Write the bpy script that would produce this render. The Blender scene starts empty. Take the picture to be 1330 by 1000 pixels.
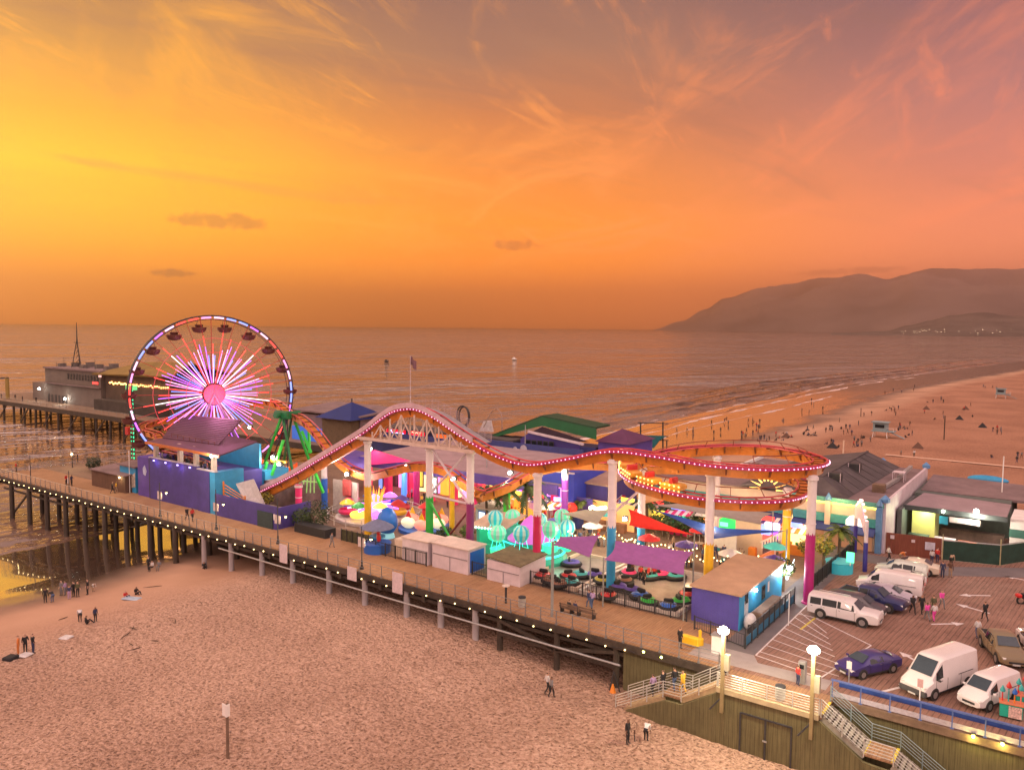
import bpy, math, random
from mathutils import Vector, Matrix, noise
R = math.radians
rnd = random.Random(7)
SC = bpy.context.scene
COL = SC.collection

# ---------------------------------------------------------------- camera frame (world: x landward along the pier, y across it, z up, deck at 0)
F, CX, CY = 1034.0, 665.0, 500.0
CAM = Vector((24.9, -55.9, 24.5))
YAW = math.atan2(.811, -.585); PIT = math.atan(75.5/F); ROLL = R(0.52)
FWD = Vector((math.cos(YAW)*math.cos(PIT), math.sin(YAW)*math.cos(PIT), -math.sin(PIT)))
RT0 = Vector((math.sin(YAW), -math.cos(YAW), 0)); UP0 = RT0.cross(FWD)
RT = RT0*math.cos(ROLL) + UP0*math.sin(ROLL); UP = UP0*math.cos(ROLL) - RT0*math.sin(ROLL)
def ray(u, v): return FWD + RT*((u-CX)/F) - UP*((v-CY)/F)
def G(u, v, z=0.0):                      # point of the horizontal plane z seen at photo pixel u, v
    d = ray(u, v); return CAM + d*((z-CAM.z)/d.z)
def AY(u, v, y):                         # point of the plane across the pier at y
    d = ray(u, v); return CAM + d*((y-CAM.y)/d.y)
def AX(u, v, x):
    d = ray(u, v); return CAM + d*((x-CAM.x)/d.x)

# ---------------------------------------------------------------- mesh builder
class MB:
    def __init__(s): s.v = []; s.f = []; s.m = []; s.sm = []; s.mi = 0
    def mat(s, i): s.mi = i; return s
    def add(s, vs, fs, smooth=False):
        b = len(s.v); s.v += [tuple(v) for v in vs]
        s.f += [tuple(i+b for i in f) for f in fs]
        s.m += [s.mi]*len(fs); s.sm += [smooth]*len(fs); return s
    def box(s, x0, x1, y0, y1, z0, z1):
        return s.add([(x0,y0,z0),(x1,y0,z0),(x1,y1,z0),(x0,y1,z0),(x0,y0,z1),(x1,y0,z1),(x1,y1,z1),(x0,y1,z1)],
                     [(0,3,2,1),(4,5,6,7),(0,1,5,4),(1,2,6,5),(2,3,7,6),(3,0,4,7)])
    def cbox(s, c, sz, rz=0.0, bev=0.0):
        a, b, h = sz[0]/2, sz[1]/2, sz[2]/2; cs, sn = math.cos(rz), math.sin(rz)
        def P(x, y, z): return (c[0]+x*cs-y*sn, c[1]+x*sn+y*cs, c[2]+z)
        if bev <= 0:
            return s.add([P(*q) for q in [(-a,-b,-h),(a,-b,-h),(a,b,-h),(-a,b,-h),(-a,-b,h),(a,-b,h),(a,b,h),(-a,b,h)]],
                         [(0,3,2,1),(4,5,6,7),(0,1,5,4),(1,2,6,5),(2,3,7,6),(3,0,4,7)])
        e = bev; rings = []
        for z, i in ((-h, e), (-h+e, 0), (h-e, 0), (h, e)):
            x, y = a-i, b-i; k = e*.6
            rings.append([P(*q, z) for q in [(-x+k,-y),(x-k,-y),(x,-y+k),(x,y-k),(x-k,y),(-x+k,y),(-x,y-k),(-x,-y+k)]])
        vs = [p for r in rings for p in r]; fs = []
        for j in range(3):
            for i in range(8): fs.append((j*8+i, j*8+(i+1)%8, j*8+8+(i+1)%8, j*8+8+i))
        fs.append(tuple(range(7, -1, -1))); fs.append(tuple(range(24, 32)))
        return s.add(vs, fs)
    def tube(s, pts, r, n=6, cap=True, smooth=True, closed=False):
        pts = [Vector(p) for p in pts]; k = len(pts)
        rs = r if isinstance(r, (list, tuple)) else [r]*k
        vs = []; u = None
        for i, p in enumerate(pts):
            if closed: t = pts[(i+1) % k]-pts[i-1]
            else: t = pts[min(i+1, k-1)]-pts[max(i-1, 0)]
            t.normalize()
            if u is None: u = t.orthogonal().normalized()
            else:
                u = u - t*u.dot(t)
                u = u.normalized() if u.length > 1e-6 else t.orthogonal().normalized()
            w = t.cross(u)
            for j in range(n):
                a = 2*math.pi*j/n; vs.append(p+(u*math.cos(a)+w*math.sin(a))*rs[i])
        fs = []
        for i in range(k if closed else k-1):
            i2 = (i+1) % k
            for j in range(n): fs.append((i*n+j, i*n+(j+1)%n, i2*n+(j+1)%n, i2*n+j))
        if cap and not closed: fs.append(tuple(range(n-1, -1, -1))); fs.append(tuple(range((k-1)*n, k*n)))
        return s.add(vs, fs, smooth and n > 4)
    def bar(s, p, q, w, h=None):
        p, q = Vector(p), Vector(q); h = h or w; t = (q-p).normalized()
        up = Vector((0,0,1)) if abs(t.z) < .98 else Vector((1,0,0))
        a = t.cross(up).normalized(); b = a.cross(t).normalized()
        c = [a*(-w/2)+b*(-h/2), a*(w/2)+b*(-h/2), a*(w/2)+b*(h/2), a*(-w/2)+b*(h/2)]
        return s.add([p+x for x in c]+[q+x for x in c], [(3,2,1,0),(4,5,6,7),(0,1,5,4),(1,2,6,5),(2,3,7,6),(3,0,4,7)])
    def lathe(s, prof, c=(0,0,0), n=12, smooth=True, sx=1, sy=1):
        vs = []; fs = []
        for r, z in prof:
            for j in range(n):
                a = 2*math.pi*j/n; vs.append((c[0]+r*math.cos(a)*sx, c[1]+r*math.sin(a)*sy, c[2]+z))
        for i in range(len(prof)-1):
            for j in range(n): fs.append((i*n+j, i*n+(j+1)%n, (i+1)*n+(j+1)%n, (i+1)*n+j))
        fs.append(tuple(range(n-1, -1, -1))); fs.append(tuple(range((len(prof)-1)*n, len(prof)*n)))
        return s.add(vs, fs, smooth)
    def sph(s, c, r, n=10, m=6, sc=(1,1,1), z0=-1.0, z1=1.0):
        pr = []
        for i in range(m+1):
            t = z0+(z1-z0)*i/m; a = math.asin(max(-1, min(1, t)))
            a = math.asin(z0)+(math.asin(z1)-math.asin(z0))*i/m
            pr.append((max(.001, r*math.cos(a)), r*math.sin(a)*sc[2]))
        return s.lathe(pr, c, n, True, sc[0], sc[1])
    def prism(s, poly, z0, z1):
        k = len(poly)
        a = sum(poly[i][0]*poly[(i+1) % k][1]-poly[(i+1) % k][0]*poly[i][1] for i in range(k))
        if a < 0: poly = poly[::-1]
        return s.add([(x,y,z0) for x, y in poly]+[(x,y,z1) for x, y in poly],
                     [tuple(range(k-1,-1,-1)), tuple(range(k,2*k))]+[(i,(i+1)%k,k+(i+1)%k,k+i) for i in range(k)])
    def panel(s, pts, th):               # a slab: polygon pts with thickness th against its normal
        pts = [Vector(p) for p in pts]; k = len(pts)
        n = Vector((0,0,0))
        for i in range(k): n += (pts[i]-pts[0]).cross(pts[(i+1)%k]-pts[0])
        n.normalize(); bk = [p-n*th for p in pts]
        return s.add(pts+bk, [tuple(range(k)), tuple(range(2*k-1,k-1,-1))]+[((i+1)%k,i,k+i,k+(i+1)%k) for i in range(k)])
    def build(s, name, mats, parent=None, o=(0,0,0)):
        me = bpy.data.meshes.new(name)
        me.from_pydata([(v[0]-o[0], v[1]-o[1], v[2]-o[2]) for v in s.v], [], s.f)
        for m in (mats if isinstance(mats, (list, tuple)) else [mats]): me.materials.append(m)
        me.polygons.foreach_set('material_index', s.m); me.polygons.foreach_set('use_smooth', s.sm)
        me.update()
        if any(s.sm): me.set_sharp_from_angle(angle=R(38))
        ob = bpy.data.objects.new(name, me); COL.objects.link(ob)
        if parent: ob.parent = parent
        return ob

def tag(o, label=None, cat=None, group=None, kind=None):
    if label: o['label'] = label
    if cat: o['category'] = cat
    if group: o['group'] = group
    if kind: o['kind'] = kind
    return o
class Th:                                # a thing with parts: an Empty at its base; parts are given in world space unless o is the origin
    def __init__(s, name, label, cat, o=(0,0,0), group=None):
        s.o = tuple(o); s.e = bpy.data.objects.new(name, None); COL.objects.link(s.e)
        s.e.location = s.o; s.e.empty_display_size = .2; tag(s.e, label, cat, group)
    def part(s, name, mb, mats, under=None, label=None):
        ob = mb.build(name, mats, under or s.e, s.o)
        if label: ob['label'] = label
        return ob
    def rep(s, name, src, loc, under=None, rz=0):    # one more copy of a part mesh
        ob = bpy.data.objects.new(name, src.data); COL.objects.link(ob); ob.parent = under or s.e
        ob.location = (loc[0]-s.o[0], loc[1]-s.o[1], loc[2]-s.o[2]); ob.rotation_euler.z = rz; return ob
def solo(name, label, cat, mb, mats, o=(0,0,0), group=None):
    ob = mb.build(name, mats, None, o); ob.location = o; return tag(ob, label, cat, group)
def struct(name, mb, mats, kind='structure'): return tag(mb.build(name, mats), kind=kind)
def dup(root, loc, rz=0, label=None, group=None, sc=1.0):
    def rec(o, par):
        c = o.copy(); COL.objects.link(c)
        if par: c.parent = par
        for ch in o.children:
            rec(ch, c)
        return c
    c = rec(root, None); c.location = loc; c.rotation_euler = (0, 0, rz); c.scale = (sc, sc, sc)
    return tag(c, label, None, group)
ORD = ['first','second','third','fourth','fifth','sixth','seventh','eighth','ninth','tenth','eleventh','twelfth','thirteenth','fourteenth',
       'fifteenth','sixteenth','seventeenth','eighteenth','nineteenth','twentieth','twenty-first','twenty-second','twenty-third','twenty-fourth']

# ---------------------------------------------------------------- materials
class NT:
    def __init__(s, nt): s.t = nt
    def n(s, typ, ins=None, **kw):
        nd = s.t.nodes.new(typ)
        for k, v in kw.items(): setattr(nd, k, v)
        for k, v in (ins or {}).items():
            sk = nd.inputs[k]
            if isinstance(v, bpy.types.NodeSocket): s.t.links.new(v, sk)
            else: sk.default_value = v
        return nd
    def math(s, op, a, b=0.0, c=0.0, clamp=False):
        nd = s.n('ShaderNodeMath', operation=op, use_clamp=clamp)
        for i, v in enumerate((a, b, c)):
            if isinstance(v, bpy.types.NodeSocket): s.t.links.new(v, nd.inputs[i])
            else: nd.inputs[i].default_value = v
        return nd.outputs[0]
    def vmath(s, op, a, b=(0,0,0)):
        nd = s.n('ShaderNodeVectorMath', operation=op)
        for i, v in enumerate((a, b)):
            if isinstance(v, bpy.types.NodeSocket): s.t.links.new(v, nd.inputs[i])
            else: nd.inputs[i].default_value = v
        return nd
    def mix(s, f, a, b, bt='MIX'):
        nd = s.n('ShaderNodeMix', data_type='RGBA', blend_type=bt)
        for k, v in ((0, f), (6, a), (7, b)):
            if isinstance(v, bpy.types.NodeSocket): s.t.links.new(v, nd.inputs[k])
            else: nd.inputs[k].default_value = v if k == 0 else (*v[:3], 1)
        return nd.outputs[2]
    def ramp(s, f, stops, interp='LINEAR'):
        nd = s.n('ShaderNodeValToRGB', {'Fac': f}); cr = nd.color_ramp; cr.interpolation = interp
        while len(cr.elements) < len(stops): cr.elements.new(.5)
        for e, (p, c) in zip(cr.elements, stops):
            e.position = p; e.color = (*c[:3], 1) if isinstance(c, (tuple, list)) else (c, c, c, 1)
        return nd.outputs[0]
    def step(s, x, a, b):                # smooth 0..1 between a and b
        nd = s.n('ShaderNodeMapRange', {'Value': x, 'From Min': a, 'From Max': b}, interpolation_type='SMOOTHSTEP')
        return nd.outputs[0]
def srgb(r, g, b):
    f = lambda c: c/12.92 if c <= .04045 else ((c+.055)/1.055)**2.4
    return (f(r/255), f(g/255), f(b/255))
_M = {}
def new_mat(name):
    m = bpy.data.materials.new(name); m.use_nodes = True; nt = NT(m.node_tree)
    return m, nt, m.node_tree.nodes['Principled BSDF']
def M(name, col=(.5,.5,.5), rough=.6, var=.22, scale=2.0, bump=0.0, metal=0.0, emit=None, es=1.0, bscale=None, coat=0.0):
    if name in _M: return _M[name]
    m, nt, b = new_mat(name); b.inputs['Roughness'].default_value = rough; b.inputs['Metallic'].default_value = metal
    tc = nt.n('ShaderNodeTexCoord').outputs['Object']
    nz = nt.n('ShaderNodeTexNoise', {'Vector': tc, 'Scale': scale, 'Detail': 5.0, 'Roughness': .65}).outputs[0]
    lo = tuple(c*(1-var) for c in col); hi = tuple(min(1, c*(1+var)) for c in col)
    c = nt.ramp(nz, [(.3, lo), (.7, hi)])
    m.node_tree.links.new(c, b.inputs['Base Color'])
    if coat: b.inputs['Coat Weight'].default_value = coat; b.inputs['Coat Roughness'].default_value = .05
    if bump:
        n2 = nt.n('ShaderNodeTexNoise', {'Vector': tc, 'Scale': bscale or scale*6, 'Detail': 4.0}).outputs[0]
        bp = nt.n('ShaderNodeBump', {'Height': n2, 'Strength': bump, 'Distance': .05}).outputs[0]
        m.node_tree.links.new(bp, b.inputs['Normal'])
    if emit:
        b.inputs['Emission Color'].default_value = (*emit, 1); b.inputs['Emission Strength'].default_value = es
    _M[name] = m; return m
def E(name, col, s): return M(name, tuple(min(.8, c) for c in col), .4, .05, emit=col, es=s)
def planks(name, cols, w, along='y', rot=0.0, gap=.03, rough=.75, length=3.6, bump=.6):
    if name in _M: return _M[name]
    m, nt, b = new_mat(name); b.inputs['Roughness'].default_value = rough
    pos = nt.n('ShaderNodeNewGeometry').outputs['Position']
    mp = nt.n('ShaderNodeMapping', {'Vector': pos, 'Rotation': (0, 0, (math.pi/2 if along == 'y' else 0)+rot) if along != 'z' else (0, math.pi/2, 0)})
    if along == 'z':                     # vertical boards: (z, x+y)
        sp = nt.n('ShaderNodeSeparateXYZ', {'Vector': pos})
        v = nt.n('ShaderNodeCombineXYZ', {'X': sp.outputs[2], 'Y': nt.math('ADD', sp.outputs[0], sp.outputs[1])}).outputs[0]
    else: v = mp.outputs[0]
    br = nt.n('ShaderNodeTexBrick', {'Vector': v, 'Color1': (*cols[0],1), 'Color2': (*cols[1],1), 'Mortar': (*[c*.25 for c in cols[0]],1), 'Scale': 1.0,
              'Mortar Size': gap*.5, 'Mortar Smooth': .2, 'Brick Width': length, 'Row Height': w, 'Bias': 0.0})
    nz = nt.n('ShaderNodeTexNoise', {'Vector': v, 'Scale': .35, 'Detail': 6.0, 'Roughness': .7}).outputs[0]
    st = nt.n('ShaderNodeMapping', {'Vector': v, 'Scale': (.6, 14, 1)}).outputs[0]
    gr = nt.n('ShaderNodeTexNoise', {'Vector': st, 'Scale': 1.0, 'Detail': 4.0}).outputs[0]
    c = nt.mix(nt.ramp(nz, [(.3, .0), (.7, .85)]), br.outputs[0], cols[2])
    c = nt.mix(.5, c, nt.ramp(gr, [(.3, .45), (.7, 1.3)]), 'MULTIPLY')
    m.node_tree.links.new(c, b.inputs['Base Color'])
    bp = nt.n('ShaderNodeBump', {'Height': br.outputs['Fac'], 'Strength': bump, 'Distance': -.02}).outputs[0]
    m.node_tree.links.new(bp, b.inputs['Normal'])
    _M[name] = m; return m
white = M('white paint', (.78,.76,.74), .45, .10, 1.2)
lav = M('lavender white paint', (.62,.53,.58), .5, .14, .8, .05)
grey_metal = M('galvanised metal', (.42,.43,.44), .4, .15, 3, metal=.6)
dark_metal = M('dark iron', (.035,.035,.04), .5, .2)
black = M('black rubber', (.018,.018,.02), .7, .2)
glass = M('dark glass', (.015,.02,.025), .06, .1)
wood_dark = M('dark timber', (.05,.036,.027), .85, .35, 1.5, .4)
wood_mid = M('weathered timber', (.17,.11,.075), .8, .3, 1.2, .4)
conc = M('grey concrete', (.30,.27,.27), .85, .2, .7, .25)
orange = M('orange paint', (.75,.24,.03), .4, .12, 2)
redp = M('red paint', (.55,.03,.03), .4, .12, 2)
yellow = M('yellow paint', (.80,.48,.02), .4, .1, 2)
purple = M('purple wall paint', (.06,.044,.235), .65, .22, .5, .08)
purple2 = M('violet paint', (.10,.062,.33), .6, .2, .6, .05)
navy = M('navy blue paint', (.035,.05,.20), .6, .2, .6, .05)
cyan = M('sky blue paint', (.03,.30,.58), .5, .14, .8, .04)
bluep = M('bright blue paint', (.02,.13,.55), .45, .12, 1)
greenp = M('green paint', (.03,.42,.05), .45, .12, 1)
dkgreen = M('dark green paint', (.012,.13,.06), .6, .2, .5)
magenta = M('magenta paint', (.42,.015,.17), .45, .12, 1)
pinkp = M('pink paint', (.78,.03,.18), .5, .15, 1)
teal = M('teal paint', (.04,.36,.36), .5, .14, 1)
cream = M('cream plaster', (.68,.54,.42), .7, .12, .7, .05)
skin = M('skin', (.42,.23,.15), .6, .1)
bulb_warm = E('warm bulb', (1.0,.72,.34), 14)
bulb_white = E('white floodlight', (1.0,.93,.8), 45)
# ---------------------------------------------------------------- world: dusk sky with streaked cloud
w = bpy.data.worlds.new('World'); SC.world = w; w.use_nodes = True
nt = NT(w.node_tree); bg = w.node_tree.nodes['Background']
d = nt.vmath('NORMALIZE', nt.n('ShaderNodeTexCoord').outputs['Generated']).outputs[0]
fh = Vector((FWD.x, FWD.y, 0)).normalized()
sep = nt.n('ShaderNodeSeparateXYZ', {'Vector': d}); z = sep.outputs[2]
a_r = nt.vmath('DOT_PRODUCT', d, tuple(RT0)).outputs['Value']; a_f = nt.vmath('DOT_PRODUCT', d, tuple(fh)).outputs['Value']
az = nt.math('ARCTAN2', a_r, a_f)
# soft large-scale wobble so that the bands of colour do not run dead level
wob = nt.n('ShaderNodeTexNoise', {'Vector': d, 'Scale': 2.2, 'Detail': 3.0}).outputs[0]
el = nt.math('ADD', z, nt.math('MULTIPLY', nt.math('SUBTRACT', wob, .5), nt.math('MULTIPLY', nt.math('MAXIMUM', z, 0.0), .35)))
t = nt.math('DIVIDE', el, .45, clamp=True)
S = srgb
left = nt.ramp(t, [(0.0,S(236,124,44)),(.10,S(244,138,26)),(.19,S(254,162,12)),(.30,S(255,182,14)),(.40,S(255,192,16)),(.50,S(238,164,24)),(.64,S(186,132,54)),(.82,S(146,102,66)),(.95,S(128,90,70))])
midc = nt.ramp(t, [(0.0,S(232,126,64)),(.09,S(242,128,44)),(.17,S(252,138,26)),(.28,S(244,138,22)),(.40,S(222,128,42)),(.55,S(184,110,60)),(.70,S(148,104,80)),(.88,S(126,92,82)),(1.0,S(118,88,84))])
rightc = nt.ramp(t, [(0.0,S(218,126,104)),(.10,S(224,126,92)),(.18,S(230,132,92)),(.28,S(214,124,92)),(.40,S(188,114,98)),(.55,S(156,104,102)),(.72,S(136,90,92)),(.88,S(114,82,92)),(1.0,S(104,78,92))])
c = nt.mix(nt.step(az, -.60, .02), left, midc); c = nt.mix(nt.step(az, .02, .62), c, rightc)
# streaked cirrus, laid out on a high flat layer
inv = nt.math('DIVIDE', 1.0, nt.math('ADD', nt.math('MAXIMUM', z, 0.0), .10))
lay = nt.n('ShaderNodeCombineXYZ', {'X': nt.math('MULTIPLY', a_r, inv), 'Y': nt.math('MULTIPLY', a_f, inv)}).outputs[0]
def streak(th, sc, loc, scale, det, ro, dis):
    r_ = nt.n('ShaderNodeMapping', {'Vector': lay, 'Rotation': (0,0,R(th)), 'Location': loc}).outputs[0]
    s_ = nt.n('ShaderNodeMapping', {'Vector': r_, 'Scale': (*sc,1)}).outputs[0]
    return nt.n('ShaderNodeTexNoise', {'Vector': s_, 'Scale': scale, 'Detail': det, 'Roughness': ro, 'Distortion': dis}).outputs[0]
n1 = streak(-14, (1.45,.40), (.3,0,0), 1.2, 11.0, .66, .9)
n2 = streak(58, (1.3,.36), (3.1,1.7,0), .95, 9.0, .62, 1.2)
cl = nt.math('MAXIMUM', nt.step(n1, .47, .68), nt.math('MULTIPLY', nt.step(n2, .50, .70), .95))
n4 = streak(24, (3.0,.55), (7.3,2.2,0), 1.9, 10.0, .7, .8)
cl = nt.math('MAXIMUM', cl, nt.math('MULTIPLY', nt.step(n4, .50, .72), nt.step(n1, .36, .52)))
cl = nt.math('MULTIPLY', cl, nt.math('MULTIPLY', nt.step(z, .03, .12), nt.math('SUBTRACT', .70, nt.math('MULTIPLY', nt.step(az, .1, .6), .30))))
ccol = nt.mix(nt.step(az, -.5, .5), S(250,168,30), S(244,132,84))
c = nt.mix(cl, c, ccol)
dk = nt.math('MULTIPLY', nt.step(n2, .47, .30), nt.math('MULTIPLY', nt.step(z, .06, .2), .5))
c = nt.mix(dk, c, S(132,92,76))
c = nt.mix(1.0, c, nt.ramp(t, [(0.0,(1.0,1.0,1.0)),(.12,(1.0,1.0,1.0)),(.35,(.74,.74,.74)),(.7,(.64,.64,.64)),(1.0,(.54,.54,.55))]), 'MULTIPLY')
c = nt.mix(1.0, c, (1.58,1.58,1.56), 'MULTIPLY')
# small dark cloudlets low over the sea
for u0, v0, du, dv, k in ((223,355,30,6,.75),(285,287,62,11,.5),(672,318,36,8,.45),(1110,352,70,5,.3)):
    cd = ray(u0, v0).normalized(); eh = RT; ev = UP
    dx = nt.math('MULTIPLY', nt.math('SUBTRACT', nt.vmath('DOT_PRODUCT', d, tuple(eh)).outputs['Value'], cd.dot(eh)), F/du)
    dy = nt.math('MULTIPLY', nt.math('SUBTRACT', nt.vmath('DOT_PRODUCT', d, tuple(ev)).outputs['Value'], cd.dot(ev)), F/dv)
    rr = nt.math('ADD', nt.math('MULTIPLY', dx, dx), nt.math('MULTIPLY', dy, dy))
    nn = nt.n('ShaderNodeTexNoise', {'Vector': d, 'Scale': 90.0, 'Detail': 4.0}).outputs[0]
    rr = nt.math('ADD', rr, nt.math('MULTIPLY', nt.math('SUBTRACT', nn, .5), 2.6))
    c = nt.mix(nt.math('MULTIPLY', nt.step(rr, 1.0, .1), k), c, S(128,82,58))
# the part of the sky out of view: mauve dusk overhead, made brighter behind as added fill light
beh = nt.step(nt.math('ABSOLUTE', az), .8, 2.0)
c = nt.mix(beh, c, nt.ramp(t, [(0,(.62,.40,.34)),(.5,(.95,.62,.52)),(1,(1.2,.82,.72))]))
zen = nt.step(z, .36, .60)
c = nt.mix(zen, c, nt.mix(nt.step(a_f, .30, -.40), (.34,.22,.20), (1.6,1.08,.98)))
sky = nt.n('ShaderNodeTexSky', sky_type='NISHITA', sun_disc=False, sun_elevation=R(20), sun_rotation=R(0))
sa = YAW + R(62)                          # heading of the sun: low, out over the sea to the left
sky.sun_rotation = math.pi/2 - sa
nis = nt.mix(1.0, sky.outputs[0], (.003,.003,.004), 'MULTIPLY')
c = nt.mix(1.0, c, nis, 'ADD')
w.node_tree.links.new(c, bg.inputs[0]); bg.inputs[1].default_value = 1.1
sd = bpy.data.lights.new('sun', 'SUN'); sd.energy = 1.1; sd.angle = R(12); sd.color = (1.0,.62,.36)
so = bpy.data.objects.new('sun', sd); COL.objects.link(so)
so.rotation_euler = (-Vector((math.cos(sa)*math.cos(R(20)), math.sin(sa)*math.cos(R(20)), math.sin(R(20))))).to_track_quat('-Z', 'Y').to_euler()

cd = bpy.data.cameras.new('camera'); co = bpy.data.objects.new('camera', cd); COL.objects.link(co); SC.camera = co
cd.sensor_fit = 'HORIZONTAL'; cd.sensor_width = 36; cd.lens = 36*F/1330; cd.clip_start = .5; cd.clip_end = 200000
co.matrix_world = Matrix.Translation(CAM) @ Matrix((RT, UP, -FWD)).transposed().to_4x4()
vs = SC.view_settings; vs.view_transform = 'Standard'; vs.look = 'None'; vs.exposure = .40; vs.gamma = 1
cy = SC.cycles; cy.use_denoising = True; cy.max_bounces = 5; cy.diffuse_bounces = 2; cy.glossy_bounces = 3; cy.volume_bounces = 0
cy.transparent_max_bounces = 6; cy.caustics_reflective = False; cy.caustics_refractive = False; cy.sample_clamp_indirect = 3
SC.render.engine = 'CYCLES'

# ---------------------------------------------------------------- terrain
PROF = [(-900,-20),(-400,-13),(-150,-8.6),(-112,-7.2),(-97,-6.62),(-84,-6.36),(-74,-5.95),(-66,-5.3),(-60,-4.75),(-54,-4.05),(-47,-3.3),(-26,-3.2),(-19,-3.35),(-13,-3.85),(20,-4.0),(60,-3.9),(300,-3.4),(4000,-2.0)]
PROF2 = [(-900,-20),(-400,-13),(-150,-8.6),(-112,-7.1),(-97,-6.62),(-84,-6.42),(-60,-5.98),(-48,-5.62),(-38,-4.75),(-25,-4.0),(20,-4.0),(60,-3.9),(300,-3.4),(4000,-2.0)]
def ground(x, y):
    if y > 20:
        f = min(1, (y-20)/50.0); f = f*f*(3-2*f); return ground1(x, y, PROF)*(1-f)+ground1(x, y, PROF2)*f
    return ground1(x, y, PROF)
def ground1(x, y, pf):
    x = x - max(0, (y-400)*.115) + 2.4*noise.noise((y/38, 3.3, 0)) if y > 30 else x + .8*noise.noise((y/16, 1.3, 0))
    for (a, za), (b, zb) in zip(pf, pf[1:]):
        if x <= b: return za+(zb-za)*(x-a)/(b-a)
    return -2.0
def relief(x, y):
    dry = max(0.0, min(1.0, (x+58-max(0, (y-400)*.115))/12))
    h = .09*noise.noise((x/2.6, y/2.6, 0)) + dry*.08*noise.noise((x/.48, y/.48, 4.0)) + .10*noise.noise((x/9, y/9, 2))
    if y < 0 and -60 < x < -44:
        for o in (0, 1.7): h -= .13*math.exp(-((x+51.5+o+1.6*math.sin(y/9)-.10*(y+20))/.22)**2)
    return h*(.25+.75*dry)
def grid(xs, ys, f):
    mb = MB(); nx = len(xs)
    mb.add([(x, y, f(x, y)) for y in ys for x in xs], [(j*nx+i, j*nx+i+1, (j+1)*nx+i+1, (j+1)*nx+i) for j in range(len(ys)-1) for i in range(nx-1)], True)
    return mb
def lin(a, b, n): return [a+(b-a)*i/n for i in range(n+1)]
m, nt, b = new_mat('sand')
pos = nt.n('ShaderNodeNewGeometry').outputs['Position']; sp = nt.n('ShaderNodeSeparateXYZ', {'Vector': pos})
n1 = nt.n('ShaderNodeTexNoise', {'Vector': pos, 'Scale': 4.0, 'Detail': 3.0, 'Roughness': .6}).outputs[0]
n3 = nt.n('ShaderNodeTexNoise', {'Vector': pos, 'Scale': 6.0, 'Detail': 3.0}).outputs[0]
n2 = nt.n('ShaderNodeTexNoise', {'Vector': pos, 'Scale': .06, 'Detail': 4.0}).outputs[0]
vo = nt.n('ShaderNodeTexVoronoi', {'Vector': nt.vmath('ADD', pos, nt.n('ShaderNodeTexNoise', {'Vector': pos, 'Scale': 1.5}).outputs['Color']).outputs[0], 'Scale': 3.2}).outputs['Distance']
shore = nt.math('SUBTRACT', sp.outputs[0], nt.math('MULTIPLY', nt.math('MAXIMUM', nt.math('SUBTRACT', sp.outputs[1], 400.0), 0.0), .115))
shore = nt.math('ADD', shore, nt.math('MULTIPLY', nt.math('SUBTRACT', n2, .5), 16.0))
shore = nt.math('SUBTRACT', shore, nt.math('MULTIPLY', nt.step(sp.outputs[1], 15.0, 60.0), 19.0))
coarse = nt.step(shore, -57.0, -45.0)
wet = nt.step(shore, -58.0, -71.0); film = nt.step(shore, -65.0, -73.0)
dry = nt.mix(nt.ramp(n1, [(.35, 0.0), (.62, 1.0)]), (.36,.22,.15), (.64,.43,.325))
dry = nt.mix(nt.math('MULTIPLY', nt.math('MULTIPLY', nt.step(vo, .42, .14), .8), coarse), dry, (.15,.08,.05))  # shade of the dimples put into the sand colour
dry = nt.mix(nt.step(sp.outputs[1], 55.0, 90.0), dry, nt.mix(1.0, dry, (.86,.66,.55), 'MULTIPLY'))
dry = nt.mix(nt.step(n2, .35, .68), dry, nt.mix(1.0, dry, (.76,.72,.70), 'MULTIPLY'))
m.node_tree.links.new(nt.mix(wet, nt.mix(coarse, nt.mix(nt.ramp(n2, [(.35,0.0),(.65,1.0)]), (.36,.20,.125), (.50,.30,.20)), dry), (.14,.09,.065)), b.inputs['Base Color'])
m.node_tree.links.new(nt.math('SUBTRACT', .9, nt.math('MULTIPLY', nt.step(shore, -64.0, -74.0), .80)), b.inputs['Roughness'])
m.node_tree.links.new(film, b.inputs['Coat Weight']); b.inputs['Coat IOR'].default_value = 8.0; b.inputs['Coat Roughness'].default_value = .04
hgt = nt.math('ADD', nt.math('MULTIPLY', n1, 1.0), nt.math('ADD', nt.math('MULTIPLY', n3, .35), nt.math('MULTIPLY', vo, .9)))
m.node_tree.links.new(nt.n('ShaderNodeBump', {'Height': hgt, 'Strength': nt.math('ADD', nt.math('MULTIPLY', coarse, .85), .06), 'Distance': .22}).outputs[0], b.inputs['Normal'])
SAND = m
ys = lin(-120, -46, 30)[:-1] + lin(-46, 2, 260)[:-1] + lin(2, 60, 30)[:-1] + lin(60, 300, 90)[:-1] + lin(300, 900, 60)[:-1] + lin(900, 6000, 30)
xs = [-900,-600,-400,-300,-230,-180] + lin(-150, -75, 45)[:-1] + lin(-75, 16, 480)[:-1] + lin(16, 120, 50)[:-1] + [120,140,170,210,260,330,420,560,760,1100,1600,2600,4000]
struct('sand_beach', grid(xs, ys, lambda x, y: ground(x, y)+relief(x, y)), SAND)

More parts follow.
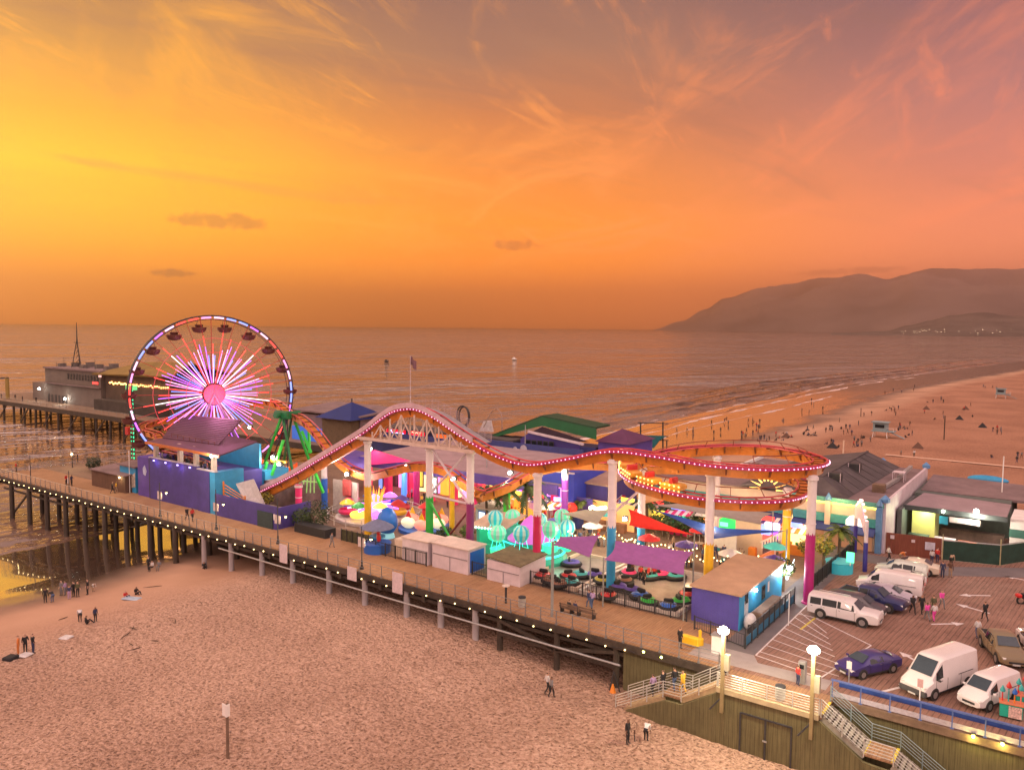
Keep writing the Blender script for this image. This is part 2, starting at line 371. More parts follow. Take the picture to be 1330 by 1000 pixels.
# ---------------------------------------------------------------- ocean
m, nt, b = new_mat('sea water')
pos = nt.n('ShaderNodeNewGeometry').outputs['Position']
b.inputs['Base Color'].default_value = (.20,.125,.09,1); b.inputs['IOR'].default_value = 3.3
dist = nt.vmath('LENGTH', nt.vmath('SUBTRACT', pos, tuple(CAM)).outputs[0]).outputs['Value']
rot = nt.n('ShaderNodeMapping', {'Vector': pos, 'Rotation': (0,0,R(8))}).outputs[0]
def wav(sc, st, det=3.0):
    mpn = nt.n('ShaderNodeMapping', {'Vector': rot, 'Scale': (sc, sc*st, 1)}).outputs[0]
    return nt.n('ShaderNodeTexNoise', {'Vector': mpn, 'Scale': 1.0, 'Detail': det, 'Roughness': .6, 'Distortion': .3}).outputs[0]
h = nt.math('ADD', nt.math('MULTIPLY', wav(.55, .5), 1.0), nt.math('ADD', nt.math('MULTIPLY', wav(.15, .45, 4.0), 5.0), nt.math('ADD', nt.math('MULTIPLY', wav(.035, .42, 5.0), 20.0), nt.math('ADD', nt.math('MULTIPLY', wav(.011, .36, 5.0), 50.0), nt.math('MULTIPLY', wav(.0032, .30, 5.0), 130.0)))))
b.inputs['Roughness'].default_value = .06
m.node_tree.links.new(nt.n('ShaderNodeBump', {'Height': h, 'Strength': nt.math('ADD', .30, nt.math('MULTIPLY', nt.math('MAXIMUM', nt.step(nt.n('ShaderNodeSeparateXYZ', {'Vector': pos}).outputs[0], -112.0, -190.0), nt.step(dist, 170.0, 420.0)), .70)), 'Distance': 1.0}).outputs[0], b.inputs['Normal'])
WATER = m
mb = MB(); k = 96; rad = [0, 300, 900, 2500, 7000, 12000, 19000]
vsx = [(0, 0, -6.5)]; fs = []
for i, r in enumerate(rad[1:]):
    for j in range(k):
        a = 2*math.pi*j/k; vsx.append((r*math.cos(a), r*math.sin(a), -6.5))
for j in range(k): fs.append((0, 1+j, 1+(j+1) % k))
for i in range(len(rad)-2):
    for j in range(k): fs.append((1+i*k+j, 1+(i+1)*k+j, 1+(i+1)*k+(j+1) % k, 1+i*k+(j+1) % k))
mb.add(vsx, fs); struct('ocean', mb, WATER)
# breakers: long low swells running along the beach
FOAM = M('sea foam', (.62,.50,.48), .5, .45, .35)
def breaker(x0, y0, y1, hgt, wid, seed, foam=False):
    mb = MB(); n = int((y1-y0)/4); secs = 8; vs = []; fs = []
    for i in range(n+1):
        y = y0+(y1-y0)*i/n
        xc = x0 + max(0, (y-400)*.115) + 4.0*noise.noise((y/55, seed, 0)) + 1.6*noise.noise((y/14, seed, 5)) + ((y-y0)*.0)
        e = min(1, min(i, n-i)/max(1, n*.12)); hh = hgt*e*(.55+.6*abs(noise.noise((y/22, seed, 9))))
        ww = wid*(.8+.4*noise.noise((y/30, seed, 2)) if not foam else max(.03, .45+1.5*noise.noise((y/13, seed, 2))+.8*noise.noise((y/4.1, seed, 7))))
        for j in range(secs+1):
            q = j/secs; prof = math.sin(math.pi*q**1.6)
            vs.append((xc+ww*(q-.5), y, max(-6.56, ground(xc+ww*(q-.5), y)) + .012 + hh*prof if foam else -6.52+hh*prof))
    for i in range(n):
        for j in range(secs): fs.append((i*(secs+1)+j, (i+1)*(secs+1)+j, (i+1)*(secs+1)+j+1, i*(secs+1)+j+1))
    mb.add(vs, fs, True); struct('surf_wave', mb, FOAM if foam else WATER)
for a in ((-101,78,900,1.25,7,1.1),(-113,130,760,1.2,8,2.7),(-91,64,420,.5,4.5,4.2),(-128,240,1000,1.1,9,6.1),(-84,80,500,.28,3,8.8),(-104,-60,20,.45,4,7.7),(-118,-70,10,.5,5,9.3),(-136,-60,40,.4,6,3.9)): breaker(*a)
for a in ((-80,70,520,.04,2.2,5.5,True),(-90,90,640,.05,2.4,8.2,True),(-70,75,330,.03,1.4,6.6,True)): breaker(*a)

# ---------------------------------------------------------------- hills across the bay
def hills(name, prof, r0, r1, mat, amp, seed):
    us = []; mb = MB(); rows = 26
    lo, hi = prof[0][0], prof[-1][0]; n = 220; vs = []; fs = []
    for i in range(n+1):
        u = lo+(hi-lo)*i/n
        for (a, va), (c2, vc) in zip(prof, prof[1:]):
            if u <= c2: s = (u-a)/(c2-a); s = s*s*(3-2*s); v = va+(vc-va)*s; break
        hor = 424.5+.009*(u-665)
        dd = ray(u, 424); dd = Vector((dd.x, dd.y, 0)).normalized()
        hz = max(0.0, (hor-v)/F)*r1/math.cos(math.atan((u-CX)/F))**0 
        far = 1.0+max(0.0, (1180-u)/1180)*1.15 if r1 > 8000 else 1.0; hz *= far
        for j in range(rows+1):
            q = j/rows; r = far*(r0+(r1*1.12-r0)*q); pk = (r1-r0)/(r1*1.12-r0)
            env = (q/pk)**.8 if q < pk else max(0, 1-(q-pk)/(1-pk))
            p = Vector((CAM.x, CAM.y, 0))+dd*r
            rg = noise.fractal((p.x/r1*9, p.y/r1*9, seed), .8, 2.1, 6)
            vs.append((p.x, p.y, -7+hz*env*(1+amp*rg*(1 if q < pk*.9 else .25))+(6 if j else -2)))
    for i in range(n):
        for j in range(rows): fs.append((i*(rows+1)+j, (i+1)*(rows+1)+j, (i+1)*(rows+1)+j+1, i*(rows+1)+j+1))
    mb.add(vs, fs, True); struct(name, mb, mat)
HILL = M('hazy hillside', (.24,.17,.15), .95, .3, .0009)
HILL2 = M('wooded coast', (.13,.10,.085), .95, .4, .004)
hills('mountains', [(850,426),(885,416),(915,401),(940,387),(985,374),(1020,372),(1065,362),(1105,359),(1150,366),(1200,356),(1262,358),(1330,363),(1460,352),(1640,372),(1800,380)], 9000, 12500, HILL, .30, 1.3)
hills('coastal_hills', [(1080,428.5),(1150,426),(1180,420),(1205,416),(1235,409),(1275,407),(1330,410),(1440,402),(1600,408),(1800,415)], 5200, 6800, HILL2, .35, 8.1)
# town lights on the far shore
mb = MB()
for i in range(34):
    u = rnd.choice([rnd.uniform(1170,1230), rnd.uniform(1195,1330)]); p = G(u, 430, 0); dd = ray(u, 424); dd = Vector((dd.x, dd.y, 0)).normalized()
    q = Vector((CAM.x, CAM.y, 0))+dd*rnd.uniform(5150,5300); hh = rnd.uniform(2,34)
    mb.sph((q.x, q.y, hh), rnd.uniform(1.0,2.0), 5, 3)
o = struct('town_lights', mb, E('far town light', (1.0,.72,.45), 2.5), 'stuff')

# ---------------------------------------------------------------- sea haze
mb = MB().box(-19800, 19800, -19800, 19800, -24, 1060)
m = bpy.data.materials.new('haze'); m.use_nodes = True; nt = NT(m.node_tree); m.node_tree.nodes.remove(m.node_tree.nodes['Principled BSDF'])
pv = nt.n('ShaderNodeVolumePrincipled', {'Color': (1.0,.88,.76,1), 'Density': 9.8e-5, 'Anisotropy': .88})
m.node_tree.links.new(pv.outputs[0], m.node_tree.nodes['Material Output'].inputs['Volume'])
struct('haze', mb, m, 'stuff')
# ================================================================ the pier deck, its ground markings and what carries it
deckw = planks('boardwalk boards', ((.36,.19,.09),(.27,.14,.065),(.44,.26,.14)), .24, 'y')
parkw = planks('parking boards', ((.27,.14,.10),(.20,.10,.072),(.34,.20,.15)), .36, 'y', R(5), .07, .8, 5.0, .9)
landw = planks('platform boards', ((.36,.20,.10),(.28,.15,.08),(.42,.26,.15)), .26, 'y')
asph = M('worn grey asphalt', (.16,.14,.145), .85, .2, .4, .2)
asph2 = M('pale concrete strip', (.34,.30,.29), .85, .16, .5, .15)
plaza = planks('plaza boards', ((.22,.14,.09),(.17,.105,.07),(.28,.19,.13)), .3, 'x')
mpaint = M('worn white road paint', (.66,.60,.60), .7, .22, 4)
ypaint = M('yellow road paint', (.62,.50,.05), .7, .2, 4)
mb = MB().box(-117, 5.2, -1.5, 5.6, -.45, 0); struct('boardwalk', mb, deckw)
mb = MB().prism([(-117,5.6),(5.2,5.6),(5.2,51.9),(-72,51.9),(-78,40),(-96,34),(-99,13),(-117,13)], -.45, 0); struct('plaza_floor', mb, plaza)
mb = MB().box(5.2, 75, -1.2, 70, -.45, -.001); struct('parking_deck', mb, parkw)
mb = MB().prism([(3.0,2.2),(5.7,2.2),(5.7,38.2),(3.0,38.2)], .003, .007)
struct('service_road', mb, asph)
mb = MB().prism([(1.6,-.6),(5.7,-.6),(11.6,-.6),(11.6,1.2),(6.4,1.0),(5.7,2.2),(1.6,2.2)], .008, .012); struct('concrete_path', mb, asph2)
mb = MB().prism([(5.75,33.2),(14.5,33.2),(26,40.5),(40,48),(40,53),(24,43.5),(14.0,36.6),(5.75,36.6)], .004, .008); struct('access_road', mb, asph)
mb = MB(); mk = lambda a, b, wd=.12: mb.panel([Vector((*a,.014))+n2 for n2 in (lambda p: [-p, Vector((b[0]-a[0], b[1]-a[1], 0))-p, Vector((b[0]-a[0], b[1]-a[1], 0))+p, p])(Vector((-(b[1]-a[1]), b[0]-a[0], 0)).normalized()*wd/2)], .004)
mk((5.8,2.3),(5.8,17.6)); mk((5.8,13.2),(7.5,13.1)); mk((7.3,13.0),(12.4,9.6)); mk((12.4,9.6),(10.8,1.2))
mk((5.8,2.3),(10.8,1.2))
for i in range(8):                        # hatched no-parking area
    f = (i+.5)/8; a = (5.8, 2.4+f*12.0); b2 = (min(12.1, 5.9+6.6*(1-f*.55)), 1.4+f*9.0)
    mk(a, (5.8+(b2[0]-5.8)*.95, b2[1]+.3), .09)
struct('road_marking', mb, mpaint)
mb = MB(); mk((7.0,9.6),(7.25,13.2),.16); struct('road_marking', mb, ypaint)
def arrow(c, ang, L=3.0):
    mb = MB(); cs, sn = math.cos(ang), math.sin(ang)
    pl = [(-L/2,-.11),(L*.18,-.11),(L*.18,-.42),(L/2,0),(L*.18,.42),(L*.18,.11),(-L/2,.11)]
    mb.prism([(c[0]+x*cs-y*sn, c[1]+x*sn+y*cs) for x, y in pl], .003, .008); struct('road_marking', mb, mpaint)
for u, v, a in ((1266,773,R(215)),(1263,790,R(160)),(1231,810,R(40)),(1186,856,R(140)),(1325,752,R(170)),(1166,893,R(60))): p = G(u, v); arrow((p.x, p.y), a, 2.9)

# ---- edge beams
mb = MB()
mb.box(-117.1, 5.0, -1.72, -1.5, -.62, -.06)
for z0 in (-.95,): mb.box(-117, -3.3, -1.35, -1.05, z0-.3, z0)
mb.box(-117.3, -117.0, -1.5, 13, -.9, -.05)
for k in range(17): x = -115.5+k*5.7; mb.box(x-.2, x+.2, -1.6, 12.9 if x < -97 else 33, -1.25, -.45)
struct('deck_beams', mb, wood_dark)
solo('service_pipe', 'long pale pipe slung below the boardwalk edge between the grey piles', 'pipe',
     MB().tube([(-56,-1.9,-1.5),(-30,-1.95,-1.65),(-3.4,-1.9,-1.75)], .09, 8), grey_metal, (-30,-1.9,-1.65))
# ---- piles
pile_grey = M('grey pile', (.36,.33,.35), .8, .2, .5, .2)
pile_wet = M('wet dark pile', (.055,.04,.03), .6, .4, .6, .4)
def pile(x, y, r, mat, label, group, zt=-.45):
    zb = ground(x, y)-.4; mb = MB(); n = 12
    mb.tube([(x,y,zb),(x,y,(zb+zt)/2),(x,y,zt)], [r*1.06,r*1.02,r], n)
    mb.lathe([(r*1.0,zt-.35),(r*1.18,zt-.33),(r*1.18,zt-.1),(r,zt-.08)], (x,y,0), n)
    return solo('pier_pile', label, 'pile', mb, mat, (x, y, zb+.4), group)
xsP = [-112,-105.9,-100.1,-94.3,-88.7,-83.2,-77.6,-71.8,-66,-59.9,-54.5,-48.8,-43.5,-37.7,-32.4,-26.7,-22.4,-18.3]
for i, x in enumerate(xsP):
    wet_ = x < -65
    pile(x, -1.25, .34 if wet_ else .30, pile_wet if wet_ else pile_grey,
         ('dark wet pile in the surf under the boardwalk edge, %s from the sea end' if wet_ else 'round grey pile on dry sand under the boardwalk edge, %s from the wooden wall') % ORD[i if wet_ else len(xsP)-1-i], 'piles along the near edge of the boardwalk')
for i, x in enumerate((-15.5,-9.6,-4.05)):
    pile(x, -1.35, .26, wood_dark, 'slim dark timber pile under the boardwalk, %s from the beach stairs' % ORD[2-i], 'dark timber piles near the beach stairs')
for y, dx in ((3.2,1.5),(9.2,.4),(16,2.2)):
    for k in range(15 if y < 9 else 8):
        x = -113.5+dx+k*5.8+(18 if y > 13 else 0)
        pile(x, y, .32, pile_wet, 'dark pile standing in shadow deep under the pier deck', 'piles deep under the deck')
for a, b2 in (((-115,-1.1,-2.0),(-93,-1.1,-2.0)),((-94,2.4,-2.3),(-71,2.4,-2.3)),((-112,-1.0,-5.6),(-106,-1.0,-1.3)),((-15.4,-1.5,-2.2),(-4,-1.5,-2.2)),((-15.4,-1.5,-1.0),(-9.8,-1.5,-2.1)),((-9.6,-1.5,-2.1),(-4.1,-1.5,-1.0))):
    solo('pile_brace', 'dark timber brace running between piles under the boardwalk', 'brace', MB().bar(a, b2, .22, .26), wood_dark, a, 'timber braces under the deck')
# ---- hanging notice boards under the rail
board = M('pale notice board', (.62,.52,.55), .7, .15, 3)
for i, (u, v, wd, hh) in enumerate(((368,719,1.25,2.0),(457,745,1.3,1.35),(516,757,1.3,2.0))):
    p = AY(u, v, -1.85)
    solo('notice_board', 'pale blank board hung on the outside of the boardwalk edge, %s from the sea end' % ORD[i], 'board', MB().cbox((p.x,-1.84,p.z), (wd,.06,hh)), board, (p.x,-1.85,p.z), 'boards hung on the deck edge')

# ---- guard rails
def railing(name, label, pts, mat, step=1.5, h=1.12, nr=4, bracket=True, group=None, r=.024, pr=.03):
    pts = [Vector(p) for p in pts]; t = Th(name, label, 'railing', pts[0], group)
    for k in range(nr):
        zz = h*(1-k*(.82/max(1, nr-1))) if nr > 1 else h
        t.part('rail', MB().tube([p+Vector((0,0,zz)) for p in pts], r*(1.35 if k == 0 else .8), 6), mat)
    src = None; L = 0
    for a, b2 in zip(pts, pts[1:]):
        n = max(1, round((b2-a).length/step))
        for i in range(n+(1 if b2 == pts[-1] else 0)):
            p = a+(b2-a)*(i/n)
            if src is None:
                mb = MB().bar(p+Vector((0,0,-.35 if bracket else 0)), p+Vector((0,0,h)), pr*2, pr*2)
                if bracket: mb.box(p.x-.1, p.x+.1, p.y-.06, p.y+.1, p.z-.42, p.z+.06)
                src = t.part('post', mb, mat); base = p.copy()
            else: t.rep('post', src, Vector(t.o)+(p-base))
    return t
rail_m = M('dull steel rail', (.25,.25,.26), .45, .2, 4, metal=.5)
railing('guard_railing', 'long grey steel railing along the near edge of the boardwalk', [(-117,-1.5,0),(4.4,-1.5,0)], rail_m, 1.55)
railing('guard_railing', 'grey railing across the sea end of the boardwalk', [(-116.9,-1.2,0),(-116.9,13,0),(-99.5,13,0)], rail_m, 2.0)
for i in range(5):
    pass
bulb_string = E('festoon bulb', (1.0,.70,.30), 6)
# ---- festoon bulbs under the rail
t = Th('string_lights', 'string of warm bulbs sagging below the whole boardwalk railing', 'string lights', (-117,-1.75,-.3))
xs_ = [-116.6+i*1.72 for i in range(67)]
cord = []
for i, x in enumerate(xs_): cord += [(x, -1.8, -.34-.10*(i % 2)), (x+.86, -1.8, -.46)]
t.part('cord', MB().tube(cord, .018, 4), dark_metal)
b0 = None
for i, x in enumerate(xs_):
    q = (x, -1.8, -.46-.10*(i % 2))
    if b0 is None: b0 = t.part('bulb', MB().sph(q, .065, 8, 5), bulb_string); q0 = Vector(q)
    else: t.rep('bulb', b0, Vector(t.o)+Vector(q)-q0)

# ---- green plank walls, upper platform and stairs down to the sand
gwall = planks('greenish timber cladding', ((.125,.105,.045),(.095,.08,.036),(.16,.14,.065)), .30, 'z', 0, .035, .85, 9.0, .5)
gtrim = M('pale timber cap', (.40,.32,.20), .8, .2, 2)
mb = MB().prism([(-2.2,-4.35),(2.2,-4.35),(2.2,-1.4),(-2.2,-1.4)], -1, -1) if False else MB()
mb.panel([(-3.4,-1.38,-4.4),(5.2,-1.38,-4.4),(5.2,-1.38,-.46),(-3.4,-1.38,-.46)], .2)
solo('plank_wall', 'greenish plank wall behind the beach stairs, under the boardwalk', 'wall', mb, gwall, (-3.4,-1.4,-4))
t = Th('plank_wall', 'tall greenish plank retaining wall with a wide double door facing the sand', 'wall', (9,-4.55,-4))
t.part('cladding', MB().panel([(-2.6,-4.55,-4.7),(2.2,-4.55,-4.7),(5.4,-4.55,-4.7),(12.0,-4.55,-4.9),(18.9,-4.55,-4.9),(16.6,-4.55,-2.3),(14.9,-4.55,-2.2),(12.1,-4.55,-.32),(5.6,-4.55,-.32),(2.9,-4.55,-2.05),(1.6,-4.55,-2.1),(-2.3,-4.55,-4.2)], .25), gwall)
dmb = MB()
for a, b2 in (((7.15,-4.58,-1.3),(10.55,-4.58,-1.3)),((7.15,-4.58,-4.3),(7.15,-4.58,-1.3)),((10.55,-4.58,-4.3),(10.55,-4.58,-1.3)),((8.85,-4.58,-4.3),(8.85,-4.58,-1.3))): dmb.bar(a, b2, .1, .1)
fr = t.part('door_frame', dmb, dark_metal)
t.part('handle', MB().cbox((8.85,-4.66,-2.75), (.28,.08,.1)), grey_metal, fr)
t.part('cap_beam', MB().box(5.4, 12.2, -4.66, -4.36, -.32, .03), gtrim)
struct('stair_platform', MB().box(5.25, 12.3, -4.36, -1.2, -.30, -.004), landw)
solo('plank_wall', 'greenish plank wall under the blue railing of the parking deck', 'wall', MB().panel([(12.2,-1.21,-5.2),(60,-1.21,-5.2),(60,-1.21,-.5),(12.2,-1.21,-.5)], .2), gwall, (12.2,-1.2,-4.5))
solo('edge_beam', 'brown timber edge beam under the blue railing', 'beam', MB().box(12.0, 60, -1.46, -1.2, -.5, -.02), wood_mid, (12,-1.4,-.3))
stairw = M('worn stair timber', (.42,.30,.17), .8, .25, 2, .2)
def flight(mb, x0, z0, x1, z1, y0, y1, n):
    for i in range(n):
        f = (i+.5)/n; x = x0+(x1-x0)*f; zz = z0+(z1-z0)*(i+1)/n; dx = abs(x1-x0)/n
        mb.box(x-dx*.40, x+dx*.40, y0, y1, zz-.07, zz)
    for y in (y0+.06, y1-.06): mb.bar((x0,y,z0-.28), (x1,y,z1-.2), .1, .34)
def stair_rail(t, pts, mat, nr=5, h=1.05):
    mb = MB()
    for k in range(nr): mb.tube([Vector(p)+Vector((0,0,h-k*.21)) for p in pts], .03 if k == 0 else .022, 6)
    for a, b2 in zip(pts, pts[1:]):
        a, b2 = Vector(a), Vector(b2); n = max(1, round((b2-a).length/1.7))
        for i in range(0 if a == Vector(pts[0]) else 1, n+1): p = a+(b2-a)*i/n; mb.bar(p-Vector((0,0,.15)), p+Vector((0,0,h)), .06)
    t.part('handrail', mb, mat)
srail = M('pale galvanised handrail', (.52,.52,.50), .4, .15, 4, metal=.4)
t = Th('beach_stairs', 'timber stairs with pale handrails and people on them, going down to the sand', 'stairs', (-2.2,-3.4,-4))
mb = MB(); flight(mb, 5.35, 0, 2.7, -1.72, -4.3, -2.5, 10); t.part('steps', mb, stairw)
mb = MB(); flight(mb, 1.5, -1.8, -2.2, -4.0, -4.3, -2.5, 12); t.part('steps', mb, stairw)
t.part('landing', MB().box(1.3, 2.85, -4.3, -2.5, -1.86, -1.76), landw)
stair_rail(t, [(5.4,-4.42,0),(2.8,-4.42,-1.75),(1.4,-4.42,-1.8),(-2.4,-4.42,-3.95)], srail)
stair_rail(t, [(5.4,-2.4,0),(2.8,-2.4,-1.75),(1.4,-2.4,-1.8),(-2.4,-2.4,-3.95)], srail)
t = Th('beach_stairs', 'steep grey stairs with open risers descending beside the parking deck wall', 'stairs', (12.3,-3.3,0))
mb = MB(); flight(mb, 12.3, 0, 14.9, -1.75, -4.3, -2.2, 9); t.part('steps', mb, M('grey stair treads', (.28,.26,.22), .7, .25, 2))
mb = MB(); flight(mb, 16.5, -1.8, 20.4, -4.2, -4.3, -2.2, 13); t.part('steps', mb, M('grey stair treads', (.28,.26,.22), .7, .25, 2))
t.part('landing', MB().box(14.8, 16.6, -4.3, -2.2, -1.88, -1.79), landw)
for x, zz in ((12.32,.006),(14.85,-1.78),(16.52,-1.78)): t.part('nosing_stripe', MB().box(x-.09, x+.09, -4.28, -2.22, zz, zz+.012), ypaint)

stair_rail(t, [(12.3,-4.42,0),(14.9,-4.42,-1.75),(16.6,-4.42,-1.8),(20.4,-4.42,-4.2)], srail)
stair_rail(t, [(12.3,-2.1,0),(14.9,-2.1,-1.75),(16.6,-2.1,-1.8),(20.4,-2.1,-4.2)], M('blue grey handrail', (.24,.32,.34), .4, .15, 4, metal=.4))
railing('platform_railing', 'pale steel railing along the front of the stair platform', [(5.5,-4.5,0),(12.2,-4.5,0)], srail, 1.7, 1.05, 6, False)
railing('platform_railing', 'short pale railing at the head of the sandy stairs', [(4.4,-1.5,0),(5.4,-2.4,0)], srail, .9, 1.05, 5, False)
blue_rail = M('blue rail paint', (.09,.14,.36), .4, .15, 3)
t = railing('parking_railing', 'blue railing with a broad top rail along the parking deck', [(12.2,-1.28,0),(60,-1.28,0)], blue_rail, 1.75, 1.12, 2, True, pr=.035)
t.part('top_board', MB().box(12.1, 60, -1.36, -1.16, 1.12, 1.19), blue_rail)
solo('kerb_board', 'deep blue kerb board along the parked vans', 'kerb', MB().box(12.2, 60, .55, .85, .0, .28), M('dark blue kerb', (.02,.06,.26), .5, .2, 2), (12.2,.7,0))
t.part('mesh_panel', MB().box(12.2, 60, -1.30, -1.285, .06, .40), M('pale blue grey mesh', (.40,.36,.42), .6, .2, 5))
for i, (u, v) in enumerate(((1264,956),(1302,966))):
    p = AY(u, v, -1.5)
    t = Th('wall_lamp', '%s yellow lamp under the blue railing edge' % ('left-hand' if i == 0 else 'right-hand'), 'lamp', (p.x,-1.5,p.z), 'wall lamps under the blue railing')
    t.part('housing', MB().cbox((p.x,-1.42,p.z+.1), (.22,.16,.12)), dark_metal); t.part('bulb', MB().sph((p.x,-1.5,p.z), .10, 8, 5), E('yellow wall bulb', (1.0,.85,.12), 18))
    l = bpy.data.lights.new('wall_light', 'POINT'); l.energy = 40; l.color = (1,.85,.2); l.shadow_soft_size = .12; lo = bpy.data.objects.new('wall_light', l); COL.objects.link(lo); lo.parent = t.e; lo.location = (0,-.25,-.1)
for i, (u, v) in enumerate(((836,846),(859,853))):
    p = AY(u, v, -1.7)
    t = Th('wall_lamp', 'greenish lamp on the plank wall by the beach stairs, %s from the sea' % ORD[i], 'lamp', (p.x,-1.7,p.z), 'lamps above the beach stairs')
    t.part('housing', MB().cbox((p.x,-1.66,p.z+.12), (.2,.16,.1)), dark_metal); t.part('bulb', MB().sph((p.x,-1.7,p.z), .10, 8, 5), E('green yellow bulb', (.95,1.0,.2), 14))

def plight(par, loc, e, col=(1,.86,.62), r=.25):
    l = bpy.data.lights.new('lamp_light', 'POINT'); l.energy = e; l.color = col; l.shadow_soft_size = r
    o = bpy.data.objects.new('lamp_light', l); COL.objects.link(o)
    if par: o.parent = par; o.location = Vector(loc)-par.location
    else: o.location = loc
    return o
# ---- street lamps
def boardwalk_lamp(u, v, top, label, ban=True):
    p = G(u, v); x, y = p.x, max(p.y, -1.25) if u < 500 else p.y
    t = Th('street_lamp', label, 'street lamp', (x, y, 0), 'double headed lamps along the boardwalk')
    t.part('post', MB().tube([(x,y,0),(x,y,.9),(x,y,.95),(x,y,top)], [.11,.10,.06,.05], 8).lathe([(.2,0),(.2,.25),(.13,.3),(.11,.5)], (x,y,0), 8), dark_metal)
    t.part('arm', MB().tube([(x,y,3.3),(x+.5,y+.2,3.55),(x+.95,y+.35,3.35)], .03, 6), dark_metal)
    sh = t.part('lamp_shade', MB().lathe([(.05,.16),(.20,.02),(.22,0)], (x+.95,y+.35,3.22), 10), dark_metal)
    t.part('bulb', MB().sph((x+.95,y+.35,3.16), .13, 8, 5), E('street globe', (1.0,.74,.36), 7), sh)
    plight(t.e, (x+.95, y+.35, 2.9), 110, (1,.78,.38), .2)
    if ban:
        t.part('banner', MB().cbox((x-.32,y,2.75), (.42,.04,1.0)), M('pale banner cloth', (.60,.52,.50), .8, .2, 3))
        t.part('banner', MB().cbox((x+.26,y+.02,2.75), (.30,.04,.9)), M('pale banner cloth', (.60,.52,.50), .8, .2, 3))
for i, (u, v, tp) in enumerate(((208,671,4.4),(281,688,4.9),(361,706,5.2),(470,739,4.4))):
    boardwalk_lamp(u, v, tp, 'dark lamp post with pale banners on the boardwalk railing, %s from the sea' % ORD[i])
for i, (u, v, tp) in enumerate(((40,628,4.3),(94,607,4.2),(90,640,3.2))):
    p = G(u, v); t = Th('street_lamp', ['thin dark lamp post at the far left corner of the boardwalk','tall lamp post on the sea end railing with a low glowing globe','thin post on the boardwalk railing near the sea end'][i], 'street lamp', p)
    t.part('post', MB().tube([p, p+Vector((0,0,tp))], [.08,.05], 8), dark_metal)
    t.part('banner', MB().cbox((p.x-.25,p.y,tp*.55), (.4,.04,.8)), M('pale banner cloth', (.60,.52,.50), .8, .2, 3))
    if i == 1: t.part('bulb', MB().sph((p.x+.6,p.y-.3,.75+1.6), .16, 8, 5), bulb_warm); plight(t.e, (p.x+.6,p.y-.5,2.0), 60, (1,.78,.38))
def big_lamp(u, v, u2, v2, y, label, e):
    b2 = AY(u2, v2, y); x = b2.x; zt = AY(u, v, y-.0).z
    t = Th('street_lamp', label, 'street lamp', (x, y, -1.0), 'bright floodlight posts by the stairs')
    wp = M('cream lamp post', (.26,.20,.10), .5, .15, 2)
    t.part('post', MB().bar((x,y,-1.6), (x,y,zt-.15), .22), wp)
    t.part('brace', MB().bar((x,y,-.5), (x-.75,y-.25,-1.5), .09), dark_metal)
    hd = t.part('lamp_head', MB().cbox((x,y-.05,zt+.12), (.62,.5,.16), 0, .04), dark_metal)
    t.part('bulb', MB().sph((x,y-.1,zt), .34, 12, 8, (1.15,1,.8)), E('street floodlight', (1.0,.93,.72), 60), hd)
    t.part('sign_box', MB().cbox((x+.27,y+.05,zt-2.2), (.34,.3,1.1)), M('cream box', (.30,.26,.20), .6))
    plight(t.e, (x, y-1.3, zt+.1), e*.62, (1,.86,.55), .3)
big_lamp(936,817,938,893,-4.75,'bright floodlight on a square cream post at the head of the beach stairs',1900)
big_lamp(1047,841,1054,932,-4.75,'bright floodlight on a cream post beside the steep grey stairs',1900)
# ---- small furniture of the boardwalk
def bin_(p, label, h=1.0, r=.34, mat=None, top=None):
    t = Th('trash_can', label, 'trash can', p)
    t.part('barrel', MB().lathe([(r*.86,0),(r,.1),(r,h*.8),(r*1.04,h*.82)], p, 14), mat or M('pale bin', (.45,.45,.42), .6, .2, 3))
    t.part('lid', MB().lathe([(r*1.04,h*.83),(r*1.0,h*.93),(r*.55,h),(.01,h*1.01)], p, 14), top or dark_metal)
bin_(Vector((9.5,-3.75,0)), 'pale trash can with a dark rim on the stair platform')
bin_(G(678,788), 'grey trash can by the railing below the white ticket booth')
def bollard(p, label):
    t = Th('bollard_light', label, 'bollard light', p)
    t.part('post', MB().tube([p, p+Vector((0,0,1.5))], .1, 8), dark_metal); t.part('lamp_shade', MB().lathe([(.34,1.62),(.36,1.55),(.12,1.5)][::-1], p, 12), M('pale shade', (.6,.5,.45), .5))
bollard(G(657,783), 'mushroom topped bollard light on the boardwalk by the trash can')
def bench(p, rz, label, L=1.9, mat=wood_mid):
    t = Th('bench', label, 'bench', p); cs, sn = math.cos(rz), math.sin(rz)
    Q = lambda x, y, zz: (p.x+x*cs-y*sn, p.y+x*sn+y*cs, p.z+zz)
    s = MB()
    for k in range(3): s.cbox(Q(0,-.17+.17*k,.45), (L,.14,.04), rz)
    t.part('seat', s, mat); s = MB()
    for k in range(2): s.cbox(Q(0,.27,.62+.2*k), (L,.04,.15), rz)
    t.part('backrest', s, mat)
    for x in (-L*.42, L*.42):
        t.part('leg', MB().cbox(Q(x,-.05,.21), (.06,.42,.42), rz).cbox(Q(x,.27,.45), (.06,.05,.9), rz), dark_metal)
bench(G(757,800), R(180), 'long empty bench by the railing beside the seated couple', 2.6)
bench(G(741,797), R(180), 'bench by the railing with a couple sitting on it', 2.0)
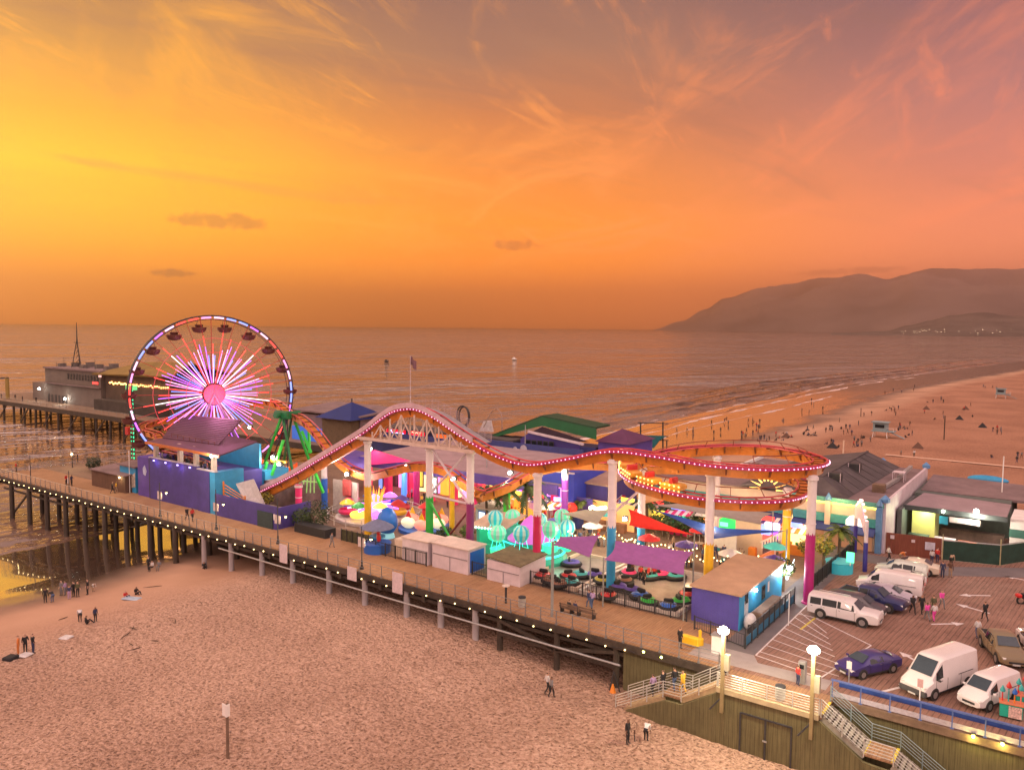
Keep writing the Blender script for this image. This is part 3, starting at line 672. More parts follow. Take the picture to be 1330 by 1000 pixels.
# ================================================================ rides
neon_pink = E('pink neon', (1.0,.30,.72), 1.15); neon_wpink = E('pale pink neon', (1.0,.50,.80), 1.3); neon_purple = E('violet neon', (.50,.14,1.0), 1.25)
neon_blue = E('blue neon', (.20,.30,1.0), 1.3); neon_red = E('red neon', (1.0,.06,.05), 1.4); neon_white = E('white neon', (1.0,.95,.98), 1.35)
neon_green = E('green neon', (.05,1.0,.42), 0.9); neon_teal = E('teal neon', (.06,.95,.80), 0.9); neon_yel = E('yellow neon', (1.0,.62,.08), 1.3); neon_or = E('orange neon', (1.0,.26,.03), 1.4)
basket_m = M('dark red gondola', (.11,.028,.022), .5, .3)
# ---- ferris wheel
def ferris():
    C0 = Vector((-82,15,14)); A = R(-26); nr = Vector((math.cos(A), math.sin(A), 0)); e = Vector((-math.sin(A), math.cos(A), 0)); up = Vector((0,0,1))
    t = Th('ferris_wheel', 'tall ferris wheel with glowing pink and violet spokes at the sea end', 'ferris wheel', (C0.x, C0.y, 0))
    P = lambda a, r, o: C0+e*(r*math.sin(a))+up*(r*math.cos(a))+nr*o
    RAD = 11.75
    for o in (.9, -.9):
        t.part('rim', MB().tube([P(2*math.pi*i/80, RAD, o) for i in range(80)], .10, 6, closed=True).tube([P(2*math.pi*i/80, RAD-.55, o) for i in range(80)], .05, 5, closed=True), dark_metal)
    seg = [neon_wpink, neon_purple, neon_red, neon_blue, neon_wpink, neon_pink, neon_blue, neon_red]
    for i in range(40):
        a0 = 2*math.pi*(i+.12)/40; a1 = 2*math.pi*(i+.88)/40
        t.part('rim_light', MB().tube([P(a0+(a1-a0)*j/4, RAD-.28, 1.0) for j in range(5)], .13, 6), seg[(i*3) % 8])
    for i in range(40):
        a = 2*math.pi*i/40; o = .9 if i % 2 else -.9
        mb = MB().bar(P(a, 1.2, o*.8), P(a, RAD, o), .075)
        if i % 2 == 0: mb.bar(P(a, RAD, .9), P(a, RAD, -.9), .07)
        t.part('spoke', mb, M('dark red spoke', (.16,.02,.02), .5, .3, emit=(1,.06,.05), es=.22))  # spoke metal glows faintly red in place of light falling on it
    bars = [neon_wpink, neon_white, neon_pink, neon_purple, neon_wpink, neon_red]
    for i in range(40):
        a = 2*math.pi*i/40; o = 1.0 if i % 2 else .65
        r1 = 7.0+(1.2 if i % 2 else 0)+.5*((i*7) % 3)
        t.part('light_bar', MB().tube([P(a, 1.7, o), P(a, r1-1.0, o)], .062, 6), bars[(i*5) % 6] if (a < 1.9 or a > 4.3) else [neon_wpink, neon_purple, neon_pink, neon_blue][i % 4])
        t.part('light_tip', MB().tube([P(a, r1-.9, o), P(a, r1+.6, o)], .06, 6), neon_red)
    for i in range(40):
        a = 2*math.pi*(i+.5)/40
        t.part('light_bar', MB().tube([P(a, 1.9, -.7), P(a, 5.8+.9*(i % 3), -.7)], .06, 6), [neon_blue, neon_pink, neon_purple][i % 3])
    for rr in (3.9, 6.3, 8.4): t.part('ring_brace', MB().tube([P(2*math.pi*i/40, rr, .95) for i in range(40)], .045, 5, closed=True), M('lit red brace', (.3,.03,.04), .5, .3, emit=(1,.10,.12), es=.45))  # red light put into the braces as a glow of their own
    t.part('hub', MB().tube([P(0,0,-1.3), P(0,0,1.3)], .55, 16), redp)
    hubd = t.part('hub_light', MB().tube([P(0,0,1.3), P(0,0,1.42)], 1.5, 24), E('red hub light', (1.0,.04,.10), 1.0))
    for i in range(12): t.part('hub_ray', MB().bar(P(i*math.pi/6,.3,1.46), P(i*math.pi/6,1.4,1.46), .06), neon_red, hubd)
    for s2 in (1.7, -1.7):
        for q in (-6.2, 6.2): t.part('leg', MB().tube([P(0,0,s2*.85), Vector((C0.x,C0.y,0))+e*q+nr*s2*1.5], [.22,.30], 10), M('dim mauve leg', (.22,.14,.20), .5))
    for i in range(20):
        a = 2*math.pi*(i+.5)/20; p = P(a, RAD-.1, 0)
        g = t.part('gondola', MB().lathe([(.25,-2.35),(.80,-2.2),(1.02,-1.85),(1.08,-1.5),(1.0,-1.5),(.9,-1.75),(.2,-1.9)], p, 12), basket_m)
        mb = MB().bar(p+nr*-.95, p+nr*.95, .09)
        for q in (-.42, .42): mb.bar(p+e*q*.2, p+e*q+up*-1.5, .05)
        t.part('hanger', mb, dark_metal, g)
        t.part('seat_back', MB().lathe([(.5,-1.5),(.62,-1.15),(.5,-1.1)], p, 8), basket_m, g)
    t.part('base_platform', MB().cbox((C0.x,C0.y,.5), (9,13,1.0), A), cyan)
    plight(t.e, P(0,-1.0,4.0), 900, (1,.35,.7), 2.0)
ferris()
# ---- roller coaster
_ = lambda u, v, y: tuple(AY(u, v, y))
PATH = [(-84,8.4,6.0),(-77,8.5,5.6),(-71,8.6,4.4),(-67.5,8.7,2.3),(-64.6,8.7,1.75),(-62.4,8.7,2.5),(-55.35,8.7,5.6),(-49.97,8.7,8.3),(-42.7,8.7,12.0),(-39.5,8.7,14.0),(-37.2,8.7,15.15),(-34.3,8.7,15.55),(-31.6,8.7,14.9),(-29.2,8.7,13.85),(-26.8,8.7,12.85),
  (-23,8.7,11.55),(-19.2,8.7,11.1),(-14.8,8.7,12.1),(-10.2,8.85,13.3),(-6,9.4,13.2),(-1.8,10.4,12.75),(2.2,12,12.6),(4.6,15,12.5),(5.5,18.5,12.4),(4.4,23,12.2),(1,27.5,12.0),(-3,29.5,11.85),(-7,28.3,11.7),
  (-10.4,24.5,11.5),(-12.6,20.5,10.9),(-12.9,17,10.3),(-11,14.3,9.8),(-7.5,12.8,9.5),(-3,12.4,9.3),(1,13.7,9.3),(3.2,17,9.2),(3.4,22,9.1),(1.5,28,9.0),(-2.5,31.8,8.9),(-7,32,8.8),(-12,30,8.7),(-17.5,28.6,8.4),(-22.5,28.6,8.2),(-26.6,26.5,8.0),
  (-28.6,22.6,7.4),(-29.2,18.4,6.3),(-31,15.4,5.4),_(625,637,14.2),_(602,622,14),_(580,607,14),_(556,601,14),_(535,601,14),_(505,608,14),_(478,613,14),_(450,603,14.2),_(428,582,15),_(408,556,17),_(390,540,19),_(376,535,21),(-80,24,12.6),(-89,24,11.4),_(215,543,22),_(190,549,18),_(184,556,13.5),_(205,563,10.5),(-85,8.4,6.4)]
def spline(pts, step=.8):
    pts = [Vector(p) for p in pts]; out = []
    for i in range(len(pts)-1):
        p0 = pts[max(i-1,0)]; p1, p2 = pts[i], pts[i+1]; p3 = pts[min(i+2, len(pts)-1)]
        n = max(1, round((p2-p1).length/step))
        for j in range(n):
            s = j/n; out.append(.5*((2*p1)+(p2-p0)*s+(2*p0-5*p1+4*p2-p3)*s*s+(3*p1-p0-3*p2+p3)*s**3))
    out.append(pts[-1]); return out
def coaster():
    t = Th('roller_coaster', 'long orange roller coaster track with pink lit rails and a double helix', 'roller coaster', (-30,8.7,0))
    pts = spline(PATH, .9); n = len(pts); T = []; S_ = []
    for i in range(n):
        d = (pts[min(i+1,n-1)]-pts[max(i-1,0)]).normalized(); T.append(d); S_.append(d.cross(Vector((0,0,1))).normalized())
    # spine: a box beam
    vs = []; fs = []; hw, hh = .30, .42
    for p, s, d in zip(pts, S_, T):
        u = s.cross(d); c = p-u*.62
        vs += [c-s*hw-u*hh, c+s*hw-u*hh, c+s*(hw+.1)+u*hh, c-s*(hw+.1)+u*hh]
    for i in range(n-1):
        for j in range(4): fs.append((i*4+j, (i+1)*4+j, (i+1)*4+(j+1) % 4, i*4+(j+1) % 4))
    mb = MB(); mb.add(vs, fs); t.part('spine', mb, M('coaster orange', (.60,.19,.02), .45, .38, .5))
    for q in (-.62, .62): t.part('rail', MB().tube([p+s*q for p, s in zip(pts, S_)], .085, 6), M('coaster red rail', (.55,.06,.08), .35, .2, .6))
    mb = MB(); mb2 = MB()
    for i in range(0, n, 2):
        p, s, d = pts[i], S_[i], T[i]; u = s.cross(d)
        mb.bar(p-s*.72-u*.14, p+s*.72-u*.14, .12)
        if i % 4 == 0:
            for q in (-1, 1): mb.bar(p+s*q*.62-u*.1, p+s*q*.3-u*.8, .13, .2)
    o = t.part('cross_ties', mb, M('coaster dark ties', (.20,.06,.02), .5, .2)); o['kind'] = 'stuff'
    i0 = min(range(n), key=lambda i: (pts[i]-Vector((-62.4,8.7,2.5))).length); i1 = min(range(n), key=lambda i: (pts[i]-Vector((-26.6,26.5,8.0))).length)
    bl = MB()
    for i in range(i0, i1):
        p, s, d = pts[i], S_[i], T[i]; u = s.cross(d)
        side = 1
        c = p+s*.86*side-u*.12; bl.sph(c, .06, 6, 4)
        c = (p+pts[i+1])/2+s*.86*side-u*.12; bl.sph(c, .05, 5, 3)
    o = t.part('light_string', bl, E('pink track bulb', (1.0,.42,.62), 2.4)); o['kind'] = 'stuff'
    # lit cloth-covered edge board under the bulbs
    mb = MB(); vs = []; fs = []
    for i in range(i0, i1+1):
        p, s, d = pts[i], S_[i], T[i]; u = s.cross(d); vs += [p+s*.80-u*.02, p+s*.80-u*.26, p+s*.74-u*.26, p+s*.74-u*.02]
    for i in range(i1-i0):
        for j in range(4): fs.append((i*4+j, i*4+(j+1) % 4, (i+1)*4+(j+1) % 4, (i+1)*4+j))
    mb.add(vs, fs); t.part('edge_board', mb, M('crimson edge board', (.30,.02,.10), .4, .2, .8, emit=(1,.05,.2), es=.10))
    # upper hand rail on the far side of the helix
    a0 = min(range(n), key=lambda i: (pts[i]-Vector((2.2,12,12.6))).length); mb = MB()
    rl = [pts[i]+S_[i]*(-1.25)+Vector((0,0,.75)) for i in range(a0, i1)]; mb.tube(rl, .05, 5)
    for i in range(a0, i1, 4): mb.bar(pts[i]-S_[i]*.6, pts[i]-S_[i]*1.25+Vector((0,0,.75)), .06)
    t.part('walkway_rail', mb, M('rust red rail', (.22,.05,.03), .5, .2))
    # lift hill walkways with mesh sides, and the truss below the crest
    j0 = i0+2; j1 = min(range(n), key=lambda i: (pts[i]-Vector((-24.5,8.7,12.0))).length)
    for q, nm, mt in ((1.25,'track_deck',M('pink track deck', (.56,.36,.42), .5, .2, 1.5)), (-1.5,'walkway_panel',M('grey mesh panel', (.32,.29,.31), .6, .2, 1.5))):
        mb = MB(); vs = []; fs = []; w0, w1 = (-.56, .56) if q > 0 else (-2.2, -.8)
        for i in range(j0, j1):
            p, s = pts[i], S_[i]; vs += [p+s*w0-Vector((0,0,.22)), p+s*w1-Vector((0,0,.22)), p+s*w1-Vector((0,0,.30)), p+s*w0-Vector((0,0,.30))]
        for i in range(j1-j0-1):
            for j in range(4): fs.append((i*4+j, (i+1)*4+j, (i+1)*4+(j+1) % 4, i*4+(j+1) % 4))
        mb.add(vs, fs); t.part(nm, mb, mt)
        if q > 0: continue
        mb = MB(); e = w0
        for hgt in (.95, .75, .55, .35, .15): mb.tube([pts[i]+S_[i]*e+Vector((0,0,hgt-.2)) for i in range(j0, j1)], .022, 5)
        for i in range(j0, j1): mb.bar(pts[i]+S_[i]*e-Vector((0,0,.25)), pts[i]+S_[i]*e+Vector((0,0,.75)), .04)
        t.part('handrail', mb, M('mauve grey rail', (.40,.30,.33), .5, .2))
    for q, za, zb, nm, mt in ((.93,.02,.58,'side_panel',M('pale pink side panel', (.56,.39,.45), .5, .2, 1.5)),):
        mb = MB(); vs = []; fs = []
        for i in range(j0, j1):
            p, s = pts[i], S_[i]; vs += [p+s*q+Vector((0,0,za)), p+s*(q+.05)+Vector((0,0,za)), p+s*(q+.05)+Vector((0,0,zb)), p+s*q+Vector((0,0,zb))]
        for i in range(j1-j0-1):
            for j in range(4): fs.append((i*4+j, i*4+(j+1) % 4, (i+1)*4+(j+1) % 4, (i+1)*4+j))
        mb.add(vs, fs); t.part(nm, mb, mt)
    tr = M('cream truss steel', (.62,.48,.42), .5, .15, 1); mb = MB()
    for y in (8.0, 9.4):
        mb.bar((-44.2,y,11.55), (-26.0,y,11.55), .28, .34)
        ch = [p for p in pts[j0:j1] if -43 < p.x < -26.5]
        for k, p in enumerate(ch[::2]): 
            mb.bar((p.x,y,11.6), (p.x,y,p.z-.75), .14)
            nx = ch[min(2*k+2, len(ch)-1)]; mb.bar((p.x,y,11.6) if k % 2 else (p.x,y,p.z-.75), (nx.x,y,nx.z-.75) if k % 2 else (nx.x,y,11.6), .11)
    for x in (-44,-40,-36,-32,-28): mb.bar((x,8.0,11.55), (x,9.4,11.55), .2)
    t.part('truss', mb, tr)
    # train-like burst of moving lights seen on the lower helix is a parked lit train here
    k0 = min(range(n), key=lambda i: (pts[i]-Vector((-6.5,12.7,9.45))).length)
    tt = Th('coaster_train', 'coaster train outlined in glowing yellow bulbs on the lower helix', 'coaster train', pts[k0])
    for c in range(4):
        i = k0-8+c*3; p, s, d = pts[i], S_[i], T[i]; rz = math.atan2(d.y, d.x)
        cr = tt.part('car', MB().cbox((p.x,p.y,p.z+.42), (2.2,1.35,.62), rz, .16), M('amber train body', (.72,.34,.04), .3, .1, coat=.3))
        tt.part('seat', MB().cbox((p.x,p.y,p.z+.95), (.35,1.1,.6), rz, .08), redp, cr)
        mb = MB()
        for m_ in range(5): q = p-d*1.0+d*.5*m_; mb.sph(q+s*.74+Vector((0,0,.62)), .08, 6, 4); mb.sph(q+s*.74+Vector((0,0,.2)), .07, 6, 4)
        o = tt.part('light_row', mb, E('amber train bulb', (1.0,.62,.16), 3.5), cr); o['kind'] = 'stuff'
    plight(tt.e, (pts[k0].x, pts[k0].y-1.5, pts[k0].z+1.5), 120, (1,.6,.2))
    return pts
TRK = coaster()
# ---- coaster columns
colw = M('white column paint', (.74,.67,.68), .45, .16, .5, .04)
def column(x, y, zt, zc, colr, label, r=.40, kind='white coaster columns with coloured feet', lampcol=None):
    t = Th('coaster_column', label, 'column', (x, y, 0), kind)
    t.part('shaft', MB().tube([(x,y,zc-.3),(x,y,zt-.3),(x,y,zt)], [r,r,r*1.05], 18), colw)
    cp = t.part('cap_flange', MB().lathe([(r*1.0,zt-.45),(r*1.3,zt-.4),(r*1.3,zt-.15),(r,zt-.1)], (x,y,0), 18), colw)
    t.part('joint_ring', MB().lathe([(r*1.0,zt*.62),(r*1.12,zt*.62+.02),(r*1.12,zt*.62+.1),(r,zt*.62+.12)], (x,y,0), 18), colw)
    mb = MB().tube([(x,y,0),(x,y,zc-.25)], r*1.06, 14, cap=False)
    n = 14; vs = []; fs = []
    for j in range(n*2+1):               # ragged painted crown
        a = 2*math.pi*j/(2*n); vs += [(x+r*1.06*math.cos(a), y+r*1.06*math.sin(a), zc-.25), (x+r*1.06*math.cos(a), y+r*1.06*math.sin(a), zc+(.35 if j % 4 == 0 else (.05 if j % 2 else .18)))]
    for j in range(2*n): fs.append((2*j, 2*j+2, 2*j+3, 2*j+1))
    mb.add(vs, fs); mb.lathe([(r*1.5,0),(r*1.5,.12),(r*1.08,.16)], (x,y,0), 12)
    t.part('painted_foot', mb, colr)
    return t
def top_at(x, y):
    b = min((p for p in TRK if p.z > 4), key=lambda p: (p.x-x)**2+(p.y-y)**2); return b.z-.95
ZC = lambda u, v, y: AY(u, v, y).z
column(-54.65,8.7,4.55,4.4,pinkp,'short column painted crimson all the way up, at the foot of the lift hill')
column(-57.0,14.9,6.6,ZC(421,622,14.9),bluep,'white coaster column with a blue foot beside the lift hill')
column(-42.3,8.7,11.3,ZC(474,633,8.5),yellow,'white coaster column with a tall yellow foot under the lift hill')
gx = AY(558,600,8.7).x; mx = AY(611,600,8.7).x
column(gx,8.7,11.4,ZC(558,647,8.7),greenp,'white coaster column with a bright green foot under the truss')
column(mx,8.7,11.6,ZC(611,655,8.7),M('plum paint', (.24,.02,.14), .45, .12, 1),'white coaster column with a plum foot behind the white sheds')
column(-18.46,8.7,10.2,ZC(697,671,8.7),M('rose red paint', (.55,.02,.10), .45, .12, 1),'white coaster column with a rose red foot in front of the balloon ride')
column(-25.06,24.4,8.0,6.2,M('violet column paint', (.30,.05,.45), .45, .12, 1),'column with a violet foot by the blue arcade')
column(-10.2,8.85,12.4,ZC(794,686,8.85),cyan,'white coaster column with a sky blue foot among the bumper cars')
column(-13.4,21.4,9.6,ZC(818,684,21.4),cyan,'shorter white column with a blue foot behind the red shade sail')
column(-1.9,11.9,11.7,ZC(917,707,11.9),yellow,'white coaster column with a yellow foot beside the blue container office')
column(-7.6,28.0,10.6,ZC(893,690,28),teal,'white column with a teal foot at the back of the helix')
column(0.3,27.6,8.0,ZC(1021,663,27.6),yellow,'white column with a yellow foot nearest the arcade building')
column(5.7,16.5,11.6,ZC(1050,695,16.5),magenta,'tallest white coaster column, with a magenta foot, by the parked white car')
# cross braces of the lift hill
def braces(name, label, segs, mats):
    t = Th(name, label, 'brace', segs[0][0])
    for i, (a, b2, m_) in enumerate(segs): t.part('strut', MB().tube([a, b2], .13, 8), m_)
zg = lambda v: ZC(584, v, 8.7)
braces('column_bracing', 'crossed white and coloured struts between the green and plum columns',
  [((gx,8.5,zg(578)),(mx,8.5,zg(650)),lav), ((mx,8.9,zg(578)),(gx,8.9,zg(645)),lav), ((gx,8.7,zg(647)),(mx,8.7,zg(650)),lav), ((gx,8.5,zg(652)),(mx-1.6,8.5,.6),greenp), ((mx,8.9,zg(654)),(gx+1.4,8.9,.5),M('oxblood paint', (.16,.015,.02), .5))], None)
braces('column_bracing', 'white cross beam between the sky blue column and the shorter column', [((-10.2,8.85,7.2),(-13.4,21.4,7.2),lav)], None)

# ---- green drop tower
p = G(173,597); t = Th('drop_tower', 'slim lattice drop tower outlined in green lights at the left of the wheel', 'drop tower', p)
hT = ZC(173,505,p.y); mb = MB()
for q in (-.55,.55): mb.tube([p+Vector((q,0,0)), p+Vector((q,0,hT))], .11, 6)
for k in range(int(hT/1.2)): mb.bar(p+Vector((-.55,0,k*1.2)), p+Vector((.55,0,k*1.2+1.2)), .07)
t.part('mast', mb, dark_metal); mb = MB()
for k in range(int(hT/.75)):
    mb.cbox((p.x+.6,p.y-.15,.4+k*.75), (.22,.1,.36)); mb.cbox((p.x-.1,p.y-.2,.4+k*.75), (.12,.1,.22))
t.part('light_strip', mb, neon_green); t.part('crown_light', MB().cbox((p.x,p.y,hT+.2), (3.0,.5,.8)), E('green crown light', (.12,.62,.22), .8))
t.part('seat_ring', MB().cbox((p.x-1.0,p.y,5.2), (.9,1.2,1.4)), redp)
# ---- swinging ship
def swing_ship():
    ap = AY(373,538,19); o = Vector((ap.x, 19, 0))
    t = Th('swinging_ship_ride', 'swinging ship ride with green A frame legs and an orange red hull', 'swing ride', o)
    dg = M('deep green steel', (.015,.16,.05), .4, .2)
    for dy, mt in ((-2.2, dg), (2.2, dg)):
        for dx in (-4.8, 4.8): t.part('leg', MB().bar((ap.x, 19+dy*.4, ap.z), (ap.x+dx, 19+dy, 0), .30), greenp if dx*dy > 0 else mt)
    t.part('axle', MB().tube([(ap.x,16.8,ap.z),(ap.x,21.2,ap.z)], .4, 10), dg)
    t.part('axle_cap', MB().cbox((ap.x,18.2,ap.z), (3.0,1.0,1.2), 0, .2), dg)
    hull = MB(); n = 11; vs = []; fs = []
    for i in range(n):
        q = i/(n-1)*2-1; x = ap.x-2.5+q*4.6; wd = 1.15*(1-abs(q)**3)+.08; zb = 1.2+2.0*q*q
        vs += [(x,19-wd,zb+1.3),(x,19-wd*.5,zb),(x,19+wd*.5,zb),(x,19+wd,zb+1.3)]
    for i in range(n-1):
        for j in range(4): fs.append((i*4+j,(i+1)*4+j,(i+1)*4+(j+1) % 4,i*4+(j+1) % 4))
    hull.add(vs, fs); t.part('hull', hull, M('orange red hull', (.72,.12,.03), .4, .2, emit=(1,.12,.02), es=.35))
    for dx in (-4.4,0,-2.2): t.part('hanger', MB().bar((ap.x,19,ap.z), (ap.x+dx,19,2.4), .14), dark_metal)
    for dx in (-5.4,-3.8,-2.2,-.7): t.part('seat_row', MB().cbox((ap.x+dx,19,2.9+.1*abs(dx+2.5)), (.4,1.6,.9), 0, .1), neon_or if dx > -4 else redp)
    t.part('platform', MB().cbox((ap.x,19,.3), (11,6,.6)), yellow)
    plight(t.e, (ap.x, 15.5, 4.0), 180, (1,.6,.35))
swing_ship()
# second, bright green leg group in front
pg = G(402,640); t = Th('green_frame_ride', 'bright green leg frame of a family ride beside the lift hill', 'ride', pg)
for (u1,v1,u2,v2,yy) in ((368,572,353,617,13),(347,600,341,620,13),(405,604,420,640,12.5),(401,553,402,588,19),(392,560,404,588,18)):
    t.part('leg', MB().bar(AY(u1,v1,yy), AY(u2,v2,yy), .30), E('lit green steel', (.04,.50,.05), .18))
t.part('cross_beam', MB().bar(AY(353,598,13), AY(372,600,13), .3), yellow)
mb = MB()
for k in range(5): mb.bar(AY(392+k*4,612,13.5), AY(388+k*5,640,13.5), .12)
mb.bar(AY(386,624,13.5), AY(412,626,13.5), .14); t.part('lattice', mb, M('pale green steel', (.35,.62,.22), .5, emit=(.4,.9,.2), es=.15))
# ---- neon spinner (octopus) ride
def spinner():
    c = G(487,672); c = Vector((c.x, c.y, 0)); t = Th('spinner_ride', 'neon spinning octopus ride with a flame crown and coloured cars', 'spinning ride', c)
    t.part('platform', MB().lathe([(5.0,0),(5.0,.35),(4.7,.45),(.1,.5)], c, 28), M('pale ride platform', (.55,.48,.46), .4, .2, 1))
    t.part('hub', MB().lathe([(1.5,.5),(1.2,1.6),(.7,2.6),(.3,3.0)], c, 16), neon_pink)
    mb = MB()
    for i in range(10):
        a = i*math.pi/5; mb.panel([c+Vector((.9*math.cos(a-.25),.9*math.sin(a-.25),2.1)), c+Vector((.9*math.cos(a+.25),.9*math.sin(a+.25),2.1)), c+Vector((1.35*math.cos(a),1.35*math.sin(a),3.9))], .06)
    t.part('flame_crown', mb, neon_or)
    colr = [yellow, redp, bluep, greenp, purple2, pinkp, neon_yel, neon_purple]
    for i in range(8):
        a = i*math.pi/4+.2; q = c+Vector((3.5*math.cos(a), 3.5*math.sin(a), 0)); ar = t.part('arm', MB().bar(c+Vector((1.2*math.cos(a),1.2*math.sin(a),1.7)), q+Vector((0,0,1.5)), .2), neon_wpink if i % 2 else neon_purple)
        cr = t.part('ride_car', MB().lathe([(.4,.7),(1.0,.85),(1.15,1.2),(.95,1.45),(.85,1.2),(.3,1.0)], q, 12), colr[i])
        t.part('canopy', MB().lathe([(1.0,2.1),(.6,2.45),(.1,2.7)], q, 10), colr[(i*3+1) % 8], cr)
        for k in range(3): b2 = a+(k-1)*.2; t.part('light_ray', MB().bar(c+Vector((1.6*math.cos(b2),1.6*math.sin(b2),1.2)), c+Vector((3.0*math.cos(b2),3.0*math.sin(b2),.65)), .09), [neon_white, neon_pink, neon_blue][(k+i) % 3], ar)
    rail = MB().tube([c+Vector((6*math.cos(i*math.pi/18),6*math.sin(i*math.pi/18),1.1)) for i in range(36)], .04, 5, closed=True).tube([c+Vector((6*math.cos(i*math.pi/18),6*math.sin(i*math.pi/18),.6)) for i in range(36)], .03, 5, closed=True)
    for i in range(18): rail.bar(c+Vector((6*math.cos(i*math.pi/9),6*math.sin(i*math.pi/9),0)), c+Vector((6*math.cos(i*math.pi/9),6*math.sin(i*math.pi/9),1.1)), .05)
    t.part('ring_fence', rail, M('pale ring rail', (.6,.58,.55), .4))
    plight(t.e, c+Vector((0,-3,5)), 260, (1,.62,.75), .6)
spinner()
# a second small lit ride: red and cream cars behind the sheds
p = G(552,688); t = Th('kiddie_ride', 'small red and cream children ride glowing between the green column and the blue balloon', 'ride', p)
t.part('platform', MB().lathe([(3.2,0),(3.2,.4),(.1,.45)], p, 24), bluep)
for i in range(6):
    a = i*math.pi/3; q = p+Vector((2.1*math.cos(a),2.1*math.sin(a),0)); cr = t.part('ride_car', MB().sph(q+Vector((0,0,1.1)), .85, 10, 6, (1.2,.8,.8)), E('lit coral car', (.9,.28,.2), .55) if i % 2 else E('lit cream car', (.9,.78,.5), .5)); t.part('fin', MB().panel([q+Vector((-.5,0,1.6)), q+Vector((.5,0,1.6)), q+Vector((0,0,2.5))], .12), yellow if i % 2 else redp, cr)
t.part('mast', MB().lathe([(.5,.4),(.35,2.6),(.9,2.8),(.05,3.4)], p, 12), redp); plight(t.e, p+Vector((-.5,-2.5,4)), 160, (1,.75,.6), .5)
# ---- samba balloon ride
def balloons():
    c = G(689,727); c = Vector((c.x, c.y, 0)); t = Th('balloon_ride', 'green lit balloon ride with striped gondolas round a violet cone', 'balloon ride', c)
    lit = E('green lit platform', (.05,.36,.24), .06)
    t.part('platform', MB().lathe([(3.9,0),(3.9,.5),(3.5,.7),(.1,.75)], c, 28), lit)
    t.part('light_ring', MB().tube([c+Vector((3.6*math.cos(i*math.pi/16),3.6*math.sin(i*math.pi/16),1.1)) for i in range(32)], .12, 6, closed=True), neon_teal)
    t.part('centre_drum', MB().lathe([(1.6,.7),(1.5,2.4)], c, 20), lit)
    t.part('cone_roof', MB().lathe([(2.5,2.3),(2.45,2.4),(1.5,3.2),(.7,4.3),(.05,4.8)], c, 16), M('violet cone roof', (.42,.10,.42), .4, .2, emit=(.8,.15,.7), es=.45))
    for i in range(8):
        a = i*math.pi/4+.35; q = c+Vector((3.9*math.cos(a), 3.9*math.sin(a), 0)); hz = 1.5+.5*math.sin(i*2.1)
        t.part('arm', MB().bar(c+Vector((1.5*math.cos(a),1.5*math.sin(a),1.4)), q+Vector((0,0,hz+.1)), .13), neon_teal)
        bk = t.part('basket', MB().lathe([(.35,hz-.2),(.75,hz+.1),(.85,hz+.7),(.75,hz+.7),(.6,hz+.2)], q, 10), neon_green)
        bm = MB(); n = 16; prof = [(.05,hz+1.35),(.35,hz+1.4),(.68,hz+1.75),(.86,hz+2.25),(.78,hz+2.7),(.48,hz+3.0),(.08,hz+3.12)]
        for j in range(n):
            bm.mi = j % 2; a0, a1 = 2*math.pi*j/n, 2*math.pi*(j+1)/n
            for (r0, z0), (r1, z1) in zip(prof, prof[1:]): bm.add([q+Vector((r0*math.cos(a0),r0*math.sin(a0),z0)), q+Vector((r0*math.cos(a1),r0*math.sin(a1),z0)), q+Vector((r1*math.cos(a1),r1*math.sin(a1),z1)), q+Vector((r1*math.cos(a0),r1*math.sin(a0),z1))], [(0,1,2,3)], True)
        pr = [(E('lit white balloon', (.40,.72,.60), .12), E('lit teal balloon', (.02,.45,.50), .3)), (E('lit mint balloon', (.10,.75,.42), .3), E('lit white balloon', (.40,.72,.60), .12))][i % 2]
        t.part('balloon', bm, pr, bk)
        mb = MB()
        for k in range(4): g = k*math.pi/2+.4; mb.bar(q+Vector((.75*math.cos(g),.75*math.sin(g),hz+.7)), q+Vector((.5*math.cos(g),.5*math.sin(g),hz+1.7)), .06)
        t.part('balloon_ropes', mb, neon_teal, bk)
    plight(t.e, c+Vector((0,-2.8,4.8)), 50, (.1,1,.6), .6); plight(t.e, c+Vector((2.6,-4.4,2)), 35, (.1,1,.6), .4)
balloons()
# ---- bumper car arenas
floor_m = M('polished arena floor', (.34,.29,.26), .14, .25, .4)
A1 = [(-18.3,6.6),(-12.5,6.4),(-12.5,16.6),(-18.3,16.8)]; A2 = [(-11.9,6.2),(-2.3,6.0),(-2.3,17.8),(-11.9,17.6)]
for i, A_ in enumerate((A1, A2)):
    t = Th('bumper_arena', ['smaller bumper car floor, greenish, beside the white booth', 'larger bumper car floor glowing amber, beside the blue office'][i], 'ride floor', (A_[0][0], A_[0][1], 0))
    t.part('floor', MB().prism(A_, .01, .14), floor_m)
    for a, b2 in zip(A_, A_[1:]+A_[:1]): t.part('kerb', MB().bar((a[0],a[1],.22), (b2[0],b2[1],.22), .3, .36), cream if i == 0 else M('pale kerb', (.5,.44,.40), .6))
def bumper_car(c1, c2):
    t = Th('bumper_car', 'x', 'bumper car', (0,0,0), 'bumper cars')
    t.part('bumper', MB().tube([(1.0*math.cos(a)*1.1,.8*math.sin(a)*1.05,.30) for a in [i*math.pi/9 for i in range(18)]], .22, 8, closed=True), black)
    t.part('body', MB().lathe([(.2,.28),(.86,.34),(.92,.52),(.7,.70),(.25,.62),(.1,.5)], (0,0,0), 16, True, 1.12, .92), c1)
    t.part('nose', MB().sph((.55,0,.58), .42, 10, 6, (1.0,.9,.55)), c1)
    t.part('seat', MB().cbox((-.25,0,.68), (.25,1.0,.75), 0, .1).cbox((.05,0,.5), (.6,.9,.2), 0, .06), c2)
    return t.e
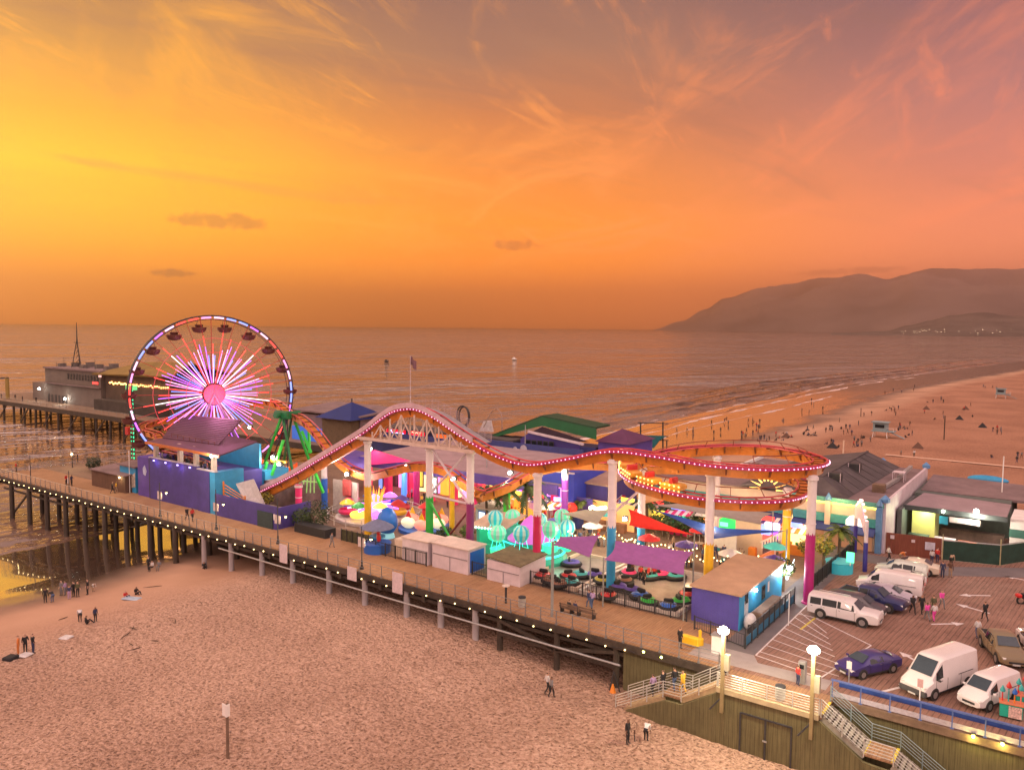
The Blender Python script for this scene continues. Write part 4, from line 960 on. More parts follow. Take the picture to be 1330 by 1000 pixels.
bc = {k: bumper_car(v, black) for k, v in (('purple', purple2), ('teal', teal), ('red', redp), ('green', greenp), ('blue', bluep), ('pink', pinkp), ('yellow', M('olive yellow', (.45,.38,.05), .4)), ('brown', M('brown car', (.22,.10,.06), .4)))}
used = set()
spots = [(742,735,'purple','at the far corner of the smaller bumper floor'),(753,750,'teal','near the middle of the smaller bumper floor, by the divider'),(739,752,'red','bright, in the middle of the smaller bumper floor'),(705,751,'red','near the white booth corner of the smaller floor'),(741,760,'teal','close to the front kerb of the smaller floor, beside the brown ones'),
 (716,758,'brown','at the front left kerb of the smaller floor'),(727,762,'brown','behind the tall grey mast at the front kerb'),(772,750,'purple','by the divider kerb between the two bumper floors'),(782,757,'yellow','beside the sky blue column, on its left'),(790,777,'red','dark, at the front edge near the strolling couple'),(804,766,'purple','just right of the sky blue column'),
 (811,757,'brown','behind the sky blue column, packed with riders'),(817,748,'pink','under the violet sail, at the back of the larger floor'),(821,770,'purple','near the front, between the blue column and blue car'),(831,777,'blue','in the front row right of the middle'),(844,752,'teal','at the back, under the middle of the violet sail'),(857,750,'pink','at the back beside the teal one'),(878,752,'teal','at the far right under the sail corner'),
 (842,785,'green','in the front row with a tall dark seat back'),(868,791,'blue','nearest the front fence'),(884,785,'green','in the front right corner beside the blue office'),(893,776,'red','half hidden by the corner of the blue office')]
for i, (u, v, k, wh) in enumerate(spots):
    p = G(u, v, .14); p.z = .14
    lab = '%s bumper car %s' % (k, wh)
    if k not in used: used.add(k); o = bc[k]; o.location = p; o.scale = (.86,.86,.86); o.rotation_euler.z = rnd.uniform(0, 6.28); o['label'] = lab
    else: dup(bc[k], p, rnd.uniform(0, 6.28), lab, None, .86)
# back curtain of light over the arena: warm floods under the sails
plight(None, (-6.5,11.8,3.6), 420, (1,.70,.32), .4); plight(None, (-15.3,11.8,3.9), 220, (.85,.95,.8), .4); plight(None, (-5,20,4.6), 380, (1,.66,.32), .5)
# ---- shade sails
def sail(label, corners, sag, mat, masts=(), n=12):
    c = [Vector(q) for q in corners]; o = sum(c, Vector())/len(c)
    t = Th('shade_sail', label, 'shade sail', (o.x, o.y, 0), 'shade sails over the plaza'); vs = []; fs = []
    if len(c) == 3: c = c+[c[2]]
    for i in range(n+1):
        for j in range(n+1):
            s, q = i/n, j/n
            p = c[0]*(1-s)*(1-q)+c[1]*s*(1-q)+c[2]*s*q+c[3]*(1-s)*q
            e = 4*s*(1-s)*4*q*(1-q); cc = o
            edge = .10*(max(4*s*(1-s), 4*q*(1-q))-e)
            p = p+(Vector((cc.x,cc.y,p.z))-p)*edge; p.z -= sag*e
            vs.append(p)
    k = (n+1)*(n+1); top = [v+Vector((0,0,.02)) for v in vs]
    for i in range(n):
        for j in range(n):
            a = i*(n+1)+j; fs += [(a,a+1,a+n+2,a+n+1), (k+a,k+a+n+1,k+a+n+2,k+a+1)]
    mb = MB().add(vs+top, fs, True); t.part('cloth', mb, mat)
    for (i, zt, r) in masts: 
        q = c[i]; t.part('mast', MB().tube([(q.x,q.y,0),(q.x,q.y,zt or q.z+.25)], r, 8), M('grey sail mast', (.26,.26,.25), .5, .15))
    return t
cloth = lambda nm, col, es=.0: M(nm, col, .8, .12, 1.5, .1, bscale=30)
violet_c = cloth('violet sail cloth', (.29,.10,.33))
def at(u, v, z): return G(u, v, z)
s1 = [at(718,707,6.2), at(727,697,5.6), at(779,695,5.0), at(767,724,4.4)]
s1[0] = AY(718,708,-.2); 
sail('smaller violet shade sail strung from the tall grey mast on the boardwalk', s1, .25, violet_c, ((0, s1[0].z+.3, .13),(3, None, .07)))
sail('larger violet shade sail hanging over the bumper cars', [at(784,727,4.2), at(799,702,4.7), at(901,717,4.4), at(889,747,3.9)], .35, violet_c, ((0,None,.07),(3,None,.07),(2,None,.07)))
sail('pale sage shade sail between the violet column and the sky blue column', [at(729,667,5.2), at(760,662,5.4), at(792,663,5.2), at(776,681,4.4)], .3, cloth('sage sail cloth', (.44,.43,.33)), ((0,None,.07),))
sail('bright red triangular shade sail stretching down from the short blue column', [at(816,661,6.0), at(902,695,4.0), at(817,682,4.6)], .35, cloth('red sail cloth', (.75,.03,.02)), ((1,None,.07),))
sail('long dark blue shade sail passing behind the yellow footed column', [at(848,662,5.6), at(925,700,4.0), at(1022,690,4.8), at(936,686,4.4)], .5, cloth('blue sail cloth', (.02,.075,.36)), ((2,None,.07),))
sail('wide grey shade sail above the blue sail', [at(848,656,5.6), at(912,650,6.0), at(1004,667,5.2), at(988,681,4.8)], .35, cloth('grey sail cloth', (.34,.31,.28)), ((2,None,.07),))
sail('small apricot triangular shade sail below the helix', [at(822,634,7.0), at(879,648,6.0), at(829,654,5.6)], .3, cloth('apricot sail cloth', (.70,.40,.18)))
# ---- blue egg balloon kiosk
p = G(490,716); t = Th('parasol_kiosk', 'round kiosk with a slate blue parasol and blue base on the boardwalk side', 'kiosk', p)
t.part('counter', MB().lathe([(1.45,0),(1.5,.9),(1.55,1.0),(.2,1.02)], p, 18), bluep); t.part('post', MB().tube([p, p+Vector((0,0,3.0))], .07, 8), grey_metal)
t.part('parasol', MB().lathe([(1.9,2.65),(1.88,2.72),(1.0,3.2),(.05,3.6)], p, 10, False), M('slate blue parasol', (.15,.17,.27), .8, .2, 2))
t.part('shelf', MB().lathe([(.9,1.6),(.9,1.75)], p, 12), cyan)
solo('parrot_figure', 'small red figure perched in the parasol kiosk', 'figure', MB().sph(p+Vector((.75,-.5,1.75)), .32, 8, 6, (.8,.8,1.5)).sph(p+Vector((.75,-.6,2.3)), .2, 8, 5), redp, p)
eg = AY(503,676,9.5); b2 = Vector((eg.x,9.5,0)); t = Th('egg_balloon', 'big blue egg shaped balloon standing behind the parasol kiosk', 'balloon', b2)
t.part('egg', MB().lathe([(.05,-1.5),(.8,-1.3),(1.2,-.6),(1.22,0),(1.0,.8),(.6,1.35),(.05,1.6)], (eg.x,9.5,eg.z), 18), M('blue egg skin', (.01,.16,.62), .35, .15, 1.2)); t.part('post', MB().lathe([(.9,0),(.8,eg.z-1.6),(.6,eg.z-1.3)], b2, 12), E('pale teal post', (.25,.62,.7), .25))
# ================================================================ buildings, booths, fences, planting
def wallbox(mb, x0, x1, y0, y1, z0, z1): return mb.box(x0, x1, y0, y1, z0, z1)
roof_l = M('lavender grey roof', (.34,.24,.26), .8, .2, .4, .1)
roof_d = M('dark grey roof felt', (.085,.07,.075), .85, .35, .35, .2)
roof_m = M('mauve brown roof', (.20,.14,.145), .85, .25, .35, .15)
win_lit = E('warm lit window', (1.0,.66,.28), 1.6)
# ---- purple station building
t = Th('station_building', 'tall purple coaster station with a mauve roof and people behind its wall', 'building', (-74,4.1,0))
t.part('wall', MB().box(-84.4,-81.2,4.25,12,0,5.6), purple2)
t.part('wall', MB().box(-80.9,-69.3,4.05,4.35,0,5.8).box(-80.9,-69.3,4.35,12,0,4.8), purple)
t.part('wall', MB().box(-69.05,-66.4,3.85,4.2,0,5.5).box(-69.05,-66.4,4.2,12,0,4.8), purple)
t.part('wall', MB().box(-66.35,-65.2,3.9,8.2,0,5.45), cyan, None, 'sky blue end wall')
t.part('coping', MB().box(-81.0,-69.2,3.98,4.42,5.8,5.92).box(-69.1,-65.1,3.8,4.3,5.5,5.62), M('pale coping', (.5,.45,.5), .6))
t.part('joint', MB().box(-81.2,-80.9,4.1,4.3,0,5.6).box(-69.3,-69.05,4.0,4.2,0,5.5), dark_metal)
t.part('emblem', MB().prism([(-82.7,0),(-82.0,0)],0,0) if False else MB().panel([(-82.9,4.2,3.2),(-82.3,4.2,3.0),(-82.0,4.2,3.7),(-82.5,4.2,4.5),(-83.0,4.2,4.0)], .05), M('pale blue emblem', (.45,.5,.7), .6))
t.part('back_wall', MB().box(-80.9,-66.4,11.6,11.9,4.8,8.2), cyan)
for i in range(4): t.part('wall_lamp', MB().cbox((-79.6+i*2.9,3.95,5.5),(.3,.12,.15)), E('violet wall lamp', (.45,.35,1.0), 3)); 
for i in range(3): plight(t.e, (-79.0+i*3.0,3.6,5.2), 14, (.5,.35,1.0), .15)
pst = M('cream roof post', (.60,.48,.40), .6, .15, 1)
for x in (-80.3,-74.3,-70.6,-66.6): t.part('post', MB().box(x-.28,x+.28,4.45,5.0,4.8,8.3), pst)
rm = M('mauve metal roof', (.105,.042,.075), .5, .18, .4, .15)
A_, B_, C_, D_ = AY(234,538,12.5), AY(313,545,12.5), AY(284,577,5.6), AY(211,568,5.6)
mb = MB().panel([A_, D_, C_, B_], .22)
for k in range(1, 15): f = k/15; mb.bar(A_.lerp(D_, f)+Vector((0,0,.03)), B_.lerp(C_, f)+Vector((0,0,.03)), .09, .06)
rf = t.part('roof', mb, rm)
E1, E2, E3 = AY(189,573,3.4), AY(285,591,3.2), AY(334,573,9.5)
t.part('roof_skirt', MB().panel([D_-Vector((0,0,.1)), E1, E2, C_-Vector((0,0,.1))], .18).panel([C_-Vector((0,0,.12)), E2, E3, B_*.35+C_*.65], .18), rm)
fm = MB().bar(E1-Vector((0,.05,.18)), E2-Vector((0,.05,.18)), .16, .34); t.part('fascia', fm, M('orange fascia', (.55,.17,.05), .5, .2, 1))
mb = MB(); q0, q1 = AY(223,568,4.9), AY(279,579,4.9)
for k in range(8): mb.bar(q0.lerp(q1,k/7), q0.lerp(q1,k/7)+Vector((0,0,.5)), .05)
mb.tube([q0+Vector((0,0,.5)), q1+Vector((0,0,.5))], .035, 5); t.part('roof_rail', mb, M('rust rail', (.16,.04,.03), .5), rf)
plight(t.e, (-72,7.5,7.6), 260, (1,.85,.8), .5)
mb = MB(); mb.box(-65.1,-52.7,3.75,4.0,0,2.75); mb.box(-52.95,-52.7,4.0,9,0,2.6); t2 = Th('low_wall', 'low purple wall running from the station to the lift hill foot', 'wall', (-59,3.85,0)); t2.part('wall', mb, purple)
t2.part('gate', MB().box(-56.2,-53.3,3.62,3.73,0,1.95), M('dark teal gate', (.02,.045,.055), .6)); t2.part('notice', MB().box(-53.05,-52.85,3.6,3.7,1.2,1.9), white)
mb = MB()
for k in range(9): mb.bar((-65,5.0+k*.02,.4+k*.42), (-60.5,5.0,.4+k*.28), .08)
solo('louvre_stack', 'orange and white slatted frame beside the sky blue end wall', 'frame', mb.bar((-65,5,0),(-65,5,4.2),.15).bar((-60.5,5,0),(-60.5,5,2.9),.15), orange, (-63,5,0))
mesh_g = M('pale mesh sheet', (.46,.40,.40), .6, .15, 2)
a, b2, c3, d3 = AY(306,628,6.5), AY(329,622,6.5), AY(344,655,5.2), AY(318,651,5.2)
solo('mesh_ramp', 'pale mesh ramp slanting down beside the foot of the lift hill', 'ramp', MB().panel([a,d3,c3,b2], .12), mesh_g, d3)
for i,(u0,v0,u1,v1,y) in enumerate(((284,598,306,606,14),(316,607,344,605,12))):
    p, q = AY(u0,v0,y), AY(u1,v1,y); mbb = MB().box(p.x,q.x,y,y+4,p.z-1.9,p.z); solo('blue_platform', 'sky blue ride platform edge behind the station lamp' if i == 0 else 'sky blue platform with a white edge left of the green ride legs', 'platform', mbb.box(p.x-.05,q.x+.05,y-.08,y,p.z-2.2,p.z-1.9), cyan, (p.x,y,p.z-2))
solo('support_tower', 'pale lattice of stacked platforms under the sky blue ride edge', 'scaffold', MB().box(-66,-59,12,17,0,3.2), M('dim ride base', (.20,.13,.12), .7, .4, .8), (-63,14,0))
# ---- left end: shed, teal kiosk, tarpaulin heap
p0, p1 = G(107,632), G(160,642); t = Th('wooden_shed', 'long low dark timber shed at the sea end of the boardwalk', 'shed', p0)
t.part('wall', MB().box(p0.x, p1.x-.4, 3.6, 10, 0, 2.5), planks('shed boards', ((.12,.06,.04),(.09,.045,.03),(.15,.08,.05)), .35, 'z')); t.part('roof', MB().panel([(p0.x-.3,3.3,2.55),(p1.x-.2,3.3,2.6),(p1.x-.2,10.4,3.1),(p0.x-.3,10.4,3.0)], .14), roof_m)
t.part('lamp', MB().sph((p1.x-1.6,3.4,2.2),.12,8,5), bulb_warm); plight(t.e, (p1.x-1.6,3.0,2.0), 30, (1,.8,.4), .1)
t = Th('mural_kiosk', 'sky blue kiosk with a pale mural panel left of the purple station', 'kiosk', (-87,5,0))
t.part('wall', MB().box(-90.0,-85.6,4.6,9.5,.0,3.7), cyan); t.part('mural', MB().panel([(-88.2,4.52,.4),(-85.7,4.52,.9),(-85.7,4.52,3.0),(-88.0,4.52,1.7)], .05), M('faded mural', (.45,.40,.34), .7, .5, 3)); t.part('roof', MB().box(-90.3,-85.4,4.3,9.8,3.7,3.9), roof_m)
t.part('flag_pole', MB().tube([(-86.6,4.2,0),(-86.6,4.2,6.2)], .05, 6), white)
mb = MB(); n = 14; vs = []; fs = []
for i in range(n+1):
    for j in range(n+1):
        x = -101+13*i/n; y = 9.8+6.5*j/n; e = math.sin(math.pi*i/n)*math.sin(math.pi*j/n)
        vs.append((x, y, min(.05, .0)+.05+e*(4.4+1.5*noise.noise((x/2.2,y/2.2,0))+.8*noise.noise((x/.9,y/.9,3)))))
for i in range(n):
    for j in range(n): fs.append((i*(n+1)+j,(i+1)*(n+1)+j,(i+1)*(n+1)+j+1,i*(n+1)+j+1))
solo('tarpaulin_heap', 'heap of tan tarpaulins and gear behind the dark timber shed', 'heap', MB().add(vs, fs, True), M('tan tarpaulin', (.36,.20,.12), .8, .5, 1.2, .3), (-95,10,0))
# ---- planting helpers
leafA = M('leaf green', (.055,.095,.022), .6, .5, 1.5); leafB = M('bright leaf', (.14,.20,.03), .6, .4, 1.5); leafD = M('deep leaf', (.022,.045,.016), .65, .4, 1.5); leafY = M('yellow lit leaf', (.36,.30,.03), .6, .35, 1.5)  # leafY has yellow lamplight put into its leaf colour
bark = M('palm bark', (.15,.095,.06), .9, .3, 3, .4)
def foliage(mb, c, r, n, sz, seed, squash=.85):
    g = random.Random(seed); c = Vector(c)
    for i in range(n):
        d = Vector((g.gauss(0,1), g.gauss(0,1), g.gauss(0,1))).normalized()
        rr = r*(.45+.55*g.random()**.5)*(1+.32*noise.noise((d.x*1.7+seed,d.y*1.7,d.z*1.7)))
        p = c+Vector((d.x, d.y, d.z*squash))*rr; a = Vector((g.gauss(0,1),g.gauss(0,1),g.gauss(0,.6))).normalized(); b = a.cross(d+Vector((g.gauss(0,.4),g.gauss(0,.4),.2))).normalized(); s = sz*g.uniform(.6,1.4)
        mb.mi = g.choice((0,0,1)); mb.add([p-a*s, p-b*s*.45, p+a*s, p+b*s*.45], [(0,1,2,3)])
def shrub(p, r, label, mats=(leafA,leafD), trunk=.6, n=520, sz=.16, name='bush', cat='bush', group=None):
    t = Th(name, label, cat, p, group); mb = MB(); foliage(mb, (p[0],p[1],p[2]+trunk+r*.8), r, n, sz, rnd.randint(0,999)); t.part('foliage', mb, mats)
    mb = MB()
    for k in range(4): mb.tube([(p[0]+.05*k,p[1],p[2]),(p[0]+.06*k,p[1],p[2]+trunk*.8),(p[0]+r*.4*math.cos(k*1.7),p[1]+r*.4*math.sin(k*1.7),p[2]+trunk+r*.8)], [.07,.06,.03], 6)
    t.part('trunk', mb, bark); return t
def palm(p, h, label, fr=1.9, n=15, mats=(leafA,leafB)):
    t = Th('palm_tree', label, 'palm tree', p, 'palms in the park'); p = Vector(p); g = random.Random(int(p.x*31))
    top = p+Vector((g.uniform(-.2,.2),g.uniform(-.2,.2),h)); t.part('trunk', MB().tube([p, p.lerp(top,.5)+Vector((.08,0,0)), top], [.2,.15,.17], 8), bark)
    mb = MB()
    for k in range(n):
        a = k*2.4+g.uniform(-.2,.2); el = g.uniform(-.2,1.1); L = fr*g.uniform(.8,1.15); pts = []
        for j in range(7):
            s = j/6; pts.append(top+Vector((math.cos(a)*math.cos(el)*L*s, math.sin(a)*math.cos(el)*L*s, math.sin(el)*L*s-.62*L*s*s)))
        side = Vector((-math.sin(a), math.cos(a), 0)); mb.mi = k % 2
        for j in range(6):
            p0, p1 = pts[j], pts[j+1]; w = .38*math.sin(math.pi*(j+.9)/7)*fr/1.9
            for sg in (-1,1):
                for q in (0,.33,.66):
                    c = p0.lerp(p1,q); tip = c+side*sg*w*1.25+(p1-p0)*.7-Vector((0,0,.5*w)); mb.add([c, c+(p1-p0)*.5, tip], [(0,1,2)])
        mb.tube(pts, .018, 4)
    t.part('crown', mb, list(mats))
    mb = MB(); 
    for k in range(10): a = k*.63; mb.add([top+Vector((.15*math.cos(a),.15*math.sin(a),-.1)), top+Vector((.15*math.cos(a+.4),.15*math.sin(a+.4),-.1)), top+Vector((.4*math.cos(a+.2),.4*math.sin(a+.2),-1.0))], [(0,1,2)])
    t.part('dead_fronds', mb, M('dead frond', (.22,.14,.06), .9)); return t
# palms and bushes placed from where they stand
for u, v, vt, fr, lab, ms in ((632,690,640,1.8,'dark palm behind the teal stall, leftmost of the three palms by the green post',(leafD,leafA)),(655,692,634,1.9,'middle palm in front of the long lavender roof',(leafA,leafB)),(684,690,632,2.3,'bushy palm in front of the blue neon arcade',(leafA,leafD)),(755,683,655,2.2,'yellow green palm above the sage shade sail',(leafB,leafA)),(1087,735,688,1.5,'slim palm beside the arcade entrance fence',(leafB,leafA)),(840,690,650,1.6,'palm hidden behind the red shade sail',(leafD,leafA)),(872,690,655,1.6,'palm behind the dark blue shade sail',(leafA,leafD)),(905,690,658,1.5,'palm behind the yellow footed column',(leafD,leafA))):
    g = G(u, v); palm(g, max(2.0, ZC(u, vt, g.y)), lab, fr*1.25, 22, ms)
for u, v, r, tr, lab, ms in ((410,686,1.9,.3,'big dark round bush in the black planter by the lift hill',(leafD,leafA)),(393,684,1.3,.2,'smaller green bush left of the big round bush',(leafA,leafD)),(1016,768,1.05,1.5,'round clipped tree against the blue container office',(leafA,leafD)),(1068,738,1.25,1.5,'yellow green glowing bush beside the magenta column',(leafY,leafB)),(345,668,1.1,1.3,'yellow tinged shrub behind the purple low wall',(leafY,leafD)),(1046,730,.9,1.0,'small golden shrub left of the magenta column',(leafY,leafD)),(566,712,.9,.4,'dark shrub behind the first white shed',(leafD,leafA)),(590,714,.8,.4,'shrub with pale flowers behind the white sheds',(leafA,leafB)),(577,705,.9,.5,'spiky green shrub at the foot of the green column',(leafA,leafD)),(122,612,1.3,.3,'dark bush behind the timber shed at the sea end',(leafD,leafD)),(607,700,.9,.3,'leafy shrub left of the plum column',(leafB,leafA))):
    shrub(G(u, v), r, lab, ms, tr, int(520*max(.6, r)), .15)
for i in range(9):
    u = 850+i*8.5; g = G(u, 694+(i % 3)*3); shrub(g, .9+.25*(i % 2), 'dark plaza shrub behind the red and blue shade sails', (leafA,leafD), .9, 380, .16, 'bush', 'bush', 'plaza shrubs behind the sails')
t = Th('planter_box', 'long black planter in front of the round bushes by the lift hill', 'planter', G(395,694)); g = G(383,690); g2 = G(432,702)
t.part('box', MB().box(g.x, g2.x-1.2, 4.6, 6.2, 0, 1.0), black)
t = Th('low_hedge_fence', 'dark fence with ivy at the spinner ride entrance', 'fence', G(445,705)); g = G(438,703); g2 = G(485,716)
t.part('panel', MB().box(g.x, g2.x, 5.4, 5.55, 0, 1.25), M('dark ivy panel', (.05,.05,.022), .8, .5, 3, .4)); mb = MB()
for k in range(8): x = g.x+(g2.x-g.x)*k/7; mb.bar((x,5.35,0),(x,5.35,1.4),.07)
t.part('post', mb, dark_metal)
# ---- white sheds and booth
def shed(name, label, x0, x1, y0, y1, h, roofm, endm=None, slope=0.0, door=True):
    t = Th(name, label, 'shed', ((x0+x1)/2,y0,0), 'white sheds along the boardwalk')
    t.part('wall', MB().box(x0,x1,y0,y1,0,h), lav); t.part('roof', MB().panel([(x0-.12,y0-.12,h+.04+slope),(x1+.12,y0-.12,h+.04),(x1+.12,y1+.12,h+.04+slope*.5),(x0-.12,y1+.12,h+.09+slope)], .10), roofm)
    if endm: t.part('end_door', MB().box(x1+.004,x1+.05,y0+.3,y1-.3,.15,h-.3), endm)
    t.part('shutter_frame', MB().box(x0+.1,x1-.1,y0-.04,y0-.003,h*.55,h*.59).box((x0+x1)/2-.03,(x0+x1)/2+.03,y0-.04,y0-.003,0,h*.55), M('grey seam', (.25,.22,.24), .6)); return t
pink_roof = M('pale pink roof sheet', (.62,.50,.44), .7, .15, .8)
shed('storage_shed', 'first white storage shed, left of the pair, below the green column', -32.4,-28.8,4.1,6.6,2.45,pink_roof)
shed('storage_shed', 'longer white storage shed with a bright blue end door', -28.3,-23.6,4.2,7.0,2.5,pink_roof,bluep)
shed('ticket_booth', 'white booth with an olive tarpaper roof beside the bumper cars', -21.3,-17.4,4.3,8.7,2.0,M('olive roof felt', (.16,.13,.07), .9, .35, 1, .2),None,.35)
solo('white_cabinet', 'small white cabinet between the parasol kiosk and the first shed', 'cabinet', MB().cbox(G(520,724)+Vector((-.3,.6,.95)), (1.3,1.0,1.9), 0, .05), cream, G(520,724))
# ---- teal stall and blue ticket kiosk
p = G(638,720); t = Th('game_stall', 'green lit stall with an awning row of round bulbs beside the balloon ride', 'stall', p)
x0 = AY(619,715,p.y).x; x1 = AY(655,715,p.y).x; gl = E('green lit stall', (.05,.42,.26), .22)
t.part('wall', MB().box(x0,x0+.4,p.y,p.y+3,0,3.0).box(x1-.4,x1,p.y,p.y+3,0,3.0).box(x0,x1,p.y+2.7,p.y+3,0,3.0).box(x0,x1,p.y,p.y+.4,0,1.0), gl)
t.part('awning', MB().panel([(x0-.5,p.y-.7,3.0),(x1+.6,p.y-.7,3.3),(x1+.6,p.y+3.2,4.1),(x0-.3,p.y+3.2,3.9)], .12), M('pale peach awning', (.62,.44,.32), .7, .15, 1)); mb = MB()
for k in range(12): mb.sph((x0-.4+(x1-x0+.9)*k/11, p.y-.75, 2.85+.025*k), .13, 8, 5)
t.part('bulb_row', mb, E('pale green bulb', (.6,1.0,.75), 2)); t.part('prize', MB().sph((x0+1.6,p.y+1.2,1.6),.4,8,6), orange); t.part('prize', MB().cbox((x0+2.2,p.y+2.3,2.0),(.7,.3,.9)), navy)
plight(t.e, ((x0+x1)/2, p.y+1.2, 2.6), 60, (.2,1,.6), .3)
p = G(632,690); x0 = AY(618,680,p.y).x; x1 = AY(643,680,p.y).x; t = Th('ticket_kiosk', 'small pale kiosk with blue frames behind the teal stall', 'kiosk', p)
t.part('wall', MB().box(x0,x1,p.y,p.y+2.5,0,2.7), M('pale aqua wall', (.5,.62,.62), .6)); t.part('roof', MB().panel([(x0-.4,p.y-.4,2.8),(x1+.4,p.y-.4,2.8),(x1+.4,p.y+2.8,3.2),(x0-.4,p.y+2.8,3.2)], .1), M('peach roof', (.6,.5,.4), .7))
for k in range(2): xx = x0+.5+k*1.25; fr = t.part('window_frame', MB().box(xx-.1,xx+1.0,p.y-.06,p.y-.003,.8,2.4), bluep); t.part('pane', MB().box(xx+.02,xx+.88,p.y-.08,p.y-.063,.95,2.25), E('pale lit pane', (.8,.95,.9), .9), fr)
# ---- pink arcade hall with the long lavender roof
t = Th('arcade_hall', 'long crimson arcade hall with bright openings under a flat lavender roof', 'building', (-46,27,0))
hx0, hx1, hy0, hy1, hz = -62, -27.5, 27, 47, 5.0
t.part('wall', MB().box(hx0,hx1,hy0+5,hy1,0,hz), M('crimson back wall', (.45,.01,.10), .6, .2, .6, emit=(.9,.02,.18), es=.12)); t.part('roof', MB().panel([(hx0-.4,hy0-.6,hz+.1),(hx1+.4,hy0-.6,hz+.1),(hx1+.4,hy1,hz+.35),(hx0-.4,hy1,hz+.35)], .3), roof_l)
t.part('fascia', MB().box(hx0-.3,hx1+.3,hy0-.95,hy0-.62,hz-1.2,hz+.05), purple2)
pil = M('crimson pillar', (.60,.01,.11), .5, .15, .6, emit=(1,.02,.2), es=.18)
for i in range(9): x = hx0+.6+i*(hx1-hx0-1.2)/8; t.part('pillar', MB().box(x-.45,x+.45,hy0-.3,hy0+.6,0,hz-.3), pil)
gg = random.Random(5)
for i in range(16):
    x = hx0+1.6+i*(hx1-hx0-3.2)/15
    t.part('game_front', MB().cbox((x,hy0+4.6,1.2), (1.5,.8,2.4), 0, .05), gg.choice([neon_or, neon_red, neon_yel, neon_purple, M('dim cabinet', (.1,.05,.05), .5), neon_pink, win_lit]))
    t.part('prize_row', MB().cbox((x+.3,hy0+4.3,3.2), (1.3,.5,.6), 0, .05), gg.choice([neon_yel, redp, neon_blue, cream, neon_green, orange]))
for i in range(5): plight(t.e, (hx0+4+i*6.8,hy0+1.5,3.8), 330, [(1,.2,.3),(1,.5,.3),(1,.15,.35),(1,.6,.3),(1,.4,.2)][i], .4)
a, b2, c3 = AY(481,583,25.5), AY(479,604,25.5), AY(532,599,25.5)
solo('pink_awning', 'bright pink gable awning over the arcade entrance', 'awning', MB().panel([a,b2,c3], .3), M('pink awning', (.72,.02,.14), .6, .12, 1, emit=(1,.05,.25), es=.3), (a.x,25.5,0))
p, q = AY(438,588,23), AY(482,612,23)
solo('purple_awning', 'big dark purple roof left of the pink awning', 'awning', MB().panel([AY(440,600,22),AY(482,614,22),AY(482,588,30),AY(452,583,30)], .2), purple2, (p.x,23,0))
for i,(u, lab) in enumerate(((525,'blue and violet neon pillar at the arcade entrance'),(541,'striped neon pillar right of the blue one'))):
    b2 = AY(u, 660, 24); solo('neon_pillar', lab, 'pillar', MB().tube([(b2.x,24,0),(b2.x,24,4.6)], .42, 12), E('blue lit pillar', (.08,.25,.95), .6) if i == 0 else magenta, (b2.x,24,0))
for u, v, y, c_, lab in ((495,625,24.5,neon_blue,'left'),(547,622,24.5,neon_yel,'right'),(565,630,24.5,neon_white,'middle')):
    a = AY(u, v, y); t3 = Th('neon_sign', 'tall neon tube sign at the %s of the arcade front' % lab, 'sign', (a.x,y,a.z-1.2), 'neon tube signs of the arcade'); t3.part('back_board', MB().cbox((a.x,y,a.z),(.9,.15,2.4)), dark_metal)
    for k in range(3): t3.part('tube', MB().tube([(a.x-.25+.25*k,y-.12,a.z-1.0),(a.x-.25+.25*k,y-.12,a.z+1.0)], .05, 6), c_)
# ---- municipal pier behind with its buildings
struct('pier_deck', MB().box(-276,5.2,51.95,84,-.5,-.01), plaza)
for k in range(16):
    x = -272+k*7.2
    for j,y in enumerate((52.6,66,82)):
        zb = -8.2; solo('pier_pile', 'dark timber pile of the far pier under the harbor building' if True else '', 'pile', MB().tube([(x+1.1*j,y,zb),(x+1.1*j+(.5 if k % 3 == 0 else 0),y,-.5)], .36, 8), pile_wet, (x,y,-6.5), 'piles of the far pier')
for k in range(7): solo('pile_brace', 'slanting dark brace between piles of the far pier', 'brace', MB().bar((-268+k*15,52.3,-5.8),(-262+k*15,52.3,-.8),.3), pile_wet, (-268+k*15,52.3,-5), 'braces of the far pier')
struct('deck_beams', MB().box(-276,5,51.8,52.0,-1.3,-.1), wood_dark)
railing('guard_railing', 'thin rail along the far pier beside the harbor building', [(-276,52.3,0),(-150,52.3,0)], rail_m, 4.0, 1.1, 2, False)
hy = 60.0; X = lambda u, v=500: AY(u, v, hy).x; Zv = lambda u, v: AY(u, v, hy).z
hwall = M('harbor grey wall', (.15,.12,.105), .8, .2, .3); t = Th('harbor_building', 'grey harbor office with a lattice mast on the far pier', 'building', (X(95),hy,0))
t.part('wall', MB().box(X(59),X(131),hy,hy+14,0,Zv(95,481)), hwall); t.part('wing', MB().box(X(38),X(62)-.05,hy+1,hy+10,0,Zv(45,497)), hwall); t.part('roof', MB().box(X(58),X(132),hy-.4,hy+14.4,Zv(95,481),Zv(95,481)+.5), roof_m)
for k in range(11): x = X(89)+(X(127)-X(89))*k/10; fr = t.part('window_frame', MB().box(x-.55,x+.55,hy-.08,hy-.004,Zv(105,494),Zv(105,486)), dark_metal); t.part('pane', MB().box(x-.4,x+.4,hy-.12,hy-.085,Zv(105,493.4),Zv(105,486.8)), glass, fr)
for k in range(7): q = X(64)+(X(124)-X(64))*k/6; t.part('roof_unit', MB().cbox((q,hy+4+2*(k % 3),Zv(95,481)+1.0), (1.5+.5*(k % 2),2.0,1.0+.5*(k % 3))), M('grey roof unit', (.14,.12,.11), .7)); t.part('aerial', MB().tube([(q+.8,hy+2,Zv(95,481)),(q+.8,hy+2,Zv(95,481)+2.0+1.6*(k % 2))], .06, 5), dark_metal)
for k in range(6): x = X(63)+(X(86)-X(63))*k/5; t.part('door', MB().box(x-.5,x+.5,hy-.1,hy-.005,.1,2.4), dark_metal)
